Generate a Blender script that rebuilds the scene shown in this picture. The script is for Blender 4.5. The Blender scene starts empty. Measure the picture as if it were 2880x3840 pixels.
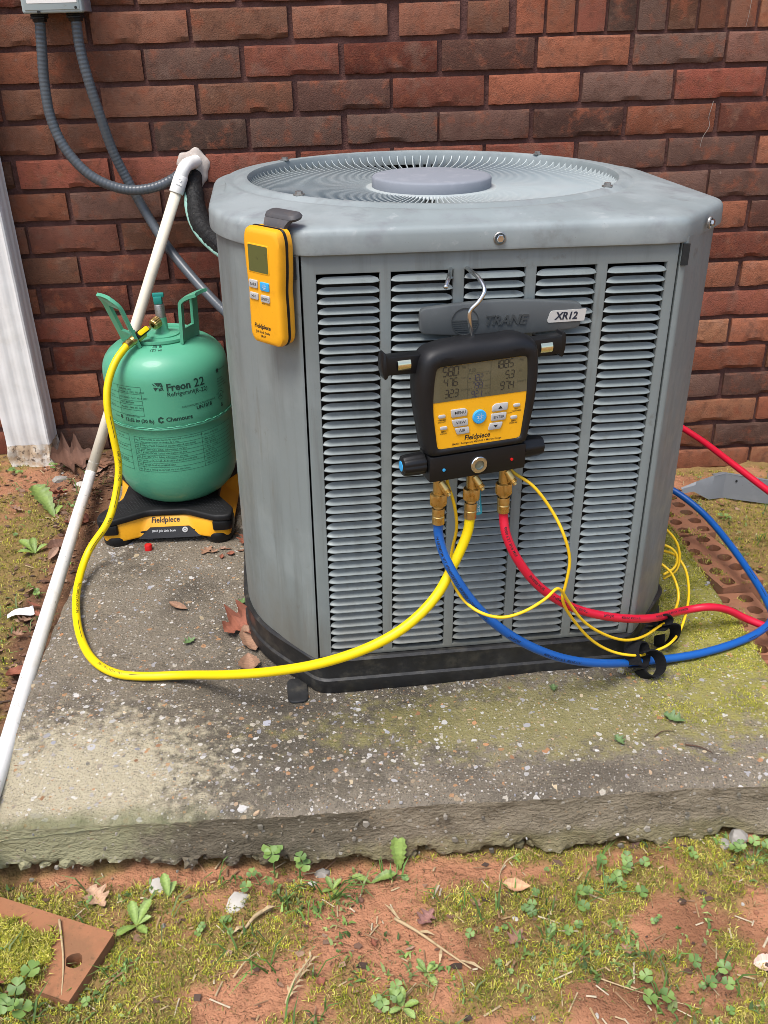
import bpy, bmesh, math, random
import numpy as np
from mathutils import Vector, Matrix, noise, Quaternion

random.seed(7)
scene = bpy.context.scene
COL = scene.collection

# ------------------------------------------------------------------ camera
psi, th, ph = 0.0444107, 0.4850993, -0.0290643
_f = Vector((math.sin(psi)*math.cos(th), math.cos(psi)*math.cos(th), -math.sin(th)))
_r = Vector((math.cos(psi), -math.sin(psi), 0)); _u = _r.cross(_f)
_r2 = _r*math.cos(ph) + _u*math.sin(ph); _u2 = _u*math.cos(ph) - _r*math.sin(ph)
cam_d = bpy.data.cameras.new('camera'); cam = bpy.data.objects.new('camera', cam_d); COL.objects.link(cam)
cam_d.sensor_fit = 'VERTICAL'; cam_d.sensor_height = 36.0; cam_d.lens = 3450/3840*36.0
cam_d.clip_start = 0.02; cam_d.clip_end = 300
CAM = Vector((0.36799, -2.12894, 0.86422))
cam.matrix_world = Matrix(((_r2.x, _u2.x, -_f.x, CAM.x), (_r2.y, _u2.y, -_f.y, CAM.y), (_r2.z, _u2.z, -_f.z, CAM.z), (0, 0, 0, 1)))
scene.camera = cam

# ------------------------------------------------------------------ sky, sun, exposure
SUN_EL, SUN_AZ = math.radians(66), math.radians(218)     # azimuth measured clockwise from +Y
world = bpy.data.worlds.new('World'); scene.world = world; world.use_nodes = True
wn = world.node_tree.nodes; wl = world.node_tree.links
sky = wn.new('ShaderNodeTexSky'); sky.sky_type = 'NISHITA'; sky.sun_disc = False
sky.sun_elevation = SUN_EL; sky.sun_rotation = SUN_AZ
sky.air_density = 1.0; sky.dust_density = 3.0; sky.ozone_density = 0.6
bg = wn['Background']; bg.inputs['Strength'].default_value = 0.145
wl.new(sky.outputs[0], bg.inputs['Color'])
sun_d = bpy.data.lights.new('sun', 'SUN'); sun_d.energy = 2.0; sun_d.angle = math.radians(26); sun_d.color = (1, 0.99, 0.975)
sun = bpy.data.objects.new('sun', sun_d); COL.objects.link(sun); sun.location = (-2, -4, 5)
_sd = Vector((math.sin(SUN_AZ)*math.cos(SUN_EL), math.cos(SUN_AZ)*math.cos(SUN_EL), math.sin(SUN_EL)))
sun.rotation_euler = _sd.to_track_quat('Z', 'Y').to_euler()
vs = scene.view_settings
scene.cycles.filter_width = 0.85
vs.view_transform = 'Standard'; vs.look = 'None'; vs.gamma = 1.0; vs.exposure = 0.82; vs.use_curve_mapping = False

# ------------------------------------------------------------------ helpers
def lin(r, g, b):
    f = lambda c: ((c/255+0.055)/1.055)**2.4 if c > 10 else c/255/12.92
    return (f(r), f(g), f(b), 1.0)

def mat(name, base, rough=0.6, metal=0.0, layers=(), bumps=(), attr=None, objcol=False, coat=0.0, spec=0.5,
        rough_var=None, trans=0.0, ior=1.45, alpha=None):
    """procedural principled material. layers: (scale, detail, lo, hi, color[, stretch]); bumps: (scale, detail, strength, distance)"""
    m = bpy.data.materials.new(name); m.use_nodes = True
    nt = m.node_tree; N = nt.nodes; L = nt.links; bs = N['Principled BSDF']
    bs.inputs['Roughness'].default_value = rough; bs.inputs['Metallic'].default_value = metal
    bs.inputs['Coat Weight'].default_value = coat; bs.inputs['Specular IOR Level'].default_value = spec
    bs.inputs['Transmission Weight'].default_value = trans; bs.inputs['IOR'].default_value = ior
    geo = N.new('ShaderNodeNewGeometry')
    def coords(stretch):
        if stretch is None: return geo.outputs['Position']
        mp = N.new('ShaderNodeMapping'); mp.inputs['Scale'].default_value = stretch
        L.new(geo.outputs['Position'], mp.inputs['Vector']); return mp.outputs[0]
    if objcol:
        oi = N.new('ShaderNodeObjectInfo'); col = oi.outputs['Color']
    elif attr:
        at = N.new('ShaderNodeAttribute'); at.attribute_name = attr; col = at.outputs['Color']
    else:
        rgb = N.new('ShaderNodeRGB'); rgb.outputs[0].default_value = base; col = rgb.outputs[0]
    for ly in layers:
        sc, det, lo, hi, c = ly[:5]; st = ly[5] if len(ly) > 5 else None
        no = N.new('ShaderNodeTexNoise'); no.inputs['Scale'].default_value = sc; no.inputs['Detail'].default_value = det
        no.inputs['Roughness'].default_value = 0.65
        L.new(coords(st), no.inputs['Vector'])
        mr = N.new('ShaderNodeMapRange'); mr.inputs[1].default_value = lo; mr.inputs[2].default_value = hi
        mr.interpolation_type = 'SMOOTHSTEP'
        L.new(no.outputs[0], mr.inputs[0])
        mx = N.new('ShaderNodeMix'); mx.data_type = 'RGBA'
        w = c[3] if len(c) > 3 else 1.0
        if w < 1.0:
            mu = N.new('ShaderNodeMath'); mu.operation = 'MULTIPLY'; mu.inputs[1].default_value = w
            L.new(mr.outputs[0], mu.inputs[0]); L.new(mu.outputs[0], mx.inputs[0])
        else: L.new(mr.outputs[0], mx.inputs[0])
        L.new(col, mx.inputs[6]); mx.inputs[7].default_value = (c[0], c[1], c[2], 1)
        col = mx.outputs[2]
    L.new(col, bs.inputs['Base Color'])
    if rough_var:
        sc, lo, hi = rough_var
        no = N.new('ShaderNodeTexNoise'); no.inputs['Scale'].default_value = sc; no.inputs['Detail'].default_value = 5
        L.new(geo.outputs['Position'], no.inputs['Vector'])
        mr = N.new('ShaderNodeMapRange'); mr.inputs[1].default_value = .3; mr.inputs[2].default_value = .7
        mr.inputs[3].default_value = lo; mr.inputs[4].default_value = hi
        L.new(no.outputs[0], mr.inputs[0]); L.new(mr.outputs[0], bs.inputs['Roughness'])
    prev = None
    for b in bumps:
        sc, det, stg, dist = b[:4]; st = b[4] if len(b) > 4 else None
        no = N.new('ShaderNodeTexNoise'); no.inputs['Scale'].default_value = sc; no.inputs['Detail'].default_value = det
        L.new(coords(st), no.inputs['Vector'])
        bu = N.new('ShaderNodeBump'); bu.inputs['Strength'].default_value = stg; bu.inputs['Distance'].default_value = dist
        L.new(no.outputs[0], bu.inputs['Height'])
        if prev: L.new(prev.outputs[0], bu.inputs['Normal'])
        prev = bu
    if prev: L.new(prev.outputs[0], bs.inputs['Normal'])
    return m

def mesh(name, v, f, smooth=False, cols=None):
    me = bpy.data.meshes.new(name); me.from_pydata([tuple(p) for p in v], [], [tuple(q) for q in f]); me.update()
    if smooth: me.polygons.foreach_set('use_smooth', [True]*len(me.polygons))
    if cols is not None:      # one colour per face
        a = me.color_attributes.new('Col', 'FLOAT_COLOR', 'CORNER')
        buf = np.empty((len(me.loops), 4), np.float32); i = 0
        for p, c in zip(me.polygons, cols):
            n = p.loop_total; buf[i:i+n, :3] = c[:3]; buf[i:i+n, 3] = 1; i += n
        a.data.foreach_set('color', buf.ravel())
    return me

def autosmooth(me, ang=35):
    me.polygons.foreach_set('use_smooth', [True]*len(me.polygons))
    bm = bmesh.new(); bm.from_mesh(me); lim = math.radians(ang)
    for e in bm.edges:
        e.smooth = not (len(e.link_faces) == 2 and e.calc_face_angle(0) > lim) if len(e.link_faces) == 2 else False
    bm.to_mesh(me); bm.free(); return me

def obj(name, me, m=None, parent=None, loc=None, rot=None):
    o = bpy.data.objects.new(name, me); COL.objects.link(o)
    if m and me and not me.materials: me.materials.append(m)
    if parent: o.parent = parent
    if loc is not None: o.location = loc
    if rot is not None: o.rotation_euler = rot
    return o

def tag(o, label, cat, group=None, kind=None):
    o['label'] = label; o['category'] = cat
    if group: o['group'] = group
    if kind: o['kind'] = kind
    return o

def thing(name, label, cat, loc=(0, 0, 0), group=None, matrix=None):
    o = bpy.data.objects.new(name, None); COL.objects.link(o); o.empty_display_size = .05
    if matrix is not None: o.matrix_world = matrix
    else: o.location = loc
    return tag(o, label, cat, group)

class MB:
    """collects vertices and faces; off = subtracted from world coordinates"""
    def __init__(s, off=(0, 0, 0)): s.v = []; s.f = []; s.c = []; s.o = Vector(off)
    def add(s, v, f, c=None):
        n = len(s.v); s.v += [Vector(p)-s.o for p in v]; s.f += [tuple(i+n for i in q) for q in f]
        if c is not None: s.c += [c]*len(f)
        return s
    def box(s, x0, x1, y0, y1, z0, z1):
        return s.add([(x0,y0,z0),(x1,y0,z0),(x1,y1,z0),(x0,y1,z0),(x0,y0,z1),(x1,y0,z1),(x1,y1,z1),(x0,y1,z1)],
                     [(0,3,2,1),(4,5,6,7),(0,1,5,4),(1,2,6,5),(2,3,7,6),(3,0,4,7)])
    def me(s, name='m', smooth=False, bevel=0, seg=2, ang=35, auto=False):
        me = mesh(name, s.v, s.f, smooth, s.c if s.c else None)
        if bevel:
            bm = bmesh.new(); bm.from_mesh(me)
            bmesh.ops.remove_doubles(bm, verts=bm.verts, dist=1e-6)
            ed = [e for e in bm.edges if len(e.link_faces) == 2 and e.calc_face_angle(0) > math.radians(ang)]
            bmesh.ops.bevel(bm, geom=ed, offset=bevel, segments=seg, profile=.5, affect='EDGES', clamp_overlap=True)
            bmesh.ops.recalc_face_normals(bm, faces=bm.faces)
            bm.to_mesh(me); bm.free(); autosmooth(me, 40)
        elif auto: autosmooth(me, ang)
        return me

def catmull(P, n=8, closed=False):
    P = [Vector(p) for p in P]; out = []
    m = len(P); rng = m if closed else m-1
    for i in range(rng):
        a = P[(i-1) % m] if closed or i > 0 else P[0]*2-P[1]
        b = P[i]; c = P[(i+1) % m]
        d = P[(i+2) % m] if closed or i+2 < m else P[-1]*2-P[-2]
        # centripetal
        t0 = 0; t1 = t0+max((b-a).length, 1e-6)**.5; t2 = t1+max((c-b).length, 1e-6)**.5; t3 = t2+max((d-c).length, 1e-6)**.5
        for k in range(n):
            t = t1+(t2-t1)*k/n
            A1 = a*((t1-t)/(t1-t0))+b*((t-t0)/(t1-t0)); A2 = b*((t2-t)/(t2-t1))+c*((t-t1)/(t2-t1)); A3 = c*((t3-t)/(t3-t2))+d*((t-t2)/(t3-t2))
            B1 = A1*((t2-t)/(t2-t0))+A2*((t-t0)/(t2-t0)); B2 = A2*((t3-t)/(t3-t1))+A3*((t-t1)/(t3-t1))
            out.append(B1*((t2-t)/(t2-t1))+B2*((t-t1)/(t2-t1)))
    if not closed: out.append(P[-1])
    return out

def smooth_path(P, it=3):
    for _ in range(it):
        P = [P[0]]+[(P[i-1]+P[i]*2+P[i+1])/4 for i in range(1, len(P)-1)]+[P[-1]]
    return P

def frames(P, up=Vector((0, 0, 1))):
    T = []
    for i in range(len(P)):
        a = P[max(i-1, 0)]; b = P[min(i+1, len(P)-1)]; T.append((b-a).normalized())
    n = up-T[0]*up.dot(T[0])
    if n.length < .1: n = Vector((1, 0, 0))-T[0]*T[0].x
    n.normalize(); Ns = []
    for t in T:
        n = n-t*n.dot(t); n.normalize(); Ns.append(n.copy())
    return T, Ns

def tube(mb, P, r, seg=12, cap=True):
    """r: float or list/func(i)"""
    T, Ns = frames(P); v = []; f = []
    for i, p in enumerate(P):
        rr = r(i) if callable(r) else (r[i] if isinstance(r, (list, tuple)) else r)
        b = T[i].cross(Ns[i])
        for k in range(seg):
            a = 2*math.pi*k/seg; v.append(p+(Ns[i]*math.cos(a)+b*math.sin(a))*rr)
    for i in range(len(P)-1):
        for k in range(seg):
            f.append((i*seg+k, i*seg+(k+1) % seg, (i+1)*seg+(k+1) % seg, (i+1)*seg+k))
    if cap:
        f.append(tuple(range(seg-1, -1, -1))); f.append(tuple((len(P)-1)*seg+k for k in range(seg)))
    return mb.add(v, f)

def lathe(mb, prof, seg=32, origin=(0, 0, 0), axis=(0, 0, 1), twist_r=None):
    """prof: list of (radius, height)"""
    o = Vector(origin); ax = Vector(axis).normalized()
    q = Vector((0, 0, 1)).rotation_difference(ax); v = []; f = []; rings = []
    for (r, h) in prof:
        if r < 1e-7: v.append(o+q@Vector((0, 0, h))); rings.append([len(v)-1]*seg)
        else:
            ring = []
            for k in range(seg):
                a = 2*math.pi*k/seg; rr = r*(twist_r(k) if twist_r else 1)
                v.append(o+q@Vector((rr*math.cos(a), rr*math.sin(a), h))); ring.append(len(v)-1)
            rings.append(ring)
    for i in range(len(rings)-1):
        A, B = rings[i], rings[i+1]
        for k in range(seg):
            k2 = (k+1) % seg; q4 = [A[k], A[k2], B[k2], B[k]]; s = []
            for x in q4:
                if x not in s: s.append(x)
            if len(s) > 2: f.append(tuple(s))
    return mb.add(v, f)

def prism(mb, poly, z0, z1, axes='xyz', inset=0):
    """polygon (x,y) extruded z0..z1 (counter-clockwise outline)"""
    n = len(poly); v = [(x, y, z0) for x, y in poly]+[(x, y, z1) for x, y in poly]
    f = [tuple(range(n-1, -1, -1)), tuple(range(n, 2*n))]+[(i, (i+1) % n, n+(i+1) % n, n+i) for i in range(n)]
    if axes == 'xz':           # drawn in x,z and extruded along -y from z0 to z1
        v = [(x, -z, y) for x, y, z in v]
    return mb.add(v, f)

def rrect(x0, x1, y0, y1, r, n=5):
    P = []
    for cx, cy, a0 in ((x1-r, y0+r, -90), (x1-r, y1-r, 0), (x0+r, y1-r, 90), (x0+r, y0+r, 180)):
        for k in range(n+1):
            a = math.radians(a0+90*k/n); P.append((cx+r*math.cos(a), cy+r*math.sin(a)))
    return P

def round_poly(poly, r, n=4):
    """fillet every corner of a polygon; r float or list"""
    out = []; m = len(poly)
    for i in range(m):
        a, b, c = Vector(poly[i-1]), Vector(poly[i]), Vector(poly[(i+1) % m])
        rr = r[i] if isinstance(r, (list, tuple)) else r
        d1 = (a-b); d2 = (c-b); rr = min(rr, d1.length*.48, d2.length*.48)
        p = b+d1.normalized()*rr; q = b+d2.normalized()*rr
        for k in range(n+1):
            t = k/n; out.append(tuple(p*(1-t)**2+b*2*t*(1-t)+q*t*t))
    return out

_tcache = {}
def text(body, size, bold=0.0, shear=0.0, align='LEFT', space=1.0, sx=1.0, res=2):
    """flat lettering: returns verts (x,y) and faces"""
    key = (body, size, bold, shear, align, space, sx)
    if key in _tcache: return _tcache[key]
    cu = bpy.data.curves.new('lettering', 'FONT'); cu.body = body; cu.size = size; cu.offset = bold*size
    cu.shear = shear; cu.align_x = align; cu.space_character = space; cu.resolution_u = res
    ob = bpy.data.objects.new('lettering', cu); me = bpy.data.meshes.new_from_object(ob)
    v = [(p.co.x*sx, p.co.y) for p in me.vertices]; f = [tuple(p.vertices) for p in me.polygons]
    bpy.data.objects.remove(ob); bpy.data.curves.remove(cu); bpy.data.meshes.remove(me)
    _tcache[key] = (v, f); return v, f

def put_text(mb, body, size, x, y, z, rot=0.0, c=None, **kw):
    v, f = text(body, size, **kw); ca, sa = math.cos(rot), math.sin(rot)
    return mb.add([(x+a*ca-b*sa, y+a*sa+b*ca, z) for a, b in v], f, c)

def nz(x, y, z=0.0, s=1.0): return noise.noise(Vector((x*s, y*s, z*s)))
def fbm(x, y, z=0.0, s=1.0, o=4): return noise.fractal(Vector((x*s, y*s, z*s)), 1.0, 2.0, o)
def smooth01(a, b, x):
    t = min(max((x-a)/(b-a), 0), 1); return t*t*(3-2*t)

# ------------------------------------------------------------------ materials
M = {}
M['brick'] = mat('brick', None, .95, objcol=True, spec=.12,
    layers=[(11, 4, .56, .72, (.20, .125, .095, .45)), (45, 6, .47, .72, (.085, .042, .030, .65)), (24, 5, .49, .70, (.235, .076, .041, .75)), (15, 4, .50, .70, (.150, .088, .064, .6)), (34, 5, .56, .74, (.235, .125, .080, .5)),
            (900, 2, .72, .77, (.32, .25, .19, .4)), (190, 5, .60, .76, (.20, .13, .095, .45)), (330, 5, .58, .72, (.03, .018, .015, .6)), (60, 7, .66, .74, (.34, .25, .20, .45))],
    bumps=[(420, 6, .8, .0018), (90, 5, .4, .0025), (1300, 3, .5, .0008)])
M['brick_far'] = mat('brick_far', None, .9, attr='Col', spec=.25, layers=[(55, 4, .5, .72, (.035, .02, .017, .7))], bumps=[(90, 4, .4, .003)])
M['mortar'] = mat('mortar', (.115, .057, .048, 1), .95, spec=.15, layers=[(60, 5, .45, .7, (.075, .036, .031, .7)), (300, 3, .6, .72, (.13, .075, .062, .5))],
    bumps=[(350, 6, .7, .003), (60, 4, .5, .005)])
M['grey_paint'] = mat('grey_paint', (.182, .209, .206, 1), .42, rough_var=(30, .36, .58), spec=.45,
    layers=[(9, 5, .48, .72, (.232, .262, .258, .65)), (16, 6, .48, .72, (.120, .135, .130, .8), (1, 1, .12)), (70, 5, .54, .68, (.145, .16, .155, .55), (1, 1, .04)), (60, 4, .58, .75, (.13, .125, .105, .5), (1, 1, .10)), (110, 5, .62, .74, (.24, .262, .25, .4), (1, 1, .06)), (25, 6, .62, .72, (.10, .095, .08, .45)),
            (500, 2, .72, .76, (.08, .08, .075, .5))], bumps=[(7, 3, .22, .008), (26, 2, .10, .003), (700, 2, .06, .0004)])
M['grey_cap'] = mat('grey_cap', (.205, .236, .236, 1), .48, rough_var=(18, .40, .62), spec=.5,
    layers=[(7, 5, .42, .68, (.275, .308, .308, .8)), (22, 5, .5, .72, (.165, .172, .182, .6)), (420, 2, .72, .76, (.09, .09, .08, .5)), (40, 6, .60, .72, (.34, .36, .355, .5)), (16, 6, .60, .74, (.13, .13, .125, .5))], bumps=[(6, 3, .25, .008), (800, 2, .05, .0003)])
def grime(m, z_hi, z_lo, col, w, scale=28):
    """splashed soil dust drying on the lower part of the cabinet"""
    nt = m.node_tree; N = nt.nodes; L = nt.links; bs = N['Principled BSDF']; src = bs.inputs['Base Color'].links[0].from_socket
    geo = N.new('ShaderNodeNewGeometry'); sx = N.new('ShaderNodeSeparateXYZ'); L.new(geo.outputs['Position'], sx.inputs[0])
    no = N.new('ShaderNodeTexNoise'); no.inputs['Scale'].default_value = scale; no.inputs['Detail'].default_value = 8; no.inputs['Roughness'].default_value = .7
    mp = N.new('ShaderNodeMapping'); mp.inputs['Scale'].default_value = (1, 1, .35); L.new(geo.outputs['Position'], mp.inputs[0]); L.new(mp.outputs[0], no.inputs['Vector'])
    ma = N.new('ShaderNodeMath'); ma.operation = 'MULTIPLY_ADD'; ma.inputs[1].default_value = .28; L.new(no.outputs[0], ma.inputs[0]); L.new(sx.outputs[2], ma.inputs[2])
    mr = N.new('ShaderNodeMapRange'); mr.inputs[1].default_value = z_hi; mr.inputs[2].default_value = z_lo; mr.interpolation_type = 'SMOOTHSTEP'; L.new(ma.outputs[0], mr.inputs[0])
    mu = N.new('ShaderNodeMath'); mu.operation = 'MULTIPLY'; mu.inputs[1].default_value = w; L.new(mr.outputs[0], mu.inputs[0])
    mx = N.new('ShaderNodeMix'); mx.data_type = 'RGBA'; L.new(mu.outputs[0], mx.inputs[0]); L.new(src, mx.inputs[6]); mx.inputs[7].default_value = col; L.new(mx.outputs[2], bs.inputs['Base Color'])
grime(M['grey_paint'], .36, .15, (.13, .115, .085, 1), .6)
M['hub_plastic'] = mat('hub_plastic', (.20, .215, .24, 1), .75, layers=[(30, 4, .5, .7, (.26, .27, .295, .7))], bumps=[(300, 3, .1, .0005)])
M['fin_metal'] = mat('fin_metal', (.36, .40, .395, 1), .45, layers=[(12, 3, .45, .7, (.37, .39, .38, .6))])
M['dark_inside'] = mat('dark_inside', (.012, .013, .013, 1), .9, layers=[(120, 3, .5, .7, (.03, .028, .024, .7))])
M['black_base'] = mat('black_base', (.016, .016, .016, 1), .5, rough_var=(40, .35, .75), layers=[(35, 6, .5, .72, (.075, .068, .052, .6)), (12, 4, .55, .75, (.05, .048, .042, .6))], bumps=[(200, 4, .15, .001)])
M['badge'] = mat('badge', (.075, .083, .085, 1), .5, layers=[(40, 4, .5, .75, (.11, .118, .118, .6))])
M['badge_dark'] = mat('badge_dark', (.045, .05, .051, 1), .45)
M['plate_silver'] = mat('plate_silver', (.52, .52, .50, 1), .4, metal=.25)
M['ink_black'] = mat('ink_black', (.012, .012, .013, 1), .6)
M['ink_navy'] = mat('ink_navy', (.012, .016, .03, 1), .55)
M['ink_green'] = mat('ink_green', (.012, .045, .032, 1), .5)
M['ink_white'] = mat('ink_white', (.55, .55, .55, 1), .6)
M['steel'] = mat('steel', (.62, .62, .60, 1), .22, metal=1.0, layers=[(200, 3, .5, .75, (.4, .4, .39, .6))])
M['dull_steel'] = mat('dull_steel', (.36, .35, .33, 1), .45, metal=.9, layers=[(150, 4, .5, .7, (.16, .13, .10, .7))])
M['brass'] = mat('brass', (.62, .43, .16, 1), .3, metal=1.0, rough_var=(200, .22, .5), layers=[(150, 4, .52, .72, (.46, .31, .11, .5))])
M['gold_foil'] = mat('gold_foil', (.78, .74, .50, 1), .22, metal=1.0)
M['black_rubber'] = mat('black_rubber', (.007, .007, .0078, 1), .48, rough_var=(25, .38, .6), spec=.4, layers=[(300, 2, .7, .76, (.05, .05, .05, .5))], bumps=[(1500, 2, .12, .0003)])
M['black_plastic'] = mat('black_plastic', (.007, .007, .0075, 1), .38, spec=.38, bumps=[(2000, 2, .1, .0002)], layers=[(60, 5, .60, .78, (.022, .021, .019, .4))])
M['grip_plastic'] = mat('grip_plastic', (.009, .009, .0095, 1), .6, spec=.35, layers=[(25, 4, .55, .75, (.03, .03, .032, .5))])
M['yellow_plastic'] = mat('yellow_plastic', (.78, .36, .012, 1), .4, layers=[(35, 5, .55, .75, (.60, .27, .012, .45)), (400, 2, .7, .76, (.35, .17, .02, .4))], spec=.45)
M['face_yellow'] = mat('face_yellow', (.82, .40, .012, 1), .33, layers=[(60, 4, .6, .75, (.66, .30, .012, .5))])
M['lcd'] = mat('lcd', (.088, .083, .047, 1), .18, coat=.6, layers=[(18, 2, .42, .68, (.115, .107, .066, .8))])
M['lcd_green'] = mat('lcd_green', (.085, .098, .032, 1), .2, coat=.4, layers=[(45, 4, .5, .68, (.045, .055, .02, .8)), (120, 4, .6, .72, (.03, .04, .015, .7))])
M['lcd_ink'] = mat('lcd_ink', (.020, .019, .017, 1), .4)
M['lcd_ink_blue'] = mat('lcd_ink_blue', (.030, .030, .062, 1), .4)
M['lcd_faint'] = mat('lcd_faint', (.065, .061, .040, 1), .4)
M['button_grey'] = mat('button_grey', (.42, .42, .41, 1), .5)
M['button_blue'] = mat('button_blue', (.035, .34, .68, 1), .4)
M['green_steel'] = mat('green_steel', (.080, .325, .198, 1), .4, spec=.45, rough_var=(22, .34, .5), coat=.15,
    layers=[(9, 4, .5, .75, (.096, .355, .222, .6)), (40, 5, .62, .76, (.085, .33, .215, .45)), (350, 2, .73, .77, (.05, .16, .11, .6))], bumps=[(9, 2, .10, .004)])
M['green_cap'] = mat('green_cap', (.012, .20, .17, 1), .45)
M['hose_yellow'] = mat('hose_yellow', (.76, .56, .0, 1), .45, layers=[(30, 4, .58, .78, (.66, .47, .01, .45)), (180, 4, .66, .76, (.42, .31, .03, .45))], bumps=[(900, 2, .1, .0004)])
M['hose_blue'] = mat('hose_blue', (.006, .085, .33, 1), .36, layers=[(30, 4, .55, .75, (.008, .115, .40, .6)), (200, 4, .66, .76, (.10, .15, .28, .35))], bumps=[(900, 2, .1, .0004)])
M['hose_red'] = mat('hose_red', (.56, .008, .032, 1), .38, layers=[(30, 4, .55, .75, (.63, .022, .055, .6)), (200, 4, .66, .76, (.32, .03, .05, .4))], bumps=[(900, 2, .1, .0004)])
M['cable_yellow'] = mat('cable_yellow', (.80, .50, .012, 1), .4)
M['velcro'] = mat('velcro', (.010, .010, .011, 1), .95, bumps=[(1600, 4, .8, .0015)], spec=.2)
M['teal_tag'] = mat('teal_tag', (.010, .19, .24, 1), .5)
M['red_plastic'] = mat('red_plastic', (.58, .008, .010, 1), .35)
M['pvc'] = mat('pvc', (.74, .67, .53, 1), .42, layers=[(14, 5, .5, .72, (.60, .54, .42, .5)), (60, 6, .62, .74, (.32, .27, .19, .45))])
M['pvc_ground'] = mat('pvc_ground', (.70, .69, .66, 1), .5, layers=[(22, 6, .52, .74, (.52, .48, .40, .6)), (75, 6, .60, .70, (.20, .16, .10, .75))], bumps=[(300, 4, .2, .0006)])
M['pvc_fitting'] = mat('pvc_fitting', (.76, .74, .69, 1), .36, layers=[(25, 4, .58, .75, (.62, .57, .48, .5))])
M['conduit'] = mat('conduit', (.070, .080, .090, 1), .34, layers=[(25, 4, .5, .72, (.098, .108, .118, .6)), (120, 5, .62, .75, (.17, .165, .15, .35))])
M['box_grey'] = mat('box_grey', (.34, .40, .40, 1), .5, layers=[(20, 5, .5, .75, (.42, .47, .46, .6)), (90, 5, .64, .75, (.22, .22, .19, .5))])
M['galv'] = mat('galv', (.42, .44, .50, 1), .4, metal=.6, layers=[(60, 4, .5, .65, (.62, .62, .66, .7))])
M['paper_label'] = mat('paper_label', (.72, .70, .66, 1), .7, layers=[(50, 5, .55, .75, (.55, .52, .46, .5))])
M['foam_white'] = mat('foam_white', (.46, .40, .35, 1), .75, layers=[(25, 4, .5, .7, (.42, .33, .27, .7)), (70, 4, .55, .7, (.66, .63, .57, .7))], bumps=[(40, 4, .5, .004)])
M['tape_black'] = mat('tape_black', (.009, .009, .009, 1), .6, spec=.3, layers=[(70, 5, .66, .72, (.22, .20, .16, .7)), (300, 4, .62, .72, (.035, .032, .03, .6))], bumps=[(110, 5, .9, .004)])
M['copper_patina'] = mat('copper_patina', (.20, .36, .30, 1), .7, layers=[(90, 5, .5, .66, (.11, .14, .11, .8)), (60, 4, .58, .7, (.33, .46, .38, .7))], bumps=[(250, 4, .4, .001)])
M['downspout_white'] = mat('downspout_white', (.68, .67, .645, 1), .5, layers=[(12, 5, .55, .75, (.58, .56, .51, .6)), (45, 6, .66, .74, (.24, .20, .15, .6))], bumps=[(35, 3, .25, .004)])
M['rust_stain'] = mat('rust_stain', (.66, .62, .54, 1), .7, layers=[(30, 5, .42, .6, (.44, .29, .15, .75)), (95, 5, .55, .64, (.09, .065, .045, .85))], bumps=[(80, 5, .5, .002)])
M['bracket_grey'] = mat('bracket_grey', (.17, .18, .19, 1), .5, layers=[(20, 5, .5, .72, (.22, .23, .235, .6)), (140, 5, .63, .73, (.10, .085, .07, .6))])
M['clay_brick'] = mat('clay_brick', (.30, .135, .075, 1), .92, spec=.2, layers=[(35, 5, .48, .7, (.20, .085, .05, .75)), (90, 5, .58, .72, (.10, .06, .035, .7)), (14, 4, .56, .72, (.24, .16, .09, .6))],
    bumps=[(300, 5, .5, .0015), (60, 4, .4, .003)])
M['orange_brick'] = mat('orange_brick', (.30, .135, .068, 1), .92, spec=.2, layers=[(18, 6, .48, .68, (.20, .105, .055, .7)), (70, 6, .58, .70, (.11, .075, .04, .7)), (120, 5, .62, .72, (.20, .19, .05, .6)), (45, 4, .5, .75, (.30, .13, .065, .7)), (200, 4, .62, .70, (.18, .085, .045, .7))], bumps=[(300, 5, .4, .001), (45, 3, .3, .004)])
M['leaf'] = mat('leaf', None, .75, attr='Col', layers=[(160, 4, .5, .75, (.05, .025, .015, .35))], bumps=[(220, 3, .3, .001)], spec=.3)
M['plant'] = mat('plant', None, .5, attr='Col', layers=[(120, 3, .55, .75, (.20, .30, .075, .4))], spec=.4)
M['moss'] = mat('moss', None, .85, attr='Col', spec=.15)
M['straw'] = mat('straw', (.42, .31, .17, 1), .85, layers=[(150, 4, .5, .7, (.26, .18, .09, .7))])
M['stone_white'] = mat('stone_white', (.44, .41, .36, 1), .6, layers=[(70, 4, .5, .7, (.40, .34, .27, .7))], bumps=[(150, 4, .5, .002)])
M['stone_grey'] = mat('stone_grey', (.26, .24, .21, 1), .8, layers=[(80, 4, .5, .7, (.40, .38, .34, .7))], bumps=[(150, 4, .6, .002)])
M['paper'] = mat('paper', (.74, .75, .76, 1), .6)
M['chips'] = mat('chips', None, .55, attr='Col', layers=[(300, 3, .55, .75, (.18, .15, .11, .3))], spec=.4)
M['sprig_dirt'] = mat('sprig_dirt', (.09, .05, .03, 1), .95)
M['web_grey'] = mat('web_grey', (.26, .23, .20, 1), .9)
M['glass'] = mat('glass', (.16, .18, .14, 1), .08, metal=.3, coat=1.0)

# ground: clay soil, darker litter soil, moss film
def ground_material():
    m = mat('soil', None, .95, attr='Col', spec=.12,
        layers=[(40, 6, .48, .72, (.19, .090, .048, .5)), (140, 5, .56, .72, (.40, .21, .12, .5)), (420, 4, .62, .72, (.09, .048, .028, .5)), (700, 2, .70, .75, (.40, .30, .20, .5))],
        bumps=[(80, 6, .8, .010), (350, 5, .8, .004)])
    return m
M['soil'] = ground_material()

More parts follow.
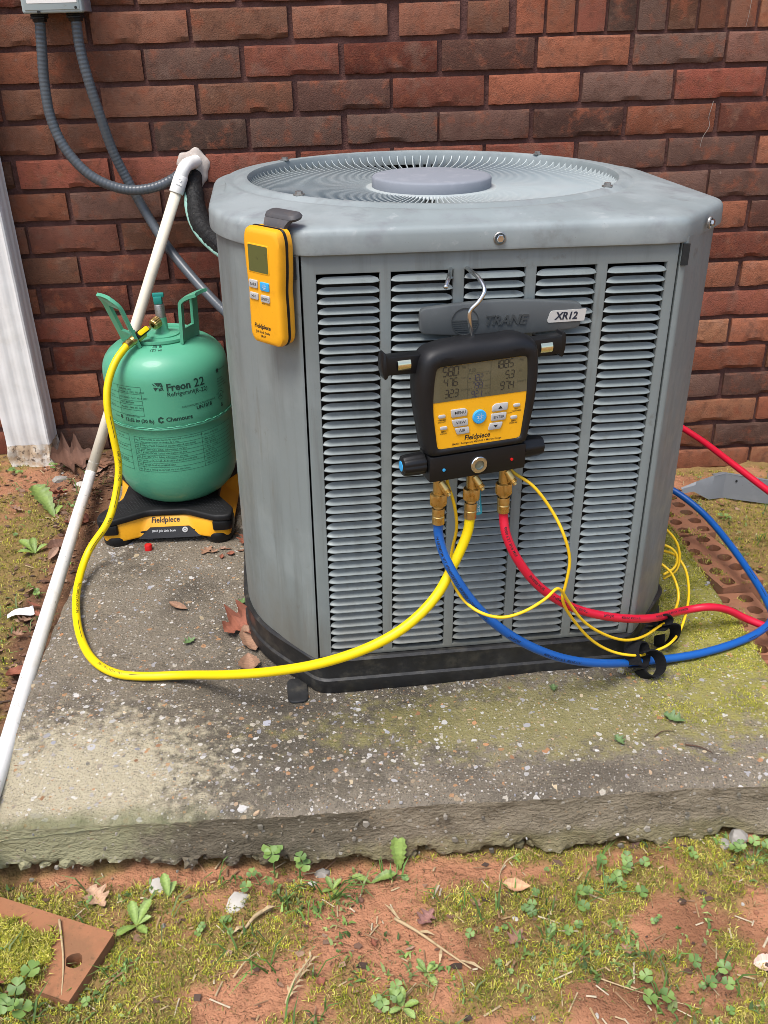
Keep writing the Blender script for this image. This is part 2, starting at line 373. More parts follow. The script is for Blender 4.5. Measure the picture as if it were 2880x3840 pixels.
def pad_material(side=False):
    m = mat('concrete_side', (.24, .198, .138, 1), .95, spec=.12, layers=[(18, 6, .45, .68, (.105, .083, .055, .8), (1, 1, 3)), (70, 6, .55, .72, (.27, .225, .155, .6), (1, 1, 2)), (260, 4, .60, .72, (.33, .28, .21, .6)), (400, 4, .55, .66, (.04, .033, .024, .6))],
        bumps=[(150, 6, .9, .004, (1, 1, 1.5)), (500, 4, .8, .002)]) if side else mat('concrete', (.195, .165, .124, 1), .92, spec=.2,
        layers=[(5, 6, .46, .66, (.090, .076, .058, .75)), (2.6, 4, .52, .7, (.062, .054, .044, .6)), (26, 6, .50, .68, (.20, .165, .115, .6)),
                (330, 4, .56, .66, (.050, .042, .032, .75)), (420, 3, .60, .68, (.30, .26, .20, .7)), (170, 4, .62, .72, (.28, .235, .165, .55)), (240, 2, .685, .72, (.33, .16, .07, .7))],
        bumps=[(240, 6, 1.0, .004), (900, 3, .7, .0015), (45, 5, .5, .008, (1, 1, 2.5))])
    nt = m.node_tree; N = nt.nodes; L = nt.links; bs = N['Principled BSDF']
    src = bs.inputs['Base Color'].links[0].from_socket
    geo = N.new('ShaderNodeNewGeometry')
    def blob(center, radii, nscale, namt, lo, hi):
        """stain mask: ellipsoid around a place, broken by noise"""
        mp = N.new('ShaderNodeMapping'); mp.vector_type = 'TEXTURE'; mp.inputs['Location'].default_value = center; mp.inputs['Scale'].default_value = radii
        L.new(geo.outputs['Position'], mp.inputs['Vector'])
        ln = N.new('ShaderNodeVectorMath'); ln.operation = 'LENGTH'; L.new(mp.outputs[0], ln.inputs[0])
        no = N.new('ShaderNodeTexNoise'); no.inputs['Scale'].default_value = nscale; no.inputs['Detail'].default_value = 7; no.inputs['Roughness'].default_value = .68
        L.new(geo.outputs['Position'], no.inputs['Vector'])
        ma = N.new('ShaderNodeMath'); ma.operation = 'MULTIPLY_ADD'; ma.inputs[1].default_value = namt; ma.inputs[2].default_value = -namt*.5
        L.new(no.outputs[0], ma.inputs[0])
        ad = N.new('ShaderNodeMath'); ad.operation = 'ADD'; L.new(ln.outputs['Value'], ad.inputs[0]); L.new(ma.outputs[0], ad.inputs[1])
        mr = N.new('ShaderNodeMapRange'); mr.inputs[1].default_value = hi; mr.inputs[2].default_value = lo; mr.interpolation_type = 'SMOOTHSTEP'
        L.new(ad.outputs[0], mr.inputs[0]); return mr.outputs[0]
    def over(src, fac, col, w):
        mu = N.new('ShaderNodeMath'); mu.operation = 'MULTIPLY'; mu.inputs[1].default_value = w; L.new(fac, mu.inputs[0])
        mx = N.new('ShaderNodeMix'); mx.data_type = 'RGBA'; L.new(mu.outputs[0], mx.inputs[0]); L.new(src, mx.inputs[6]); mx.inputs[7].default_value = col
        return mx.outputs[2]
    def speckle(src, scale, thr, rad, cols, w):
        """aggregate grains: voronoi cells picked at random, each with its own stone colour"""
        vo = N.new('ShaderNodeTexVoronoi'); vo.inputs['Scale'].default_value = scale; vo.inputs['Randomness'].default_value = 1.0
        no = N.new('ShaderNodeTexNoise'); no.inputs['Scale'].default_value = scale*1.4; no.inputs['Detail'].default_value = 2
        L.new(geo.outputs['Position'], no.inputs['Vector'])
        vm = N.new('ShaderNodeVectorMath'); vm.operation = 'MULTIPLY_ADD'; vm.inputs[1].default_value = (.8/scale,)*3
        L.new(no.outputs['Color'], vm.inputs[0]); L.new(geo.outputs['Position'], vm.inputs[2]); L.new(vm.outputs[0], vo.inputs['Vector'])
        sp = N.new('ShaderNodeSeparateColor'); L.new(vo.outputs['Color'], sp.inputs[0])
        g1 = N.new('ShaderNodeMath'); g1.operation = 'GREATER_THAN'; g1.inputs[1].default_value = thr; L.new(sp.outputs[0], g1.inputs[0])
        sz = N.new('ShaderNodeMath'); sz.operation = 'MULTIPLY'; sz.inputs[1].default_value = rad; L.new(sp.outputs[2], sz.inputs[0])
        g2 = N.new('ShaderNodeMath'); g2.operation = 'LESS_THAN'; L.new(vo.outputs['Distance'], g2.inputs[0]); L.new(sz.outputs[0], g2.inputs[1])
        mu = N.new('ShaderNodeMath'); mu.operation = 'MULTIPLY'; L.new(g1.outputs[0], mu.inputs[0]); L.new(g2.outputs[0], mu.inputs[1])
        m2 = N.new('ShaderNodeMath'); m2.operation = 'MULTIPLY'; m2.inputs[1].default_value = w; L.new(mu.outputs[0], m2.inputs[0])
        cr = N.new('ShaderNodeValToRGB'); cr.color_ramp.interpolation = 'CONSTANT'; e = cr.color_ramp.elements
        e[0].position = 0; e[0].color = cols[0]+(1,); e[1].position = 1/len(cols); e[1].color = cols[1]+(1,)
        for i in range(2, len(cols)): q = e.new(i/len(cols)); q.color = cols[i]+(1,)
        L.new(sp.outputs[1], cr.inputs[0])
        mx = N.new('ShaderNodeMix'); mx.data_type = 'RGBA'; L.new(m2.outputs[0], mx.inputs[0]); L.new(src, mx.inputs[6]); L.new(cr.outputs[0], mx.inputs[7])
        return mx.outputs[2]
    if side:
        src = over(src, blob((.22, -1.29, -.03), (.20, .3, .10), 26, 1.6, .5, 1.12), (.070, .062, .045, 1), .55)
        src = over(src, blob((-.06, -1.29, -.03), (.19, .3, .12), 30, 1.6, .55, 1.15), (.300, .285, .165, 1), .85)
        src = over(src, blob((.62, -1.29, -.085), (.5, .3, .035), 30, 1.8, .5, 1.12), (.20, .175, .075, 1), .5)
        src = speckle(src, 200, .72, .55, [(.34, .30, .24), (.24, .20, .15), (.42, .39, .34), (.28, .20, .12)], .6)
        L.new(src, bs.inputs['Base Color']); return m
    # pale washed patch at the front left corner, black algae around it, green moss along the right side
    src = over(src, blob((.30, -1.06, 0), (.34, .16, .5), 22, 2.4, .5, 1.2), (.060, .052, .040, 1), .55)
    src = over(src, blob((.10, -1.20, 0), (.38, .10, .5), 30, 2.4, .5, 1.15), (.052, .046, .036, 1), .5)
    src = over(src, blob((-.01, -1.205, 0), (.21, .14, .6), 55, 2.6, .40, 1.2), (.50, .44, .30, 1), .72)
    src = over(src, blob((.97, -.86, 0), (.22, .36, .5), 40, 2.6, .5, 1.12), (.30, .28, .055, 1), .85)
    src = over(src, blob((.72, -1.13, 0), (.45, .09, .5), 40, 2.4, .5, 1.12), (.25, .225, .065, 1), .55)
    GRAINS = [(.58, .55, .50), (.40, .36, .30), (.33, .31, .31), (.50, .45, .37), (.42, .22, .10), (.24, .20, .16), (.62, .60, .57), (.36, .27, .17)]
    src = speckle(src, 520, .30, .55, [(.05, .043, .034), (.30, .26, .20), (.04, .035, .028), (.38, .34, .27), (.22, .18, .13), (.07, .06, .045)], .5)
    src = speckle(src, 260, .68, .58, GRAINS, .6)
    src = speckle(src, 130, .78, .60, GRAINS, .7)
    src = over(src, blob((.0, -1.285, -.05), (.28, .05, .08), 16, 1.2, .5, 1.12), (.125, .135, .060, 1), .7)
    L.new(src, bs.inputs['Base Color'])
    return m
M['concrete'] = pad_material()

# ------------------------------------------------------------------ ground
PX0, PX1, PY0, PY1 = -.128, .990, -1.280, -.235     # concrete pad outline
def ground_h(x, y):
    t = min(max(-y/1.3, 0), 1)
    l = -.045+(-.078+.045)*t; r = -.172+(-.090+.172)*t
    s = smooth01(-.15, 1.08, x)
    h = l*(1-s)+r*s
    if y < -1.3: h += .014*smooth01(1.3, 1.62, -y)
    h -= .014*math.exp(-((y+1.285)/.035)**2)*smooth01(.75, .35, x)
    return h
def ground_z(x, y):
    return ground_h(x, y)+.010*fbm(x, y, 3.1, 7, 3)+.0035*fbm(x, y, 8.1, 40, 3)
BARE = [(.37, -1.410, .125, .065), (.49, -1.315, .19, .026), (.62, -1.51, .12, .045), (.85, -1.44, .05, .06), (.24, -1.475, .07, .03), (.12, -1.295, .16, .014), (.72, -1.42, .05, .03),
        (-.25, -.14, .20, .10), (-.17, -.75, .05, .3), (-.17, -.40, .05, .5), (1.10, -.55, .05, .35), (1.2, -.1, .25, .06)]
def moss_mask(x, y):
    m = .92+.55*fbm(x, y, 1.7, 9, 4)+.30*nz(x, y, 5.5, 45)
    for cx, cy, rx, ry in BARE:
        d = ((x-cx)/rx)**2+((y-cy)/ry)**2; m -= .85*math.exp(-d)
    return m
def axis(lo, fine0, fine1, hi, step):
    a = [fine0]; 
    while a[-1] < fine1-1e-6: a.append(a[-1]+step)
    s = step; out = [a[-1]]
    while out[-1] < hi: s *= 1.5; out.append(min(out[-1]+s, hi))
    s = step; pre = [fine0]
    while pre[-1] > lo: s *= 1.5; pre.append(max(pre[-1]-s, lo))
    return pre[:0:-1]+a+out[1:]
gx = axis(-60, -.62, 1.62, 60, .009); gy = axis(-60, -1.86, .02, 60, .009)
gv = []; gc = []
for y in gy:
    for x in gx:
        near = -.8 < x < 1.8 and -2.1 < y < .1
        gv.append((x, y, ground_z(x, y) if near else ground_h(min(max(x, -3), 3), min(max(y, -3), .2))))
        k = smooth01(.35, .85, moss_mask(x, y)) if near else .6
        dk = smooth01(.05, .5, fbm(x, y, 9.3, 5, 3)) if near else .3
        dirt = smooth01(-.14, -.30, x)*0 if x > -.1 else smooth01(-.5, -.12, x)*.55     # dark litter soil beside the pipe
        c = Vector((.40, .186, .102)).lerp(Vector((.18, .080, .042)), dk*.8).lerp(Vector((.075, .048, .030)), min(dirt*1.4, .9)).lerp(Vector((.19, .155, .050)), k*.75)
        gc.append((c.x, c.y, c.z, 1))
W = len(gx); gf = [(j*W+i, j*W+i+1, (j+1)*W+i+1, (j+1)*W+i) for j in range(len(gy)-1) for i in range(W-1)]
gme = mesh('ground', gv, gf, True)
ca = gme.color_attributes.new('Col', 'FLOAT_COLOR', 'POINT'); ca.data.foreach_set('color', np.array(gc, np.float32).ravel())
ground = obj('ground', gme, M['soil']); ground['kind'] = 'structure'

# ------------------------------------------------------------------ concrete pad
def pad_top_z(x, y): return .0016*fbm(x, y, 0, 40, 3)+.004*nz(x, y, 0, 4)-.016*smooth01(.16, -.12, x)*smooth01(-1.06, -1.28, y)
def pad_mesh():
    nx, ny, nzz = 260, 110, 16; T = .115
    idx = {}; v = []; f = []
    def vid(i, j, k):
        key = (i, j, k)
        if key in idx: return idx[key]
        # j: 0 front .. ny back ; k: 0 bottom .. nzz top ; finer rows near the front edge
        tj = (j/ny)**1.35
        x = PX0+(PX1-PX0)*i/nx; y = PY0+(PY1-PY0)*tj; z = -T+T*k/nzz
        d = 1-k/nzz
        rough = .0035+.010*d
        if k == nzz:
            z += pad_top_z(x, y)
            e = min((y-PY0), (x-PX0), (PX1-x))
            if e < .014: z -= .0045*(1-e/.014)**2+.003*abs(fbm(x, y, 2, 70, 2))
        if j == 0 or i == 0 or i == nx:
            ny_ = -1 if j == 0 else 0; nx_ = -1 if i == 0 else (1 if i == nx else 0)
            d2 = max(0, d-.35); o = (.002+.011*d2)*fbm(x*1.0, z*2.2, y, 22, 4)+(.016*d2*abs(fbm(x, z*2.4, y, 60, 3)))+.005*(1-abs(nz(x*.5, z*3, y, 60)))*d2+.005*nz(x, y, 7.7, 5)
            o += .012*max(0, d-.15)-.010*max(0, d-.8)*5
            y += ny_*o; x += nx_*o
        if k < nzz*.45 and (j < 4):
            # broken lower lip hanging over the soil
            cell = noise.cell(Vector((x*48, 0, 3))); lim = -.062-.018*smooth01(-.1, .5, x)+.007*cell+.013*fbm(x, 0, 4, 22, 3)
            if z < lim: y += 1.1*(lim-z) if j == 0 else 0; z = lim+(z-lim)*.25
        idx[key] = len(v); v.append((x, y, z)); return idx[key]
    for i in range(nx):
        for j in range(ny): f.append((vid(i,j,nzz), vid(i+1,j,nzz), vid(i+1,j+1,nzz), vid(i,j+1,nzz)))
        for k in range(nzz):
            f.append((vid(i,0,k), vid(i+1,0,k), vid(i+1,0,k+1), vid(i,0,k+1)))
            f.append((vid(i+1,ny,k), vid(i,ny,k), vid(i,ny,k+1), vid(i+1,ny,k+1)))
    for j in range(ny):
        for k in range(nzz):
            f.append((vid(0,j+1,k), vid(0,j,k), vid(0,j,k+1), vid(0,j+1,k+1)))
            f.append((vid(nx,j,k), vid(nx,j+1,k), vid(nx,j+1,k+1), vid(nx,j,k+1)))
    return v, f
pv, pf = pad_mesh()
pme = mesh('concrete_pad', pv, pf, True); autosmooth(pme, 60)
pad = obj('concrete_pad', pme, M['concrete'])
M['concrete_side'] = pad_material(True)
pme.materials.append(M['concrete_side'])
pme.polygons.foreach_set('material_index', [0 if p.normal.z > .55 and p.center.z > -.02 else 1 for p in pme.polygons])
tag(pad, 'weathered concrete pad with exposed pebbles carrying the grey condenser', 'concrete pad')
CHIP_COLS = [((.50, .48, .45), 22), ((.36, .35, .35), 26), ((.30, .30, .33), 14), ((.42, .30, .19), 10), ((.40, .20, .095), 5), ((.28, .14, .07), 4), ((.50, .40, .26), 8), ((.20, .18, .15), 10)]
def chips_mesh(n, place, smin, smax, pw, thick):
    mb = MB(); cs = [c for c, w in CHIP_COLS for _ in range(w)]
    for _ in range(n):
        q = place()
        if q is None: continue
        (p, U, V, Nn) = q
        s = smin+(smax-smin)*random.random()**pw; k = random.randint(5, 7); a0 = random.random()*6.28; el = random.uniform(.45, 1); ro = random.random()*3.14
        ring = []
        for i in range(k):
            a = a0+6.283*i/k+random.uniform(-.25, .25); r = s*.5*random.uniform(.7, 1.1)
            ca_, sa_ = math.cos(a)*r, math.sin(a)*r*el
            ring.append((ca_*math.cos(ro)-sa_*math.sin(ro), ca_*math.sin(ro)+sa_*math.cos(ro)))
        c = random.choice(cs); j = random.uniform(.6, 1.1); c = tuple(min(x*j, .75) for x in c)
        t = thick*random.uniform(.4, 1.2)
        v = [p+U*x+V*y-Nn*.002 for x, y in ring]+[p+U*x*.86+V*y*.86+Nn*t for x, y in ring]
        fs = [tuple(range(k, 2*k))]+[(i, (i+1) % k, k+(i+1) % k, k+i) for i in range(k)]
        mb.add(v, fs, c)
    return mb.me('chips')
def place_top():
    x = random.uniform(PX0+.004, PX1-.004); y = random.uniform(PY0+.003, PY1)
    if y > -.55 and random.random() < .55: return None
    if x > .80 and y > -1.06 and random.random() < .55: return None
    if random.random() < .9*smooth01(.25, -.25, fbm(x, y, 6.6, 9, 4)): return None
    return Vector((x, y, pad_top_z(x, y)-.0004)), Vector((1, 0, 0)), Vector((0, 1, 0)), Vector((0, 0, 1))
co = obj('pebble_chips', chips_mesh(6500, place_top, .0024, .0170, 4.6, .0006), M['chips'], pad); co['kind'] = 'stuff'
def place_front():
    x = random.uniform(PX0, PX1); z = -.012-.075*random.random()**.8
    return Vector((x, PY0-.0045-.010*max(0, -z/.115-.15), z)), Vector((1, 0, 0)), Vector((0, 0, 1)), Vector((0, -1, 0))
CHIP_SAVE = CHIP_COLS; CHIP_COLS = [((.30, .27, .22), 30), ((.20, .18, .14), 30), ((.42, .40, .37), 10), ((.26, .18, .11), 10), ((.14, .125, .10), 20)]
co = obj('pebble_chips', chips_mesh(70, place_front, .003, .012, 2.4, .0012), M['chips'], pad); co['kind'] = 'stuff'
CHIP_COLS = CHIP_SAVE

# ------------------------------------------------------------------ brick wall
BP, CH, ZT = .2032, .06869, .905            # brick pitch, course height, top of row 0
def brick_mesh(L, H, seed, chip=True, D=.055):
    rnd = random.Random(seed); nx = max(4, int(L/.0125)); zs = [0, .16, .55, .93, 1]
    v = []; f = []; chips = []
    if chip:
        for _ in range(rnd.choice((0, 1, 1, 2, 2))):
            a = rnd.random(); chips.append((a-.05, a+rnd.uniform(.10, .38), rnd.uniform(.5, 1.2)))
    def ch(t):
        m_ = 0
        for a, b, k in chips:
            if a < t < b: m_ = max(m_, k*math.sin(math.pi*(t-a)/(b-a))**.6)
        return m_
    for k, zt in enumerate(zs):
        for i in range(nx+1):
            t = i/nx; x = (t-.5)*L; z = zt*H; y = .0012*nz(x, z, seed, 60)+.0010*nz(x, z, seed+9, 160)
            if k in (2, 3): y += .0010*nz(x, z, seed+4, 30)
            if k == 0: z += .0016*nz(x, 0, seed, 90)
            if k == 4: z += .0013*nz(x, 3, seed, 90); y += .0016
            if i in (0, nx): y += .0026; x += .0014*nz(z, 1, seed, 90)
            c = ch(t)
            if k == 0: y += .0012+.0055*c; z += .0018*c
            if k == 1: z += .0022*(c-.3)+.0012*nz(x, 5, seed, 140); y -= .0003*c
            v.append((x, y, z))
    W = nx+1
    for k in range(4):
        for i in range(nx): f.append((k*W+i, k*W+i+1, (k+1)*W+i+1, (k+1)*W+i))
    n0 = len(v); v += [(-L/2, D, 0), (L/2, D, 0), (L/2, D, H), (-L/2, D, H)]
    f += [tuple([n0, n0+1]+[i for i in range(nx, -1, -1)]), tuple([n0+2, n0+3]+[4*W+i for i in range(nx+1)]),
          tuple([n0+3, n0]+[k*W for k in range(5)]), tuple([n0+1, n0+2]+[k*W+nx for k in range(4, -1, -1)])]
    me = mesh('brick', v, f); autosmooth(me, 24); return me
PAL = {'D': (0.118, 0.066, 0.05), 'B': (0.1728, 0.0783, 0.0488), 'R': (0.199, 0.0644, 0.0417), 'O': (0.2379, 0.0884, 0.0497), 'M': (0.1602, 0.081, 0.0594), 'T': (0.2573, 0.1123, 0.0612), 'W': (0.1505, 0.0562, 0.0381)}
VAR = [brick_mesh(.1935, .0570, s) for s in range(14)]
SOL = [brick_mesh(.0565, .192, 40+s, False) for s in range(3)]
for m_ in VAR+SOL: m_.materials.append(M['brick'])
wall = thing('brick_wall', 'red brown brick wall with recessed dark mortar behind the condenser', 'brick wall', (.5, 0, -.17))
wc = MB((.5, 0, -.17))
wc.box(-5, 6, .0100, .30, -.45, 3.2)
obj('mortar', wc.me('mortar'), M['mortar'], wall)
ROWCOL = {0: 'BBBBBB', 1: 'BDRRMODMO', 2: 'BBBDRODRRB', 3: 'BDDDDDOWR', 4: 'RRRRRRDDOOT', 5: 'DDOBRBDDTR', 6: 'WBRBRDBOMT', 7: 'WRWRBBRRRW', 8: 'WWRWRBDOOT', 9: 'RWRRBWBRRR',
          10: 'RWBRBRDTOT', 11: 'WBWBRBWOTT', 12: 'BBDBRWBDDT', 13: 'BWBRBDBTOT', 14: 'BBWRBDTTDO', 15: 'BWBDBRTOTT', 16: 'BBWBDBTTOT', 17: 'BWBDBRTOTT'}
def add_brick(me, x, z, col, H):
    o = bpy.data.objects.new('brick', me); COL.objects.link(o); o.parent = wall
    o.location = (x-.5, random.uniform(-.0014, .0014), z+.17); o.rotation_euler = (0, random.uniform(-.004, .004), random.uniform(-.004, .004))
    j = random.choice((.58, .75, .9, 1.0, 1.1, 1.2, 1.32))*random.uniform(.93, 1.07); g = random.uniform(.92, 1.08)
    c = PAL[col]; o.color = (c[0]*j, c[1]*j*g, c[2]*j*g, 1)
for r in range(-2, 18):
    ztop = ZT-r*CH; off = 0 if r % 2 else -.5
    for k in range(-4, 9):
        cx = (k+off)*BP; x = cx+.0965
        if x < -.72 or x > 1.62: continue
        if r <= 0 and cx > .49: continue
        s = ROWCOL.get(r, 'BBRDOBBR'); ch = s[(k+1) % len(s)] if 0 <= k+1 < len(s) else random.choice('BRDOM')
        add_brick(random.choice(VAR), x+random.uniform(-.0025, .0025), ztop-.0570+random.uniform(-.001, .001), ch, .0570)
zb0 = ZT-.0565
for (x0, x1, ch) in ((.5233, .6483, 'B'), (.6647, .7494, 'B')):
    me_ = brick_mesh(x1-x0, .0585, int(x0*1000)); me_.materials.append(M['brick']); add_brick(me_, (x0+x1)/2, zb0-.001, ch, .0565)
    for q in (1, 2): add_brick(me_, (x0+x1)/2, zb0-.001+q*CH, 'B', .0565)
x = .7659+.0283; i = 0; SC = 'OORDDBBBTBOBRB'
while x < 1.62:
    add_brick(SOL[i % 3], x, zb0-.004, SC[i % len(SC)], .192); x += .0640; i += 1
fm = MB((.5, 0, -.17))
for r in range(-30, 18):
    zt = ZT-r*CH; off = 0 if r % 2 else -.5
    for k in range(-24, 29):
        x = (k+off)*BP+.0965
        if -.72 <= x <= 1.62 and r >= -2: continue
        if x < -4.9 or x > 5.9: continue
        c = PAL[random.choice('BRDOMW')]; n0 = len(fm.f)
        fm.box(x-.096, x+.096, 0, .05, zt-.0565, zt); fm.c += [c]*(len(fm.f)-n0)
fo = obj('brick_course', fm.me('brick_course'), M['brick_far'], wall); fo['kind'] = 'stuff'

# ------------------------------------------------------------------ condenser unit  (local: X along the front, Y into depth, Z up)
unit = thing('condenser_unit', 'grey louvered outdoor air conditioner condenser with round fan grille on the concrete pad', 'air conditioner',
             matrix=Matrix.Translation((.3165, -1.05, 0)) @ Matrix.Rotation(.070, 4, 'Z') @ Matrix.Rotation(.0187, 4, 'Y'))
UW, CHM, XL, XR, YB = .458, .112, -.104, .556, .655
def outline(o=0.0, rad=.02, n=5):
    """plan of the cabinet grown by o, counter-clockwise seen from above"""
    k = o*.414
    P = [(0-k, -o), (UW+k, -o), (XR+o, CHM-k), (XR+o, YB-.20+k), (XR-.20+k, YB+o), (XL+.185-k, YB+o), (XL-o, YB-.185+k), (XL-o, CHM+.022-k)]
    return round_poly(P, [rad, rad, rad, .07, .07, .07, .07, max(rad*2.6, .088)], n+2)
def rings_mesh(rings, close_top=False, close_bot=False):
    n = len(rings[0]); v = [p for r in rings for p in r]; f = []
    for i in range(len(rings)-1):
        for k in range(n): f.append((i*n+k, i*n+(k+1) % n, (i+1)*n+(k+1) % n, (i+1)*n+k))
    if close_top: f.append(tuple((len(rings)-1)*n+k for k in range(n)))
    if close_bot: f.append(tuple(range(n-1, -1, -1)))
    return v, f
# black base pan
rg = [[(x, y, z) for x, y in outline(o, .018)] for o, z in ((.004, 0), (.007, .004), (.007, .024), (.004, .0270), (.005, .052), (.007, .058), (.004, .0615), (-.010, .0615))]
v, f = rings_mesh(rg, True, True); me = mesh('base_pan', v, f); autosmooth(me, 40)
base_pan = obj('base_pan', me, M['black_base'], unit)
mb = MB(); prism(mb, rrect(-.050, -.020, -.022, .034, .010), .001, .0050)
obj('mounting_foot', mb.me('f', bevel=.002), M['black_base'], unit)
# dark core seen through the louvers
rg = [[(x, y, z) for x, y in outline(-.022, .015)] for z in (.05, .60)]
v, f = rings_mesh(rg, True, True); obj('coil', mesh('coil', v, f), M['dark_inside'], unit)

# sheet metal corner posts
def post(name, P, z0, z1, seam=True):
    """P: plan polyline, outside on its right-hand side"""
    Q = []
    for i, p in enumerate(P):
        a = Vector(P[max(i-1, 0)]); b = Vector(P[min(i+1, len(P)-1)]); t = (b-a).normalized(); nrm = Vector((t.y, -t.x)); Q.append((p[0]-nrm.x*.006, p[1]-nrm.y*.006))
    loop = list(P)+Q[::-1]; mb = MB(); n = len(loop)
    zs = [z0+(z1-z0)*i/10 for i in range(11)]
    v = [(x, y, z) for z in zs for x, y in loop]; f = [tuple(range(n-1, -1, -1)), tuple(10*n+k for k in range(n))]
    for j in range(10):
        for k in range(n): f.append((j*n+k, j*n+(k+1) % n, (j+1)*n+(k+1) % n, (j+1)*n+k))
    me = mesh(name, v, f); autosmooth(me, 45)
    return obj(name, me, M['grey_paint'], unit)
def fil(P, r): 
    out = [P[0]]
    for i in range(1, len(P)-1):
        a, b, c = Vector(P[i-1]), Vector(P[i]), Vector(P[i+1]); p = b+(a-b).normalized()*r; q = b+(c-b).normalized()*r
        for k in range(6): t = k/5; out.append(tuple(p*(1-t)**2+b*2*t*(1-t)+q*t*t))
    return out+[P[-1]]
def bow(P, d):          # soft outward bow on the long chamfer
    out = []
    for i in range(len(P)-1):
        a, b = Vector(P[i]), Vector(P[i+1]); out.append(P[i])
        if (b-a).length > .06:
            t = (b-a).normalized(); nrm = Vector((t.y, -t.x))
            for k in range(1, 8): s = k/8; q = a.lerp(b, s)+nrm*d*4*s*(1-s); out.append((q.x, q.y))
    return out+[P[-1]]
def fil2(P, rs):
    out = [P[0]]
    for i in range(1, len(P)-1):
        a, b, c = Vector(P[i-1]), Vector(P[i]), Vector(P[i+1]); r = min(rs[i-1], (a-b).length*.49, (c-b).length*.49); p = b+(a-b).normalized()*r; q = b+(c-b).normalized()*r
        for k in range(8): t = k/7; out.append(tuple(p*(1-t)**2+b*2*t*(1-t)+q*t*t))
    return out+[P[-1]]
post('corner_post', bow(fil2([(XL, .320), (XL, CHM+.022), (-.006, .0), (-.0025, .0)], [.088, .008]), .002), .0615, .640)
post('corner_post', bow(fil2([(UW+.0025, .0), (UW+.010, 0), (XR, CHM), (XR, .150)], [.006, .020]), .002), .0615, .640)
post('corner_post', bow(fil([(XR, YB-.24), (XR, YB-.20), (XR-.20, YB), (XR-.24, YB)], .018), .002), .0615, .640)
post('corner_post', bow(fil([(XL+.24, YB), (XL+.185, YB), (XL, YB-.185), (XL, YB-.24)], .018), .002), .0615, .640)

# front panel with five louvred columns
C0, CP, CW, SZ0, SZ1, LP = .0170, .0883, .0745, .0690, .6108, .01214
def panel_mesh(w, cols, z0, z1, s0, s1, thick=.008):
    xs = [0]+[q for c in cols for q in (c, c+CW)]+[w]; zs = [z0, s0, s1, z1]; mb = MB()
    n = len(xs)
    v = [(x, 0, z) for z in zs for x in xs]; f = []
    for j in range(3):
        for i in range(n-1):
            if j == 1 and i % 2 == 1: continue
            f.append((j*n+i, j*n+i+1, (j+1)*n+i+1, (j+1)*n+i))
    mb.add(v, f); me = mb.me('front_panel')
    bm = bmesh.new(); bm.from_mesh(me); r = bmesh.ops.extrude_face_region(bm, geom=bm.faces[:])
    for g in r['geom']:
        if isinstance(g, bmesh.types.BMVert): g.co.y += thick
    bmesh.ops.recalc_face_normals(bm, faces=bm.faces)
    ed = [e for e in bm.edges if all(abs(v_.co.y) < 1e-6 for v_ in e.verts) and len(e.link_faces) == 2 and e.calc_face_angle(0) > .5]
    bmesh.ops.bevel(bm, geom=ed, offset=.0015, segments=2, profile=.5, affect='EDGES')
    bm.to_mesh(me); bm.free(); autosmooth(me, 40); return me
fp = obj('front_panel', panel_mesh(UW, [C0+CP*i for i in range(5)], .0625, .6375, SZ0, SZ1), M['grey_paint'], unit)
def louver_mesh(w):
    # pressed louver: top edge tucked inside the cabinet, flaring outward to a lip at the bottom, ends closing onto the sheet
    prof = [(.0042, .0009), (.0034, -.0004), (.0020, -.0022), (.0000, -.0036), (-.0020, -.0049), (-.0034, -.0058), (-.0030, -.0063), (.0000, -.0058)]
    ts = [0, .03, .07, .13, .5, .87, .93, .97, 1]; v = []; f = []
    for t in ts:
        e = min(t, 1-t)/.13; e = min(e, 1); e = math.sin(e*math.pi/2)
        for (y, z) in prof:
            top = (z+.0063)/.0072
            x = (t-.5)*(w+.0015-.0055*top)
            yy = .0008+(y-.0008)*e if y < .0008 else .0010+(y-.0010)*(.35+.65*e)
            zz = -.0046+(z+.0046)*(.55+.45*e)
            v.append((x, yy, zz))
    n = len(prof)
    for i in range(len(ts)-1):
        for k in range(n-1): f.append((i*n+k, i*n+k+1, (i+1)*n+k+1, (i+1)*n+k))
    me = mesh('louver', v, f, True); return me
LV = louver_mesh(CW); LV.materials.append(M['grey_paint'])
for i in range(5):
    for r in range(44):
        o = bpy.data.objects.new('louver', LV); COL.objects.link(o); o.parent = fp
        o.location = (C0+CP*i+CW/2, 0, SZ1-.0046-r*LP)
# rippled louvred side panels
def side_panel(xs, sgn, z0=.0615, z1=.640):
    mb = MB(); n = 47; ya, yb = .320 if sgn < 0 else .150, YB-.24; v = []; f = []; st = 6
    rows = []
    for r in range(n):
        for k in range(st):
            t = k/st; z = z0+.008+(z1-z0-.02)*(r+t)/n; rows.append((z, .0045*(1-t)**1.5))
    for z, b in rows:
        for y in (ya, ya+.012, ya+.02, yb-.02, yb-.012, yb): 
            e = 0 if y in (ya, yb) else (.3 if y in (ya+.012, yb-.012) else 1)
            v.append((xs+sgn*(b*e-.001), y, z))
    for j in range(len(rows)-1):
        for i in range(5): f.append((j*6+i, j*6+i+1, (j+1)*6+i+1, (j+1)*6+i))
    me = mesh('side_panel', v, f); autosmooth(me, 30); o = obj('side_panel', me, M['grey_paint'], unit); return o
side_panel(XL, -1); side_panel(XR, 1)
mb = MB(); mb.add([(XL+.24, YB-.002  , .0615), (XR-.24, YB-.002  , .0615), (XR-.24, YB-.002, .640), (XL+.24, YB-.002, .640)], [(3, 2, 1, 0)]); obj('rear_panel', mb.me('r'), M['grey_paint'], unit)
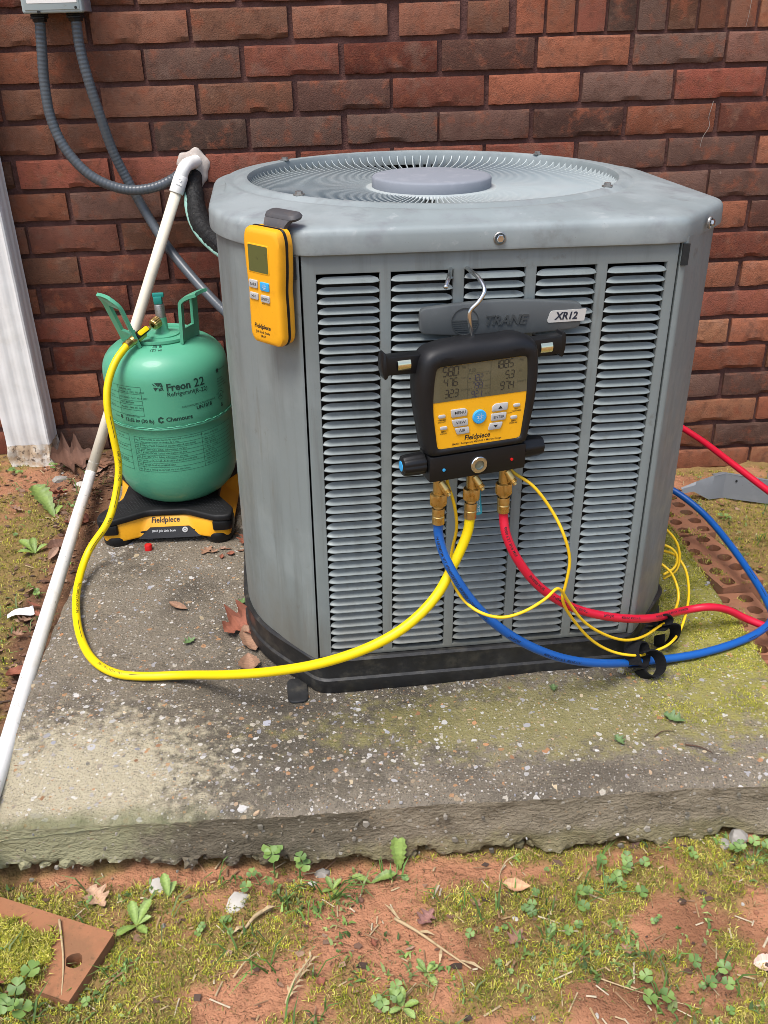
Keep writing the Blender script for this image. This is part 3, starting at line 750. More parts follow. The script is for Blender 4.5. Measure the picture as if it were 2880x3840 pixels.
# small dark clip slots at the top corners of the panel
for x0 in (-.0145, UW+.003):
    mb = MB(); mb.box(x0, x0+.0085, -.0035, -.0006, .6065, .6325); obj('clip_slot', mb.me('s'), M['dark_inside'], unit)

# cap with ring-shaped lip and dished fan opening
FX, FY, FR = .2110, .3340, .272
def cap_mesh():
    out0 = outline(.0075, .016, 8)
    # resample outline evenly
    P = [Vector(p) for p in out0]+[Vector(out0[0])]; d = [0]
    for i in range(1, len(P)): d.append(d[-1]+(P[i]-P[i-1]).length)
    N = 200; res = []
    j = 0
    for k in range(N):
        s = d[-1]*k/N
        while d[j+1] < s: j += 1
        t = (s-d[j])/(d[j+1]-d[j]); res.append(P[j].lerp(P[j+1], t))
    c = Vector((FX, FY)); rings = []
    ang = [math.atan2(p.y-c.y, p.x-c.x) for p in res]
    def shrink(p, o):  # towards the fan centre by o
        dv = c-p; return p+dv.normalized()*o
    for o, z in ((.004, .6330), (.0005, .6345), (0, .637), (.0001, .646), (.0004, .6545), (.0016, .6590), (.0042, .6622), (.0085, .6640), (.020, .6655)):
        rings.append([(q.x, q.y, z) for q in (shrink(p, o) for p in res)])
    for t, z in ((.25, .6675), (.5, .6698), (.75, .6722)):
        rr = []
        for p, a in zip(res, ang):
            s = shrink(p, .020); e = c+Vector((math.cos(a), math.sin(a)))*(FR+.030); rr.append((s.x+(e.x-s.x)*t, s.y+(e.y-s.y)*t, z))
        rings.append(rr)
    for r, z in ((FR+.030, .6740), (FR+.025, .6744), (FR+.020, .6728), (FR+.016, .6730), (FR+.010, .6768), (FR+.003, .6776), (FR-.002, .6765), (FR-.004, .6720), (FR-.004, .655)):
        rings.append([(c.x+math.cos(a)*r, c.y+math.sin(a)*r, z) for a in ang])
    v, f = rings_mesh(rings); me = mesh('cap', v, f, True); autosmooth(me, 50); return me
cap = obj('cap', cap_mesh(), M['grey_cap'], unit)
# fan grille: radial fins dropping from the rim and running flat to the hub
def fin_mesh():
    rs = [(.090, .6575, .0085), (.13, .6575, .0085), (.19, .6580, .009), (.232, .6590, .010), (.256, .6620, .013), (.264, .6655, .018), (.2695, .6715, .018)]
    v = []; f = []; tilt = -math.radians(14)
    for i, (r, z, h) in enumerate(rs):
        sw = -.012*((r-.09)/.165)**2
        for s in (0, 1):
            y = sw+s*h*math.sin(tilt); zz = z-s*h*math.cos(tilt)
            v.append((r, y-.0008, zz)); v.append((r, y+.0008, zz))
    for i in range(len(rs)-1):
        a, b = i*4, (i+1)*4
        f += [(a, b, b+1, a+1), (a+2, a+3, b+3, b+2), (a, a+2, b+2, b), (a+1, b+1, b+3, a+3)]
    return mesh('fin', v, f)
FM = fin_mesh(); FM.materials.append(M['fin_metal']); NF = 124
mb = MB(); lathe(mb, [(.0, .6580), (.092, .6580), (.098, .6570), (.100, .654), (.092, .6535)], 64)
grille = obj('fan_grille', mb.me('h', auto=True), M['fin_metal'], unit, (FX, FY, 0))
for k in range(NF):
    o = bpy.data.objects.new('fin', FM); COL.objects.link(o); o.parent = grille; o.rotation_euler = (0, 0, 2*math.pi*k/NF)
mb = MB(); lathe(mb, [(.088, .6570), (.0885, .659), (.0885, .6705), (.0865, .6730), (.082, .6738), (0, .6744)], 72); obj('hub', mb.me('h', auto=True, ang=50), M['hub_plastic'], grille)
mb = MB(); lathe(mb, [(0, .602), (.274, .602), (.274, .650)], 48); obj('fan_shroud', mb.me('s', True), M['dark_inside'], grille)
for a in (40, 140, 222, 318):
    a = math.radians(a); p = Vector((FX+math.cos(a)*(FR+.002), FY+math.sin(a)*(FR+.002), .6775)); mb = MB()
    lathe(mb, [(.0075, 0), (.0075, .0016), (.0050, .0018), (.0048, .0050), (0, .0052)], 6, p); obj('grille_screw', mb.me('s'), M['dull_steel'], unit)
# hexagon screws with washers on the cap skirt
for (p, ax) in ((Vector((.232, -.0080, .6475)), Vector((0, -1, 0))), (Vector((.5135, .0478-.0035, .6475)), Vector((.72, -.69, 0)))):
    mb = MB(); lathe(mb, [(.0075, -.001), (.0075, .0010), (.0062, .0018)], 20, p, ax); w = obj('screw', mb.me('w'), M['dull_steel'], unit)
    mb = MB(); lathe(mb, [(.0046, .0012), (.0046, .0046), (.0038, .0054), (0, .0054)], 6, p, ax); obj('screw_head', mb.me('s'), M['steel'], w)

# maker's badge
bz = .5545; bx0, bx1 = .1295, .3450; P = []
for i in range(13):
    t = i/12; P.append((bx0+.008+(bx1-bx0-.016)*t, bz-.0155-.0055*math.sin(math.pi*t)-.001*(t)))
for i in range(13):
    t = 1-i/12; P.append((bx0+.008+(bx1-bx0-.016)*t, bz+.0145+.0065*math.sin(math.pi*t)))
P = round_poly(P, [.009 if i in (0, 12, 13, 25) else 0.0005 for i in range(26)], 4)
mb = MB(); prism(mb, P, .0045, .0155, 'xz'); badge = obj('badge', mb.me('b', bevel=.0018), M['badge'], unit)
ec = (.1925, .5525); mb = MB()
lathe(mb, [(.0155, .0150), (.0168, .0158), (.0168, .0166), (.0160, .0166), (.0158, .0158)], 40, (ec[0], 0, ec[1]), (0, -1, 0)); obj('emblem_ring', mb.me('e'), M['badge_dark'], badge)
mb = MB()
for i in range(6):
    zz = ec[1]+.001-.0026*i; hw = math.sqrt(max(.0160**2-(zz-ec[1])**2, 0)); mb.box(ec[0]-hw, ec[0]+hw, -.0166, -.0150, zz-.0007, zz+.0007)
obj('emblem_lines', mb.me('e'), M['badge_dark'], badge)
def front_text(parent, name, body, size, x, z, y, m, **kw):
    v, f = text(body, size, **kw); n = len(v)
    V = [(x+a, y, z+b) for a, b in v]
    return obj(name, mesh(name, V, f), m, parent)
def raised_text(parent, name, body, size, x, z, y0, y1, m, **kw):
    v, f = text(body, size, **kw); me = mesh(name, [(x+a, y1, z+b) for a, b in v], f)
    bm = bmesh.new(); bm.from_mesh(me); r = bmesh.ops.extrude_face_region(bm, geom=bm.faces[:])
    for g in r['geom']:
        if isinstance(g, bmesh.types.BMVert): g.co.y = y0
    bmesh.ops.recalc_face_normals(bm, faces=bm.faces); bm.to_mesh(me); bm.free()
    return obj(name, me, m, parent)
raised_text(badge, 'lettering', 'TRANE', .0165, .2155, .5470, -.0150, -.0172, M['badge_dark'], bold=.022, shear=.3, sx=1.0)
Pp = round_poly([(.2935, .5465), (.3405, .5475), (.3425, .5620), (.2975, .5610)], [.004, .001, .001, .004], 4)
mb = MB(); prism(mb, Pp, .0150, .0166, 'xz'); plate = obj('model_plate', mb.me('p'), M['plate_silver'], badge)
front_text(badge, 'model_lettering', 'XR12', .0125, .3035, .5503, -.0169, M['ink_navy'], bold=.035, shear=.22, sx=.95)

# ------------------------------------------------------------------ digital refrigerant scale
SX, SY = .0225, -.459
scale = thing('refrigerant_scale', 'black and yellow digital platform scale under the green cylinder', 'scale', (SX, SY, 0))
h = .1235
mb = MB(); prism(mb, rrect(-.112, .112, -.108, .108, .03), .007, .024); obj('base', mb.me('b', bevel=.003), M['black_plastic'], scale)
for sx in (-1, 1):
    for sy in (-1, 1):
        mb = MB(); lathe(mb, [(.026, 0), (.0285, .004), (.029, .016), (.027, .020), (.0, .020)], 28, (sx*.096, sy*.096, 0)); obj('foot', mb.me('f', auto=True), M['black_plastic'], scale)
def notched(a, d, w0, w1):
    """square of half size a, each side notched inward by d between half widths w0 (inner) and w1 (outer)"""
    q = [(-a, -a), (-w1, -a), (-w0, -a+d), (w0, -a+d), (w1, -a), ]
    P = []
    for k in range(4):
        c, s = (1, 0, -1, 0)[k], (0, 1, 0, -1)[k]
        P += [(x*c-y*s, x*s+y*c) for x, y in q]
    return P
# yellow shell: lower body whose sides slope inwards
lo_raw = [(-.122, -.122), (-.080, -.122), (-.052, -.110), (.052, -.110), (.080, -.122)]
for k in range(1, 4):
    c, s_ = (1, 0, -1, 0)[k], (0, 1, 0, -1)[k]
    lo_raw += [(x*c-y*s_, x*s_+y*c) for x, y in ((-.122, -.122), (-.080, -.122), (-.045, -.122), (.045, -.122), (.080, -.122))]
lo = round_poly(lo_raw, [.025, .006, .006, .006, .006]*4, 4)
hi = round_poly(notched(.120, .034, .037, .090), [.025, .006, .006, .006, .006]*4, 4)
n = len(lo); v = [(x, y, .0125) for x, y in lo]+[(x, y, .0165) for x, y in lo]+[(x*1.0, y*1.0, .0535) for x, y in hi]
f = [tuple(range(n-1, -1, -1))]+[(j*n+i, j*n+(i+1) % n, (j+1)*n+(i+1) % n, (j+1)*n+i) for j in range(2) for i in range(n)]+[tuple(2*n+i for i in range(n))]
mb = MB(); mb.add(v, f); shell = obj('yellow_shell', mb.me('shell', bevel=.0015, ang=30), M['yellow_plastic'], scale)
top = round_poly(notched(h+.004, .034, .036, .094), [.026, .010, .010, .010, .010]*4, 4)
mb = MB(); prism(mb, top, .047, .0605); plat = obj('platform', mb.me('p', bevel=.004, seg=3), M['grip_plastic'], scale)
# corner pads reaching down over the shell
for sx in (-1, 1):
    for sy in (-1, 1):
        P = [(.088, .1275), (.1275, .1275), (.1275, .088), (.112, .090), (.090, .112)]
        P = [(x*sx, y*sy) for x, y in P]
        if sx*sy < 0: P = P[::-1]
        P = round_poly(P, [.006, .022, .006, .006, .006] if sx*sy > 0 else [.006, .006, .006, .022, .006], 4)
        mb = MB(); prism(mb, P, .0275, .0475); obj('corner_bumper', mb.me('c', bevel=.003), M['black_plastic'], scale)
# grip dots on the platform
mb = MB(); s_ = .0062
for i in range(-19, 20):
    for j in range(-19, 20):
        x = i*s_+(s_/2 if j % 2 else 0); y = j*s_
        if max(abs(x), abs(y)) > .116 or (abs(x) < .05 and abs(y) > .080) or (abs(y) < .05 and abs(x) > .080) or (abs(y) > .085 and abs(x) < .097-.001 and abs(y) > abs(x)*.55+.062) or (abs(x) > .085 and abs(x) > abs(y)*.55+.062): continue
        if math.hypot(x-.0175, y-.004) < .07: continue
        r = .0016; mb.add([(x-r, y-r*.4, .0604), (x+r, y-r*.4, .0604), (x+r, y+r*.4, .0604), (x-r, y+r*.4, .0604), (x, y, .0614)], [(0, 1, 4), (1, 2, 4), (2, 3, 4), (3, 0, 4)])
g = obj('grip_dots', mb.me('g'), M['black_rubber'], plat); g['kind'] = 'stuff'
# control strip below the front notch
def face_y(z): return -.110+(z-.0165)/.037*.024
mb = MB(); mb.add([(-.056, face_y(.0115)-.0022, .0115), (.064, face_y(.0115)-.0022, .0115), (.041, face_y(.0290)-.0022, .0290), (-.033, face_y(.0290)-.0022, .0290), (-.056, -.095, .0115), (.064, -.095, .0115), (.041, -.090, .0290), (-.033, -.090, .0290)], [(0, 1, 2, 3), (3, 2, 6, 7), (0, 3, 7, 4), (1, 5, 6, 2)])
strip = obj('control_strip', mb.me('c'), M['black_plastic'], scale)
nrm = Vector((0, -.88, .47)).normalized()
def slope_pt(x, t): z = .0165+.0105*t; return Vector((x, face_y(z)-.0026, z))
v, f = text('SR47 Job Link Scale', .0058, bold=.008)
mb = MB(); mb.add([slope_pt(-.030+a, .50+b/.0118) for a, b in v], f); obj('print', mb.me('t'), M['ink_white'], strip)
mb = MB(); c_ = slope_pt(.0335, .68); lathe(mb, [(.0055, -.001), (.0055, .0014), (.0046, .0022), (0, .0022)], 24, c_, nrm); pb = obj('power_button', mb.me('b', auto=True), M['button_grey'], strip)
mb = MB(); lathe(mb, [(.0020, .00235), (.0028, .00235)], 20, c_, nrm); obj('power_symbol', mb.me('b'), M['ink_navy'], strip)
fsl = Vector((0, -.108+.0890, 0))
def face_pt(x, z):       # on the yellow recessed front face
    return Vector((x, face_y(z)-.0008, z))
v, f = text('Fieldpiece', .0135, bold=.018, shear=.12, space=1.0)
mb = MB(); mb.add([face_pt(-.031+a, .0365+b*.95) for a, b in v], f); obj('lettering', mb.me('t'), M['ink_black'], shell)

# ------------------------------------------------------------------ refrigerant cylinder
GX, GY, GR = .0410, -.455, .1145
cyl = thing('refrigerant_cylinder', 'green refrigerant cylinder with two carry handles standing on the platform scale', 'gas cylinder', (GX, GY, .0605))
prof = [(0, .0640), (.050, .0640), (.064, .0612), (.077, .0660), (.090, .0745), (.1005, .0860), (.1075, .0995), (.1120, .1150), (GR, .132)]
prof += [(GR, .132+.0965*i/6) for i in range(1, 7)]
prof += [(GR+.0012, .2295), (GR+.0020, .2312), (GR+.0012, .2332), (GR-.0002, .2345)]
prof += [(GR, .2350+.080*i/5) for i in range(0, 6)]
prof += [(.1136, .3240), (.1112, .3330), (.1065, .3425), (.0990, .3515), (.0885, .3595), (.0750, .3660), (.0590, .3708), (.0400, .3738), (.020, .3753), (0, .3758)]
mb = MB((GX, GY, .0605)); lathe(mb, prof, 96, (GX, GY, 0)); body = obj('body', mb.me('b', True), M['green_steel'], cyl)
# weld bead along the seam
mb = MB((GX, GY, .0605)); Pc = [Vector((GX+math.cos(a)*(GR+.0012), GY+math.sin(a)*(GR+.0012), .2348+.0005*math.sin(a*37)+.0005*math.sin(a*23+1))) for a in [2*math.pi*i/150 for i in range(151)]]
tube(mb, Pc, lambda i: .0009+.0004*math.sin(i*1.7), 6, False); obj('weld_seam', mb.me('w', True), M['green_steel'], body)
# collar flange on the shoulder and two looped handles
mb = MB((GX, GY, .0605)); v = []; f = []; NA = 40; K = 6
for i in range(NA+1):
    a = math.radians(-205+ (320)*i/NA)
    for (r, z) in ((.0585, .3705), (.0605, .3730), (.0600, .3775), (.0580, .3777), (.0560, .3740), (.0560, .3705)):
        v.append((GX+math.cos(a)*r, GY+math.sin(a)*r, z))
for i in range(NA):
    for k in range(K-1): f.append((i*K+k, (i+1)*K+k, (i+1)*K+k+1, i*K+k+1))
mb.add(v, f); obj('collar', mb.me('c', auto=True), M['green_steel'], cyl)
def handle(az, lean, w0=.052, w1=.040, Hh=.084, curl=.016, twist=0):
    """bent sheet frame with a slot; az azimuth of the outward direction"""
    d = Vector((math.cos(az), math.sin(az), 0)); t = Vector((-math.sin(az), math.cos(az), 0)); o = Vector((GX, GY, .3700))
    us = [-1, -.55, .55, 1]; rows = []
    NS = 16
    for i in range(NS+1):
        s = i/NS; hgt = Hh*s; out = .054+lean*s
        if s > .72: q = (s-.72)/.28; out += curl*q*q; hgt -= curl*.25*q*q
        w = (w0+(w1-w0)*s)*.5
        if s > .78: w *= math.sqrt(max(1-((s-.78)/.22)**2*.5, 0.05))
        rows.append((s, out, hgt, w))
    mb = MB((GX, GY, .0605)); cols = [-1, -.56, -.54, 0, .54, .56, 1]
    v = []; f = []
    for (s, out, hgt, w) in rows:
        for c in cols:
            hole_edge = .0
            lift = .0035*(abs(c) ** 3)       # rolled rims
            v.append(o+d*(out+lift)+t*(w*c+twist*s)+Vector((0, 0, hgt)))
    n = len(cols)
    for i in range(NS):
        s = (i+.5)/NS
        for k in range(n-1):
            if .28 < s < .76 and k in (2, 3): continue
            if .24 < s < .84 and k in (2, 3) and False: continue
            f.append((i*n+k, i*n+k+1, (i+1)*n+k+1, (i+1)*n+k))
    mb.add(v, f); me = mb.me('handle')
    bm = bmesh.new(); bm.from_mesh(me); bmesh.ops.recalc_face_normals(bm, faces=bm.faces)
    bmesh.ops.solidify(bm, geom=bm.faces[:], thickness=.0058)
    bmesh.ops.recalc_face_normals(bm, faces=bm.faces); bm.to_mesh(me); bm.free(); autosmooth(me, 40)
    return obj('handle', me, M['green_steel'], cyl)
handle(math.radians(218), .032, w0=.066, w1=.072, Hh=.097, curl=.008)
handle(math.radians(-22), .006, w0=.062, w1=.060, Hh=.097, curl=.030)
# valve: green boss, steel stem, green cap, brass side port
mb = MB((GX, GY, .0605)); lathe(mb, [(.030, .3745), (.030, .3764), (.014, .3790), (.0105, .384), (.0098, .404), (.0098, .406), (0, .406)], 28, (GX+.004, GY, 0)); obj('valve_boss', mb.me('v', auto=True), M['green_steel'], cyl)
mb = MB((GX, GY, .0605)); lathe(mb, [(.0092, .405), (.0092, .4285), (.0080, .4305), (0, .4305)], 24, (GX+.004, GY, 0)); vs_ = obj('valve_stem', mb.me('v', auto=True), M['dull_steel'], cyl)
mb = MB((GX, GY, .0605)); bx = (GX+.004, GY)
mb.box(bx[0]-.0085, bx[0]+.0065, bx[1]-.006, bx[1]+.006, .4305, .4445); mb.box(bx[0]-.010, bx[0]+.0105, bx[1]-.0035, bx[1]+.0035, .4425, .4505)
obj('valve_cap', mb.me('v', bevel=.0015), M['green_cap'], vs_)
# print wrapped on the drum: (angle, height) measured from the front
def wrap(mb, v2, f, ang0, z0, R=GR+.0004, rot=0):
    ca, sa = math.cos(rot), math.sin(rot); V = []
    for a, b in v2:
        a, b = a*ca-b*sa, a*sa+b*ca; th_ = math.radians(ang0)+a/R; V.append((GX+R*math.sin(th_), GY-R*math.cos(th_), z0+b))
    mb.add(V, f)
def drum_text(mb, s, size, ang, z, **kw): v, f = text(s, size, **kw); wrap(mb, v, f, ang, z)
def drum_line(mb, a0, z0, a1, z1, w=.0005):
    n = max(1, int(abs(a1-a0)/4)); R = GR+.0004
    for i in range(n):
        q = []
        for t, s in ((i/n, -1), ((i+1)/n, -1), ((i+1)/n, 1), (i/n, 1)):
            a = a0+(a1-a0)*t; z = z0+(z1-z0)*t; da = 0
            if abs(a1-a0) < .01: da = s*w/R*57.3*.5; dz = 0
            else: dz = s*w*.5
            th_ = math.radians(a+da); q.append((GX+R*math.sin(th_), GY-R*math.cos(th_), z+dz))
        if abs(a1-a0) < .01:
            a = math.radians(a0); d = w/R*.5; q = [(GX+R*math.sin(a-d), GY-R*math.cos(a-d), z0), (GX+R*math.sin(a+d), GY-R*math.cos(a+d), z0), (GX+R*math.sin(a+d), GY-R*math.cos(a+d), z1), (GX+R*math.sin(a-d), GY-R*math.cos(a-d), z1)]
        mb.add(q, [(0, 1, 2, 3)])
O3 = (GX, GY, .0605)
mb = MB(O3)
drum_text(mb, 'Freon', .0185, 8.6, .3040, bold=.030, sx=1.0); drum_text(mb, '22', .0225, 33.6, .3030, bold=.012)
# star mark of four folded triangles left of the name
for tri in (((-.006, .008), (0, .001), (.000, .008)), ((.000, .008), (.001, .001), (.0075, .0075)), ((-.0055, -.007), (0, -.001), (-.0085, .000)), ((.0005, -.007), (.001, -.001), (.007, -.006)), ((.003, .001), (.0085, .0005), (.0075, .0060)), ((-.0095, .008), (-.0030, .0015), (-.0080, .0035)), ((.003, -.001), (.0092, -.0075), (.0078, .000))):
    wrap(mb, list(tri), [(0, 1, 2)], 1.8, .3120)
drum_text(mb, 'UN1018', .0096, 33.5, .2605, bold=.03)
for q in range(6):      # hexagonal company mark
    a = math.radians(60*q+30); b = math.radians(60*q+90)
    if q in (5,): continue
    P = [(.0062*math.cos(a), .0066*math.sin(a)), (.0062*math.cos(b), .0066*math.sin(b)), (.0028*math.cos(b), .0030*math.sin(b)), (.0028*math.cos(a), .0030*math.sin(a))]
    wrap(mb, P, [(0, 1, 2, 3)], .4, .2500)
drum_text(mb, 'Chemours', .0112, 4.8, .2465, bold=.03)
drum_text(mb, '13.62 kg (30 lb)', .0094, -35.5, .2448, bold=.03)
drum_text(mb, '\u2191', .010, 61, .3130) if False else None
obj('bold_print', mb.me('t'), M['ink_green'], body)
mb = MB(O3)
drum_text(mb, 'Refrigerant', .0112, 8.6, .2935, bold=.008); drum_text(mb, '(R-22)', .0112, 33.0, .2915, bold=.008)
drum_text(mb, 'CHLORODIFLUOROMETHANE', .0052, 20, .2687); drum_text(mb, 'COMPONENTE(S)', .0040, -35, .2545)
# left table
for z in (.3120, .2985, .2860, .2780, .2680, .2575): drum_line(mb, -62, z, -14.3, z)
for a in (-14.3, -39): drum_line(mb, a, .2575, a, .3120)
for t_, z in (('(800) 595-1473', .3055), ('Outside US  (302) 773-2000', .3005), ('COQUIND - 54 11 4613 2007', .2895), ('+61 2 80372994', .2805), ('Plantilox - 0800 701 0450', .2710)): drum_text(mb, t_, .0046, -37.8, z)
for t_, z in (('Emergencia', .3045), ('Urgencias tox.', .2895), ('Emergencies', .2700)): drum_text(mb, t_, .0040, -57, z)
# lower multilingual table
rowz = [.2155, .2040, .1960, .1890, .1815, .1740, .1655, .1570, .1475]
for z in rowz: drum_line(mb, -29, z, 74, z)
for a in (-29, -23, 35): drum_line(mb, a, rowz[-1], a, rowz[0])
LINES = ['ATENCION: La informacion de seguridad se encuentra en la caja', 'PERHATIAN: Maklumat keselamatan di atas kotak', 'ATTENTION: Safety information on box', 'ATTENTION: Safety information on box', 'ATTENTION: Safety information on box',
         '', '', 'Luu y: thong tin an toan co tren san pham.']
CODE = ['MX', 'MY', 'NZ', 'PH', 'SG', 'TH', 'TW', 'VN']; NUM = ['ANAC: 0170 2022', '1800 816 012', '+64 4 8019036', '1 800 1 114 1601', '65 429 098', '1800-701-177', '00801-855-119', '1800 577171']
for i in range(8):
    zz = (rowz[i]+rowz[i+1])/2-.0017
    if i == 0: drum_text(mb, LINES[0], .0044, -22, .2105); drum_text(mb, 'No remueva/retire el cilindro de la caja.', .0044, -22, .2055)
    elif LINES[i]: drum_text(mb, LINES[i], .0050, -22, zz)
    else:                                   # rows in scripts too fine to read: close-set strokes
        rr = random.Random(i)
        a = -21.5
        while a < (28 if i == 5 else 8):
            wdt = rr.uniform(.6, 1.3); hh_ = rr.uniform(.0022, .0034)
            drum_line(mb, a, zz, a, zz+hh_, .0005); drum_line(mb, a+wdt*.6, zz+rr.uniform(0, .001), a+wdt*.6, zz+hh_*rr.uniform(.6, 1), .0005)
            if rr.random() < .6: drum_line(mb, a, zz+hh_, a+wdt*.6, zz+hh_-.0001, .0005)
            a += wdt+.35
    drum_text(mb, CODE[i], .0042, -27.6, zz); drum_text(mb, NUM[i], .0044, 37, zz)
for z in (.2185, .2075, .1960, .1845, .1725, .1600, .1475): drum_line(mb, -75, z, -35, z)
drum_line(mb, -35, .1475, -35, .2185)
for t_, z in (('+7 (495) 7601', .2110), ('+380 445 6011-2', .1900), ('+971-324-4677', .1655), ('+971-505-5569', .1620)): drum_text(mb, t_, .0044, -54, z)
# listing mark and small notes on the right
for r0, r1 in ((.0078, .0086),):
    v = []; f = []
    for k in range(28):
        a = 2*math.pi*k/28; v += [(r0*math.cos(a), r0*math.sin(a)), (r1*math.cos(a), r1*math.sin(a))]
    f = [(2*k, 2*k+1, (2*k+3) % 56, (2*k+2) % 56) for k in range(28)]; wrap(mb, v, f, 63.6, .2700)
drum_text(mb, 'UL', .0085, 60.9, .2672, bold=.01)
for k, chx in enumerate('CLASSIFIED'):
    a = math.radians(165-k*16.5); v, f = text(chx, .0044); ca_, sa_ = math.cos(a-math.pi/2), math.sin(a-math.pi/2)
    wrap(mb, [(.0102*math.cos(a)+x*ca_-y*sa_, .0102*math.sin(a)+x*sa_+y*ca_) for x, y in v], f, 63.6, .2700)
for i, t_ in enumerate(('this end up', 'Non refillable', 'Contents under', 'pressure  warning')): drum_text(mb, t_, .0042, 60.5, .3010-.0050*i)
drum_text(mb, 'this end up', .0048, 66, .3165)
wrap(mb, [(-.003, 0), (.003, 0), (.003, .004), (.0055, .004), (0, .0085), (-.0055, .004), (-.003, .004)], [(0, 1, 2, 3, 4, 5, 6)], 62.5, .3140)
wrap(mb, [(-.002, .008), (-.002, .003), (-.0042, .003), (0, 0), (.0042, .003), (.002, .003), (.002, .008)], [(0, 1, 2, 3, 4, 5, 6)], 64, .2470)
wrap(mb, [(-.002, .008), (-.002, .003), (-.0042, .003), (0, 0), (.0042, .003), (.002, .003), (.002, .008)], [(0, 1, 2, 3, 4, 5, 6)], -40, .2470)
drum_text(mb, 'Recipe', .0045, -49, .2490)
obj('fine_print', mb.me('t'), M['ink_green'], body)
# handwritten weights on the shoulder
def shoulder(r): # height of the shoulder profile at radius r
    for (r0, z0), (r1, z1) in zip(prof[-11:], prof[-10:]):
        if r1 <= r <= r0: return z1+(z0-z1)*(r-r1)/(r0-r1)
    return .3755
mb = MB(O3)
def scrawl(strokes, x, rad, s):
    for st in strokes:
        P = []
        for a, b in st:
            r = rad+(-b)*s; th_ = (x+a*s)/rad; P.append(Vector((GX+r*math.sin(th_), GY-r*math.cos(th_), shoulder(r)+.0004)))
        tube(mb, catmull(P, 4), .00042, 4)
three = [[(0, 1.7), (.5, 2), (.9, 1.6), (.4, 1.1), (.9, .6), (.5, 0), (0, .3)]]; five = [[(.9, 2), (.1, 2), (.1, 1.2), (.7, 1.2), (.8, .4), (.1, 0)]]
two = [[(0, 1.6), (.5, 2), (.8, 1.5), (0, 0), (.9, .1)]]; one = [[(.3, 2), (.2, 0)]]; b_ = [[(0, 2), (0, 0)], [(0, .6), (.5, .9), (.6, .2), (0, .1)]]; o_ = [[(.4, 1), (0, .5), (.3, 0), (.8, .4), (.4, 1)]]; z_ = [[(0, 1), (.8, 1), (0, 0), (.8, .1)]]
s_ = .0035; xx = -.006
for st, dx in ((three, 0), (five, 1.3), (one, 3.4), (b_, 4.1)): scrawl([[(a+dx, b) for a, b in q] for q in st], xx, .066, s_)
for st, dx in ((one, -.9), (two, .1), (five, 1.3), (o_, 3.2), (z_, 4.3)): scrawl([[(a*.9+dx, b*.9) for a, b in q] for q in st], xx, .076, s_)
obj('handwriting', mb.me('h'), M['ink_black'], body)

# ------------------------------------------------------------------ digital manifold gauge (local: x right, y up, z towards the viewer)
def device_matrix(o, yaw, roll):
    U = Vector((math.cos(yaw), math.sin(yaw), 0)); Nn = Vector((math.sin(yaw), -math.cos(yaw), 0)); V = Vector((0, 0, 1))
    U2 = U*math.cos(roll)+V*math.sin(roll); V2 = V*math.cos(roll)-U*math.sin(roll)
    return Matrix(((U2.x, V2.x, Nn.x, o[0]), (U2.y, V2.y, Nn.y, o[1]), (U2.z, V2.z, Nn.z, o[2]), (0, 0, 0, 1)))
MG = device_matrix((.531, -1.118, .469), .273, -.0136)
gauge = thing('manifold_gauge', 'black and yellow digital manifold gauge hanging by a steel hook from the louvers', 'gauge', matrix=MG)
def loft(polys, zs, close=True):
    n = len(polys[0]); v = [(x, y, z) for P, z in zip(polys, zs) for x, y in P]
    f = [(i*n+k, i*n+(k+1) % n, (i+1)*n+(k+1) % n, (i+1)*n+k) for i in range(len(zs)-1) for k in range(n)]
    if close: f += [tuple(range(n-1, -1, -1)), tuple((len(zs)-1)*n+k for k in range(n))]
    return v, f
def sc(P, dx, dy=None):      # inset a polygon roughly by dx (towards the centre)
    dy = dx if dy is None else dy
    cx = sum(p[0] for p in P)/len(P); cy = sum(p[1] for p in P)/len(P)
    w = max(abs(p[0]-cx) for p in P); h_ = max(abs(p[1]-cy) for p in P)
    return [(cx+(x-cx)*(1-dx/w), cy+(y-cy)*(1-dy/h_)) for x, y in P]
boot = round_poly([(-.0665, -.062), (.0655, -.062), (.0695, -.036), (.0755, .000), (.0770, .035), (.0730, .068), (.050, .0765), (.020, .0745), (-.012, .0760), (-.045, .0745), (-.0720, .068), (-.0790, .035), (-.0770, .000), (-.0705, -.036)],
                  [.008, .008, .02, .02, .02, .022, .02, .012, .012, .02, .022, .02, .02, .02], 5)
face = round_poly([(-.0545, -.0515), (.0540, -.0515), (.0595, .000), (.0590, .030), (.0575, .0520), (-.0570, .0505), (-.0600, .030), (-.0612, .000)], [.004, .004, .02, .02, .005, .005, .02, .02], 4)
v, f = loft([sc(boot, .006), sc(boot, .001), boot, sc(boot, .0015), sc(boot, .006), sc(boot, .011)], [-.037, -.032, -.016, -.006, .001, .0032], False)
nb = len(boot); f.append(tuple(range(nb-1, -1, -1)))
# bridge the boot rim to the face opening
def resample(P, N):
    Q = [Vector(p) for p in P]; cx = sum((q for q in Q), Vector((0, 0)))/len(Q); out = []
    for k in range(N):
        a = 2*math.pi*k/N-math.pi*.75; d = Vector((math.cos(a), math.sin(a))); best = None
        for i in range(len(Q)):
            p, q = Q[i], Q[(i+1) % len(Q)]; e = q-p; den = d.x*e.y-d.y*e.x
            if abs(den) < 1e-12: continue
            w = p-Vector((0, -.002)); t = (w.x*e.y-w.y*e.x)/den; s = (w.x*d.y-w.y*d.x)/den
            if t > 0 and -1e-6 <= s <= 1+1e-6 and (best is None or t < best): best = t
        out.append((d.x*best, -.002+d.y*best))
    return out
NB = 120; B = resample(boot, NB); Fc = resample(face, NB)
def mixp(A, B_, t): return [(a[0]+(b[0]-a[0])*t, a[1]+(b[1]-a[1])*t) for a, b in zip(A, B_)]
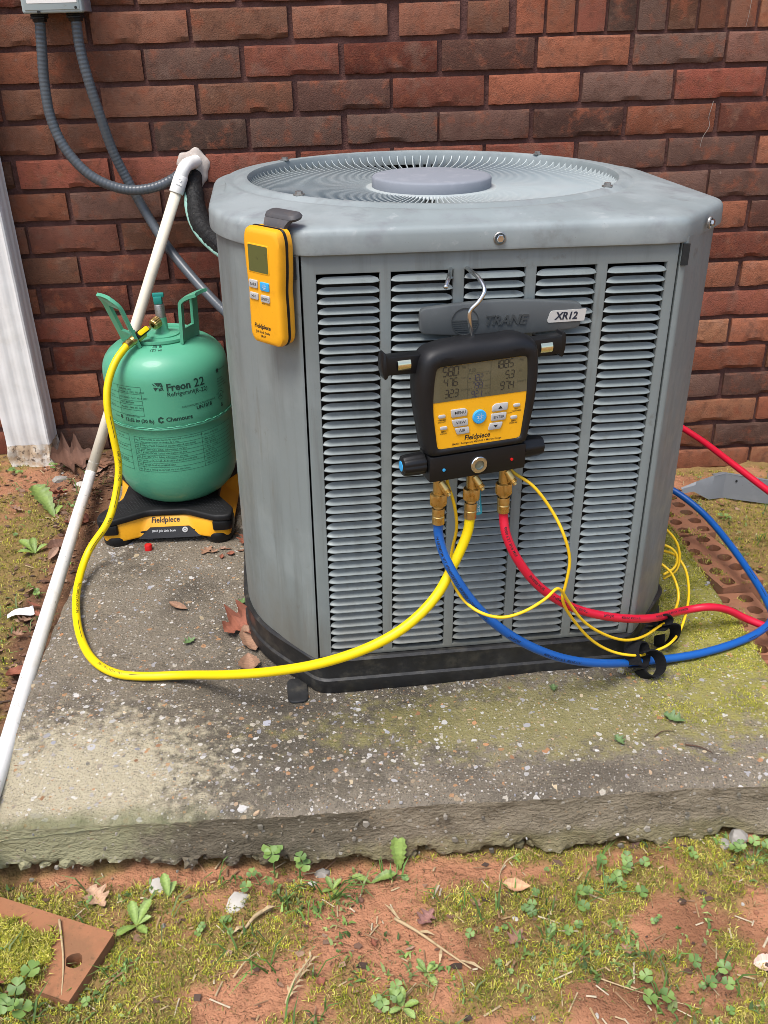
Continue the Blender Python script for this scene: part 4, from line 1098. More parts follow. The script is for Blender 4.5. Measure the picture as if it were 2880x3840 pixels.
v, f = loft([sc(B, .006), sc(B, .001), B, mixp(B, Fc, .04), mixp(B, Fc, .14), mixp(B, Fc, .34), mixp(B, Fc, .66), mixp(B, Fc, .92), Fc, Fc], [-.037, -.032, -.016, -.009, -.003, .0012, .0022, .0016, .0004, -.003], False)
f.append(tuple(range(NB-1, -1, -1)))
me = mesh('boot', v, f); autosmooth(me, 50); boot_o = obj('rubber_boot', me, M['black_rubber'], gauge)
front_text_kw = dict(bold=.006)
def dev_text(parent, name, items, m, z):
    for (s, size, x, y, kw) in items:          # every word or line is a part of its own
        mb = MB(); put_text(mb, s, size, x, y, z, **kw); o = obj(name, mb.me(name), m, parent)
    return o
dev_text(boot_o, 'embossed_print', [('LOW', .0060, -.052, .0570, dict(bold=.01)), ('HIGH', .0060, .038, .0580, dict(bold=.01))], M['black_plastic'], .0024)
mb = MB(); prism(mb, face, -.004, -.0006); fo_ = obj('faceplate', mb.me('f'), M['face_yellow'], gauge)
lcdP = round_poly([(-.0612, .0078), (.0595, .0078), (.0590, .030), (.0572, .0515), (-.0568, .0500), (-.0600, .030)], [.0005, .0005, .02, .004, .004, .02], 4)
mb = MB(); prism(mb, lcdP, -.003, -.0001); lcd = obj('screen', mb.me('l'), M['lcd'], gauge)
SEGS = {'0': 'abcdef', '1': 'bc', '2': 'abged', '3': 'abgcd', '4': 'fgbc', '5': 'afgcd', '6': 'afgedc', '7': 'abc', '8': 'abcdefg', '9': 'abcfgd', '-': 'g'}
def seven(mb, s, x, y, h_, z, sl=.08):
    w = h_*.50; t = h_*.105
    def q(P): mb.add([(a+sl*(b-y), b, z) for a, b in P], [tuple(range(len(P)))])
    def hor(x0, yy): q([(x0+t*.6, yy), (x0+t, yy-t/2), (x0+w-t, yy-t/2), (x0+w-t*.6, yy), (x0+w-t, yy+t/2), (x0+t, yy+t/2)])
    def ver(xx, y0, y1): q([(xx-t/2, y0+t*.6), (xx, y0+t*.15), (xx+t/2, y0+t*.6), (xx+t/2, y1-t*.6), (xx, y1-t*.15), (xx-t/2, y1-t*.6)])
    for ch in s:
        if ch == '.': q([(x-t*.9, y-t*.4), (x, y-t*.4), (x, y+t*.6), (x-t*.9, y+t*.6)]); continue
        for g in SEGS.get(ch, ''):
            if g == 'a': hor(x, y+h_)
            if g == 'g': hor(x, y+h_/2)
            if g == 'd': hor(x, y)
            if g == 'b': ver(x+w, y+h_/2, y+h_)
            if g == 'c': ver(x+w, y, y+h_/2)
            if g == 'f': ver(x, y+h_/2, y+h_)
            if g == 'e': ver(x, y, y+h_/2)
        x += w*1.32
    return x
zL = .0002
for (s, x, y, hh_, k) in (('58.0', -.0495, .0388, .0105, 'lcd_ink'), ('47.6', -.0480, .0265, .0092, 'lcd_ink'), ('32.3', -.0468, .0127, .0092, 'lcd_ink'), ('188.5', .0155, .0405, .0095, 'lcd_ink'), ('5.3', .0300, .0270, .0092, 'lcd_ink'),
        ('97.4', .0240, .0140, .0092, 'lcd_ink'), ('-12.2', -.0172, .0292, .0072, 'lcd_ink_blue'), ('79.9', -.0125, .0195, .0072, 'lcd_ink_blue'), ('92.1', -.0128, .0095, .0070, 'lcd_ink_blue')):
    mb = MB(); seven(mb, s, x, y, hh_, zL); obj('reading', mb.me('d'), M[k], lcd)
dev_text(lcd, 'unit_print', [('Psig', .0032, -.0258, .0465, {}), ('VSAT \u00b0F', .0026, -.0258, .0335, {}), ('SUCTION \u00b0F', .0026, -.0262, .0190, {}), ('R22', .0055, -.0168, .0405, {}), ('SH \u00b0F', .0026, .0045, .0350, {}),
    ('OD \u00b0F', .0026, .0045, .0205, {}), ('ID \u00b0F', .0026, .0045, .0105, {}), ('Psig', .0032, .0475, .0470, {}), ('SC', .0030, .0475, .0335, {}), ('LIQUID \u00b0F', .0026, .0460, .0205, {})], M['lcd_faint'], zL)
mb = MB()
for x0, x1, y0, y1 in ((-.0182, -.0178, .0085, .0500), (.0108, .0112, .0085, .0505), (-.0178, .0108, .0383, .0386), (-.0178, .0108, .0280, .0283), (-.0178, .0108, .0180, .0183)):
    mb.add([(x0, y0, zL), (x1, y0, zL), (x1, y1, zL), (x0, y1, zL)], [(0, 1, 2, 3)])
obj('screen_lines', mb.me('l'), M['lcd_faint'], lcd)
def button(parent, P, m, z0=-.0008, z1=.0010, bev=.0006, name='button'):
    mb = MB(); prism(mb, P, z0, z1); return obj(name, mb.me('b', bevel=bev), m, parent)
R_ = lambda P: round_poly(P, .0016, 3)
for P, s, tx, ty in (([(-.0375, -.0128), (-.0178, -.0128), (-.0172, -.0060), (-.0205, -.0030), (-.0385, -.0030)], 'MENU', -.0338, -.0092), ([(-.0345, -.0250), (-.0162, -.0250), (-.0168, -.0160), (-.0372, -.0160)], 'VIEW', -.0318, -.0218),
    ([(-.0300, -.0352), (-.0140, -.0352), (-.0148, -.0270), (-.0332, -.0270)], 'AIR', -.0275, -.0322)):
    b = button(fo_, R_(P), M['button_grey']); dev_text(b, 'print', [(s, .0052, tx, ty, dict(bold=.006))], M['ink_black'], .00112)
for P, s in (([(.0145, -.0125), (.0345, -.0125), (.0355, -.0030), (.0185, -.0030), (.0148, -.0060)], 'u'), ([(.0140, -.0245), (.0325, -.0245), (.0340, -.0152), (.0138, -.0152)], 'ENTER'), ([(.0102, -.0355), (.0265, -.0355), (.0295, -.0270), (.0125, -.0270)], 'd')):
    b = button(fo_, R_(P), M['button_grey'])
    if s == 'ENTER': dev_text(b, 'print', [(s, .0048, .0165, -.0215, dict(bold=.006))], M['ink_black'], .00112)
    else:
        mb = MB(); y0 = -.0098 if s == 'u' else -.0298; dy = .0040 if s == 'u' else -.0034; xx = .0252 if s == 'u' else .0200
        mb.add([(xx-.0030, y0, .00112), (xx+.0030, y0, .00112), (xx, y0+dy, .00112)], [(0, 1, 2) if s == 'u' else (0, 2, 1)]); obj('arrow', mb.me('a'), M['ink_black'], b)
for x, y, l1, l2 in ((-.0495, -.0098, 'WIRELESS', 'ON / OFF'), (-.0470, -.0246, 'ZERO', 'WEIGHT'), (.0470, -.0084, 'TEST', 'TIGHTNESS'), (.0440, -.0234, 'ZERO', 'PRESSURE')):
    b = button(fo_, rrect(x-.0045, x+.0045, y-.0021, y+.0021, .0019), M['button_grey'])
    dev_text(fo_, 'print', [(l1, .0024, x, y-.0058, dict(align='CENTER', bold=.01)), (l2, .0024, x, y-.0083, dict(align='CENTER', bold=.01))], M['ink_black'], -.0004)
mb = MB(); lathe(mb, [(.0088, -.001), (.0088, .0010), (.0078, .0018), (0, .0020)], 32, (-.0015, -.0165, 0)); pw = obj('power_button', mb.me('p', auto=True), M['button_blue'], fo_)
def power_symbol(mb, cx, cy, z, s):
    v = []; f = []
    for k in range(15):
        a = math.radians(120+300*k/14); v += [(cx+s*.42*math.cos(a), cy+s*.42*math.sin(a), z), (cx+s*.56*math.cos(a), cy+s*.56*math.sin(a), z)]
    mb.add(v, [(2*k, 2*k+1, 2*k+3, 2*k+2) for k in range(14)])
    mb.add([(cx-.07*s, cy, z), (cx+.07*s, cy, z), (cx+.07*s, cy+.5*s, z), (cx-.07*s, cy+.5*s, z)], [(0, 1, 2, 3)])
    for k in range(8):
        a = math.pi/4*k+.39; d = Vector((math.cos(a), math.sin(a))); t = Vector((-d.y, d.x))*.07*s
        p, q = d*.68*s, d*1.02*s; mb.add([(cx+p.x-t.x, cy+p.y-t.y, z), (cx+q.x-t.x, cy+q.y-t.y, z), (cx+q.x+t.x, cy+q.y+t.y, z), (cx+p.x+t.x, cy+p.y+t.y, z)], [(0, 1, 2, 3)])
mb = MB(); power_symbol(mb, -.0015, -.0165, .00212, .0046); obj('power_symbol', mb.me('p'), M['ink_white'], fo_)
dev_text(fo_, 'maker_lettering', [('Fieldpiece', .0090, -.0200, -.0442, dict(bold=.022, shear=.15, sx=.93)), ('SMAN', .0036, -.0360, -.0488, dict(bold=.006, shear=.15)), ('Refrigerant Manifold + Micron Gauge', .0036, -.0245, -.0488, dict(bold=.005, sx=.98)), ('ALARM', .0020, .0355, -.0180, {})], M['ink_black'], -.0004)
# manifold block with sight glass, ports and hand knobs
mb = MB(); mb.box(-.0635, .0635, -.0940, -.0610, -.036, -.0005); block = obj('valve_block', mb.me('b', bevel=.0015), M['black_plastic'], gauge)
mb = MB(); lathe(mb, [(.0060, .0002), (.0062, .0028), (.0100, .0028), (.0108, .0018), (.0108, -.001)], 36, (0, -.0790, 0)); sg = obj('sight_glass', mb.me('s', auto=True), M['steel'], gauge)
mb = MB(); lathe(mb, [(.0062, .0006), (.004, .0010), (0, .0012)], 24, (0, -.0790, 0)); obj('glass', mb.me('g', True), M['glass'], sg)
for x, m in ((-.0455, M['button_blue']), (.0445, M['red_plastic'])):
    mb = MB(); lathe(mb, [(.0019, -.001), (.0019, .0004), (0, .0006)], 16, (x, -.0793, 0)); obj('marker_dot', mb.me('d'), m, block)
def knob(x0, sgn, m):
    tw = lambda k: 1.0-.07*max(0, math.sin(k*math.pi*2/6.0))
    mb = MB(); lathe(mb, [(.0110, 0), (.0135, .0015), (.0138, .010), (.0132, .024), (.0122, .0285), (.0085, .0300), (0, .0300)], 48, (x0, -.0740, -.018), (sgn, 0, 0), tw)
    k = obj('hand_knob', mb.me('k', auto=True, ang=50), M['black_plastic'], gauge)
    mb = MB(); lathe(mb, [(.0066, .0301), (.0062, .0306), (0, .0307)], 24, (x0, -.0740, -.018), (sgn, 0, 0)); obj('knob_disc', mb.me('k'), m, k)
knob(-.064, -1, M['button_blue']); knob(.064, 1, M['red_plastic'])
# sensor clips folded out at the sides
for sgn in (-1, 1):
    P = [(.066, .0420), (.108, .0435), (.109, .0395), (.1125, .0385), (.1150, .048), (.1155, .058), (.1140, .0690), (.1105, .0700), (.109, .0650), (.066, .0640)]
    P = [(x*sgn+(-.002 if sgn < 0 else 0), y+(-.0005 if sgn < 0 else .0005)) for x, y in P]
    if sgn < 0: P = P[::-1]
    mb = MB(); prism(mb, round_poly(P, .0018, 3), -.030, -.014); cl = obj('sensor_clip', mb.me('c', bevel=.0012), M['black_plastic'], gauge)
    x0 = (.0815 if sgn > 0 else -.0990); mb = MB(); v = []; f = []
    for i in range(7):
        a = -60+20*i; y = .0532+.0062*math.sin(math.radians(a))/math.sin(math.radians(60)); z = -.0142+.0030*(math.cos(math.radians(a))-.5)*2
        v += [(x0, y, z), (x0+.0155, y, z)]
    f = [(2*i, 2*i+1, 2*i+3, 2*i+2) for i in range(6)]; mb.add(v, f); obj('metal_contact', mb.me('m', True), M['gold_foil'], cl)
# hose ports: brass elbows with capped side ports
PORTX = (-.045, 0.0, .0445)
for x in PORTX:
    mb = MB(); tube(mb, [Vector((x, -.0935, -.018)), Vector((x, -.120, -.018))], .0070, 18)
    lathe(mb, [(.0082, 0), (.0082, .006), (0, .006)], 6, (x, -.0995, -.018), (0, 1, 0)); pt = obj('brass_port', mb.me('p', auto=True), M['brass'], gauge)
    d = Vector((.42, -.80, .45)).normalized(); o = Vector((x+.001, -.1015, -.014)); mb = MB()
    lathe(mb, [(.0050, 0), (.0050, .012), (.0045, .0125), (.0052, .0132), (.0045, .0140), (.0052, .0147), (.0045, .0155), (.0052, .0162), (.0046, .0172), (.0030, .0175), (.0028, .0205), (0, .0205)], 14, o, d); obj('side_port', mb.me('p', auto=True), M['brass'], pt)
# steel hanging hook, bent through two louver slots
Winv = MG.inverted()
HK = [(.524, -1.090, .536), (.5215, -1.0925, .550), (.519, -1.095, .563), (.5195, -1.095, .5735), (.5295, -1.093, .5835), (.5365, -1.088, .594), (.5335, -1.072, .6035), (.5265, -1.050, .6080), (.5225, -1.032, .6085), (.5170, -1.018, .6080), (.5105, -1.018, .6080), (.5050, -1.032, .6085), (.5005, -1.056, .6080), (.4965, -1.074, .6050), (.4920, -1.086, .5990)]
mb = MB(); tube(mb, [Winv@p for p in catmull(HK, 6)], .0026, 12); obj('steel_hook', mb.me('h', True), M['steel'], gauge)

# ------------------------------------------------------------------ handheld display hanging on the cap corner
RM = device_matrix((.2845, -1.0545, .5995), math.radians(-43), -.035)
rem = thing('handheld_display', 'yellow handheld scale display hanging from the corner of the grey cap', 'remote', matrix=RM)
rp = round_poly([(-.0215, -.0685), (.0215, -.0685), (.0275, -.060), (.0272, -.020), (.0262, -.004), (.0290, .020), (.0300, .055), (.0255, .0680), (-.0255, .0680), (-.0300, .055), (-.0290, .020), (-.0262, -.004), (-.0272, -.020), (-.0275, -.060)],
                [.012, .012, .006, .02, .02, .02, .012, .012, .012, .012, .02, .02, .02, .006], 4)
v, f = loft([sc(rp, .0012), sc(rp, .0004), rp, sc(rp, .0012), sc(rp, .0035), sc(rp, .0065)], [-.0085, -.008, -.0035, .0010, .0026, .0032]); me = mesh('front_shell', v, f); autosmooth(me, 40)
shell_r = obj('front_shell', me, M['yellow_plastic'], rem)
v, f = loft([sc(rp, .0004), sc(rp, -.0004), sc(rp, .0004)], [-.0125, -.0105, -.0085]); me = mesh('band', v, f); autosmooth(me, 50); obj('rubber_band', me, M['black_plastic'], rem)
v, f = loft([sc(rp, .009), sc(rp, .004), sc(rp, .001), sc(rp, .0012)], [-.0240, -.0232, -.0195, -.0125]); me = mesh('back', v, f); autosmooth(me, 40); obj('back_shell', me, M['yellow_plastic'], rem)
mb = MB(); prism(mb, rrect(-.0215, .0130, .0165, .0500, .002), .0026, .0037); obj('screen_bezel', mb.me('s', bevel=.0004), M['face_yellow'], shell_r)
mb = MB(); prism(mb, rrect(-.0200, .0115, .0180, .0485, .0012), .0034, .0040); obj('screen', mb.me('s'), M['lcd_green'], shell_r)
for (x0, x1, y0, y1, s) in ((-.0215, -.0075, -.0015, .0080, 'TARE'), (-.0030, .0115, -.0025, .0075, 'P'), (-.0215, -.0075, -.0150, -.0070, '>0<'), (-.0030, .0115, -.0160, -.0075, 'UNITS')):
    b = button(shell_r, rrect(x0, x1, y0, y1, .0015), M['button_blue'] if s == 'P' else M['button_grey'], .0028, .0048, .0006)
    if s == 'P': mb = MB(); power_symbol(mb, (x0+x1)/2, (y0+y1)/2, .00495, .0034); obj('power_symbol', mb.me('p'), M['ink_white'], b)
    else: dev_text(b, 'print', [(s, .0046, (x0+x1)/2, (y0+y1)/2-.0016, dict(align='CENTER', bold=.014))], M['ink_black'], .00495)
dev_text(shell_r, 'lettering', [('HOLD TO SYNC', .0020, .0042, -.0188, dict(align='CENTER')), ('Fieldpiece', .0076, -.0045, -.0490, dict(align='CENTER', bold=.022, shear=.15, sx=.9)), ('Job Link Scale', .0042, -.0040, -.0550, dict(align='CENTER', bold=.012)), ('SR47', .0042, -.0040, -.0600, dict(align='CENTER', bold=.014))], M['ink_black'], .00345)
# rubber magnet hook lying on the cap
RMi = RM.inverted()
P = [(.0000, .0560), (.0225, .0560), (.0225, .0660), (.0245, .0790), (-.0145, .0790), (-.0125, .0660), (-.0125, .056)]
mb = MB(); v = []; 
rows = [(.0620, -.0150, .0155), (.0690, -.0160, .0165), (.0745, -.0205, .0190), (.0775, -.0275, .0215)]
for y, z, hw in rows:
    for x in (-hw, -hw*.5, 0, hw*.5, hw): v.append((.004+x, y, z)); 
n0 = len(v)
for y, z, hw in rows:
    for x in (-hw, -hw*.5, 0, hw*.5, hw): v.append((.004+x, y-.002, z-.006))
f = []
for j in range(3):
    for i in range(4):
        f.append((j*5+i, j*5+i+1, (j+1)*5+i+1, (j+1)*5+i)); f.append((n0+j*5+i, n0+(j+1)*5+i, n0+(j+1)*5+i+1, n0+j*5+i+1))
    f.append((j*5, (j+1)*5, n0+(j+1)*5, n0+j*5)); f.append((j*5+4, n0+j*5+4, n0+(j+1)*5+4, (j+1)*5+4))
f.append((0, n0, n0+1, n0+2, n0+3, n0+4, 4, 3, 2, 1)); f.append((15, 16, 17, 18, 19, n0+19, n0+18, n0+17, n0+16, n0+15))
mb.add(v, f); me = mb.me('hook'); bm = bmesh.new(); bm.from_mesh(me); bmesh.ops.recalc_face_normals(bm, faces=bm.faces); bm.to_mesh(me); bm.free(); autosmooth(me, 60)
M['hook_rubber'] = mat('hook_rubber', (.055, .053, .056, 1), .6, layers=[(60, 4, .5, .7, (.085, .07, .062, .7))])
hk = obj('magnet_hook', me, M['hook_rubber'], rem)
st = round_poly([(-.0235, -.009), (.0235, -.009), (.0235, .009), (-.0235, .009)], .0085, 5)
v, f = loft([sc(st, .0), sc(st, -.0015), sc(st, .0005), sc(st, .002)], [0, .003, .0065, .0072])
rot = Matrix.Rotation(-math.pi/2+.18, 4, 'X')
mb = MB(); mb.add([(Vector((.004, .0745, -.0330))+(rot@Vector(p))) for p in v], f); me = mb.me('magnet'); bm = bmesh.new(); bm.from_mesh(me); bmesh.ops.recalc_face_normals(bm, faces=bm.faces); bm.to_mesh(me); bm.free(); autosmooth(me, 40)
obj('magnet_pad', me, M['hook_rubber'], hk)

# ------------------------------------------------------------------ hoses
def hose_print(mb, P, T, items, r, phi_dir, m=None):
    """lettering and dashes printed along a hose; items: (start distance, text or length, size)"""
    d = [0]
    for i in range(1, len(P)): d.append(d[-1]+(P[i]-P[i-1]).length)
    def at(s):
        s = min(max(s, 0), d[-1]-1e-6); lo_, hi_ = 0, len(d)-1
        while hi_-lo_ > 1:
            mid = (lo_+hi_)//2
            if d[mid] <= s: lo_ = mid
            else: hi_ = mid
        t = (s-d[lo_])/(d[hi_]-d[lo_]); p = P[lo_].lerp(P[hi_], t); tt = T[lo_].lerp(T[hi_], t).normalized(); return p, tt
    def pt(s, a):
        p, t = at(s); v_ = (CAM-p).normalized(); n_ = v_-t*v_.dot(t); n_.normalize(); b = t.cross(n_)
        ang = phi_dir+a/r; return p+(n_*math.cos(ang)+b*math.sin(ang))*(r+.00025)
    for (s0, tx, size) in items:
        if isinstance(tx, str):
            v, f = text(tx, size, bold=.008); mb.add([pt(s0+a, b-size*.3) for a, b in v], f)
        else:
            n = max(2, int(tx/.006))
            for i in range(n): 
                a, b = s0+tx*i/n, s0+tx*(i+1)/n; mb.add([pt(a, -.0004), pt(b, -.0004), pt(b, .0004), pt(a, .0004)], [(0, 1, 2, 3)])
def ferrule(parent, off, P, name='brass_coupling'):
    """knurled swivel nut and crimp along the first stretch from port to hose"""
    a, b = Vector(P[0]), Vector(P[1]); ax = (b-a).normalized(); L = (b-a).length; mb = MB(off)
    tw = lambda k: 1.0+.028*(1 if k % 2 else -1)
    lathe(mb, [(.0072, 0), (.0098, .0012), (.0102, .003), (.0102, .0140), (.0098, .0158), (.0072, .0170)], 84, a, ax, tw)
    lathe(mb, [(.0062, .0165), (.0066, .0185), (.0066, .0205)], 20, a, ax)
    lathe(mb, [(.0078, .0205), (.0080, .0215), (.0080, .0300), (.0074, .0310), (.0080, .0320), (.0080, L), (.0060, L)], 24, a, ax)
    return obj(name, mb.me('c', auto=True, ang=30), M['brass'], parent)
def port_world(x, y=-.1185, z=-.018): return MG@Vector((x, y, z))
def make_hose(name, label, pts, r, m, port_x, print_items, phi):
    a = port_world(port_x); dirv = (Vector(pts[0])-a).normalized(); b = a+Vector((0, 0, -1)).lerp(dirv, .5).normalized()*.042
    t = thing(name, label, 'hose', a)
    P = smooth_path(catmull([b]+pts, 10), 3); mb = MB(a); tube(mb, P, r, 18); hs = obj('hose_tube', mb.me('h', True), m, t)
    ferrule(t, a, [a, b]); T, _ = frames(P)
    for it in print_items: mb = MB(a); hose_print(mb, P, T, [it], r, phi); obj('print', mb.me('p'), M['ink_black'], hs)
    return t, P
YEL = [(0.5200, -1.104, 0.2880), (0.5020, -1.112, 0.2470), (0.4770, -1.128, 0.2090), (0.4372, -1.150, 0.1810), (0.3890, -1.160, 0.1580), (0.3260, -1.150, 0.1290), (0.2600, -1.120, 0.0970), (0.1900, -1.075, 0.0610), (0.1134, -1.0113, 0.0165), (0.0416, -0.9981, 0.009), (0.0048, -0.9869, 0.0085), (-0.0335, -0.9545, 0.0085), (-0.0695, -0.8901, 0.0085), (-0.0982, -0.7996, 0.012), (-0.1093, -0.7226, 0.02), (-0.1000, -0.6640, 0.045), (-0.064, -0.645, 0.0890), (-0.0484, -0.62, 0.1292), (-0.0385, -0.603, 0.1793), (-0.0408, -0.596, 0.2338), (-0.0441, -0.588, 0.2848), (-0.0397, -0.575, 0.3239), (-0.0245, -0.555, 0.3587), (-0.0060, -0.529, 0.3790)]
yel, YP = make_hose('charging_hose', 'thick yellow charging hose from the gauge to the green cylinder', YEL, .0066, M['hose_yellow'], 0.0,
    [(.62, .04, 0), (.67, 'CFC, HCFC, HFC, HFO', .0052), (.80, .055, 0), (.875, 'SAE J2196/R134a SAE J2888/R1234yf', .0060), (1.045, .045, 0), (1.105, '1223', .0058), (1.135, .04, 0), (1.185, 'CFC, HCFC, HFC, HFO', .0056), (1.265, .04, 0)], .3)
# brass ball valve at the cylinder end
off = yel.location.copy(); e0 = Vector((-.0060, -.529, .3790)); e1 = Vector((.0400, -.4665, .4010)); ax = (e1-e0).normalized(); L = (e1-e0).length
mb = MB(off); lathe(mb, [(.0064, -.004), (.0080, -.004), (.0082, .006), (.0074, .010), (.0082, .012), (.0090, .020), (.0060, .022)], 24, e0, ax); lathe(mb, [(.0098, .022), (.0098, .040), (.0070, .044), (.0046, .046), (.0046, .058)], 6, e0, ax)
bv = obj('ball_valve', mb.me('b', auto=True, ang=28), M['brass'], yel)
mb = MB(off); tw = lambda k: 1.0+.035*(1 if k % 2 else -1); lathe(mb, [(.0046, L-.014), (.0085, L-.013), (.0098, L-.011), (.0100, L), (.0094, L+.002), (.004, L+.003)], 36, e0, ax, tw); obj('knurled_nut', mb.me('k', auto=True, ang=30), M['brass'], yel)
q = Vector((0, 0, 1)).rotation_difference(ax); side = Vector((.35, -.75, .55)); side = (side-ax*side.dot(ax)).normalized(); bb = ax.cross(side)
def lever(x0, x1, hw, z0, z1): 
    mb = MB(off); P = rrect(x0, x1, -hw, hw, .003, 3); n = len(P)
    v = [e0+ax*x+bb*y+side*z for z in (z0, z1) for x, y in P]; f = [tuple(range(n-1, -1, -1)), tuple(range(n, 2*n))]+[(i, (i+1) % n, n+(i+1) % n, n+i) for i in range(n)]
    mb.add(v, f); return mb
me = lever(.020, .048, .0060, .0085, .0125).me('l'); obj('valve_lever', me, M['black_plastic'], yel)
obj('lever_sleeve', lever(.0235, .0475, .0045, .0125, .0150).me('l', bevel=.0006), M['hose_yellow'], yel)
BLU = [(0.4812, -1.114, 0.2960), (0.4855, -1.120, 0.2740), (0.4993, -1.131, 0.2424), (0.5302, -1.134, 0.1923), (0.5683, -1.132, 0.1501), (0.6082, -1.125, 0.1166), (0.6583, -1.11, 0.0826), (0.7197, -1.085, 0.0515), (0.8062, -1.0373, 0.0140), (0.8824, -1.022, 0.0090), (0.9485, -1.0005, 0.008), (1.005, -0.971, 0.007), (1.0418, -0.9346, 0.006), (1.056, -0.8743, 0.006), (1.0577, -0.8075, 0.012), (1.0494, -0.7192, 0.027), (1.0308, -0.6473, 0.045), (0.9963, -0.600, 0.066), (.95, -.575, .085), (.90, -.575, .10), (.83, -.60, .105)]
blu, _ = make_hose('low_side_hose', 'blue refrigerant hose curving from the gauge to the mossy right side of the pad', BLU, .0061, M['hose_blue'], -.045,
    [(.015, '1/4 PREMIUM ALL REFRIGERANT BARRIER HOSE 800 PSI W.P.', .0052), (.195, 'Pro-Set', .0065), (.26, '4000 PSI MAX W.P.  800 PSI W.P.', .0050), (.66, .02, 0), (.70, .02, 0), (.74, 'BARRIER HOSE', .005), (.80, .03, 0), (.85, .03, 0)], .35)
RED = [(0.5685, -1.090, 0.3000), (0.5710, -1.096, 0.2800), (0.5840, -1.100, 0.2473), (0.6165, -1.096, 0.1977), (0.6673, -1.082, 0.1504), (0.7275, -1.063, 0.1168), (0.8039, -1.025, 0.0822), (0.8872, -0.9552, 0.045), (0.9235, -0.9545, 0.0480), (0.9587, -0.9459, 0.035), (0.9935, -0.9427, 0.014), (1.024, -0.9544, 0.0040), (1.061, -0.9600, -0.010), (1.13, -.975, -.030), (1.22, -.97, -.045), (1.28, -.92, -.03), (1.27, -.85, .04), (1.20, -.79, .095), (1.1306, -0.74, 0.1118), (1.1144, -0.70, 0.1176), (1.0807, -0.62, 0.1344), (1.0454, -0.52, 0.1486), (.99, -.44, .165), (.90, -.44, .18), (.77, -.54, .185)]
red, _ = make_hose('high_side_hose', 'red refrigerant hose looping from the gauge past the right edge of the pad', RED, .0061, M['hose_red'], .0445,
    [(.02, '6000 P.S.I. BAR MIN', .0052), (.10, 'BARRIER HOSE', .0052), (.15, '1/4 PREMIUM ALL REFRIGERANT', .0052), (.255, 'Pro-Set', .0062), (.29, '4000 PSI MAX W.P.', .0050), (.37, 'BARRIER HOSE 800 PSI MAX W.P.  1/4 PREMIUM', .0050)], -.2)
# service valves behind the cabinet that the hoses screw onto
# teal tag on the middle hose
mb = MB(); tg = thing('hang_tag', 'small teal paper tag hanging beside the middle brass fitting', 'tag', (.5300, -1.100, .352))
mb = MB(); v, f = loft([rrect(-.0055, .0055, -.040, .0, .0022), rrect(-.0055, .0055, -.040, .0, .0022)], [0, .0007]); mb.add([(x, -z-.003*math.sin(-y*40), y) for x, y, z in v], f)
t1 = obj('card', mb.me('c'), M['teal_tag'], tg, rot=(0, -.06, .25))
for i in range(4):
    mb = MB(); v, f = text('Pro-Set hose 1/4', .0032); mb.add([(-.0035+i*.0022-b, -.0011-.003*math.sin(-(a-.036)*40), -.036+a) for a, b in v], f); obj('print', mb.me('p'), M['ink_white'], t1)

# ------------------------------------------------------------------ sensor cables and straps
def cable(name, label, pts, r=.0021, extra=()):
    t = thing(name, label, 'cable', pts[0], 'sensor cables of the gauge'); mb = MB(pts[0]); tube(mb, smooth_path(catmull(pts, 8), 2), r, 10); obj('lead', mb.me('c', True), M['cable_yellow'], t)
    for e in extra: mb = MB(pts[0]); tube(mb, smooth_path(catmull(e, 8), 2), r, 10); obj('coil_loop', mb.me('c', True), M['cable_yellow'], t)
    return t
CA = [(0.4930, -1.098, 0.377), (0.4938, -1.1, 0.36), (0.5016, -1.105, 0.3328), (0.5075, -1.092, 0.2877), (0.5024, -1.086, 0.2504), (0.5009, -1.092, 0.2178), (0.5076, -1.118, 0.2049), (0.5279, -1.148, 0.196), (0.5574, -1.154, 0.1881), (0.5874, -1.150, 0.1919), (0.6191, -1.136, 0.2011), (0.6376, -1.122, 0.2069), (0.6584, -1.105, 0.1735), (0.6843, -1.09, 0.1314), (0.7185, -1.075, 0.0968), (0.7604, -1.055, 0.0676), (0.7982, -1.03, 0.0547), (0.8255, -1.01, 0.0556), (0.842, -.995, .052)]
cable('sensor_cable', 'thin yellow cable crossing over the blue and red hoses below the gauge', CA, extra=([(0.8384, -0.99, 0.041), (0.8559, -0.97, 0.0386), (0.8731, -0.95, 0.0408), (0.8803, -0.94, 0.0591), (0.8821, -0.92, 0.0714), (0.8736, -0.91, 0.0888), (0.8600, -0.895, 0.0980)], [(0.8740, -0.85, 0.140), (0.8919, -0.86, 0.1224), (0.9006, -0.865, 0.1045), (0.9029, -0.87, 0.084), (0.8972, -0.875, 0.0681), (0.8750, -0.882, 0.058)]))
CB = [(0.5740, -1.072, 0.375), (0.5780, -1.075, 0.3600), (0.6051, -1.085, 0.3415), (0.6332, -1.090, 0.3024), (0.6467, -1.100, 0.2743), (0.6572, -1.1, 0.2358), (0.6542, -1.1, 0.1985), (0.6517, -1.098, 0.174), (0.6755, -1.083, 0.1252), (0.7114, -1.07, 0.0776), (0.7452, -1.065, 0.0537), (0.7764, -1.06, 0.0429), (0.8118, -1.0278, 0.022), (0.844, -1.0142, 0.025), (0.8714, -0.985, 0.03), (0.8943, -0.9455, 0.045), (0.9084, -0.9084, 0.055), (0.9128, -0.8733, 0.07), (0.9016, -0.856, 0.085), (0.8750, -0.862, 0.100)]
cable('sensor_cable', 'thin yellow cable bowing out from the right port and looping behind the cabinet corner', CB, extra=([(0.8720, -0.86, 0.112), (0.8887, -0.87, 0.106), (0.8962, -0.875, 0.0938), (0.8924, -0.88, 0.0779), (0.8720, -0.887, 0.069)],))
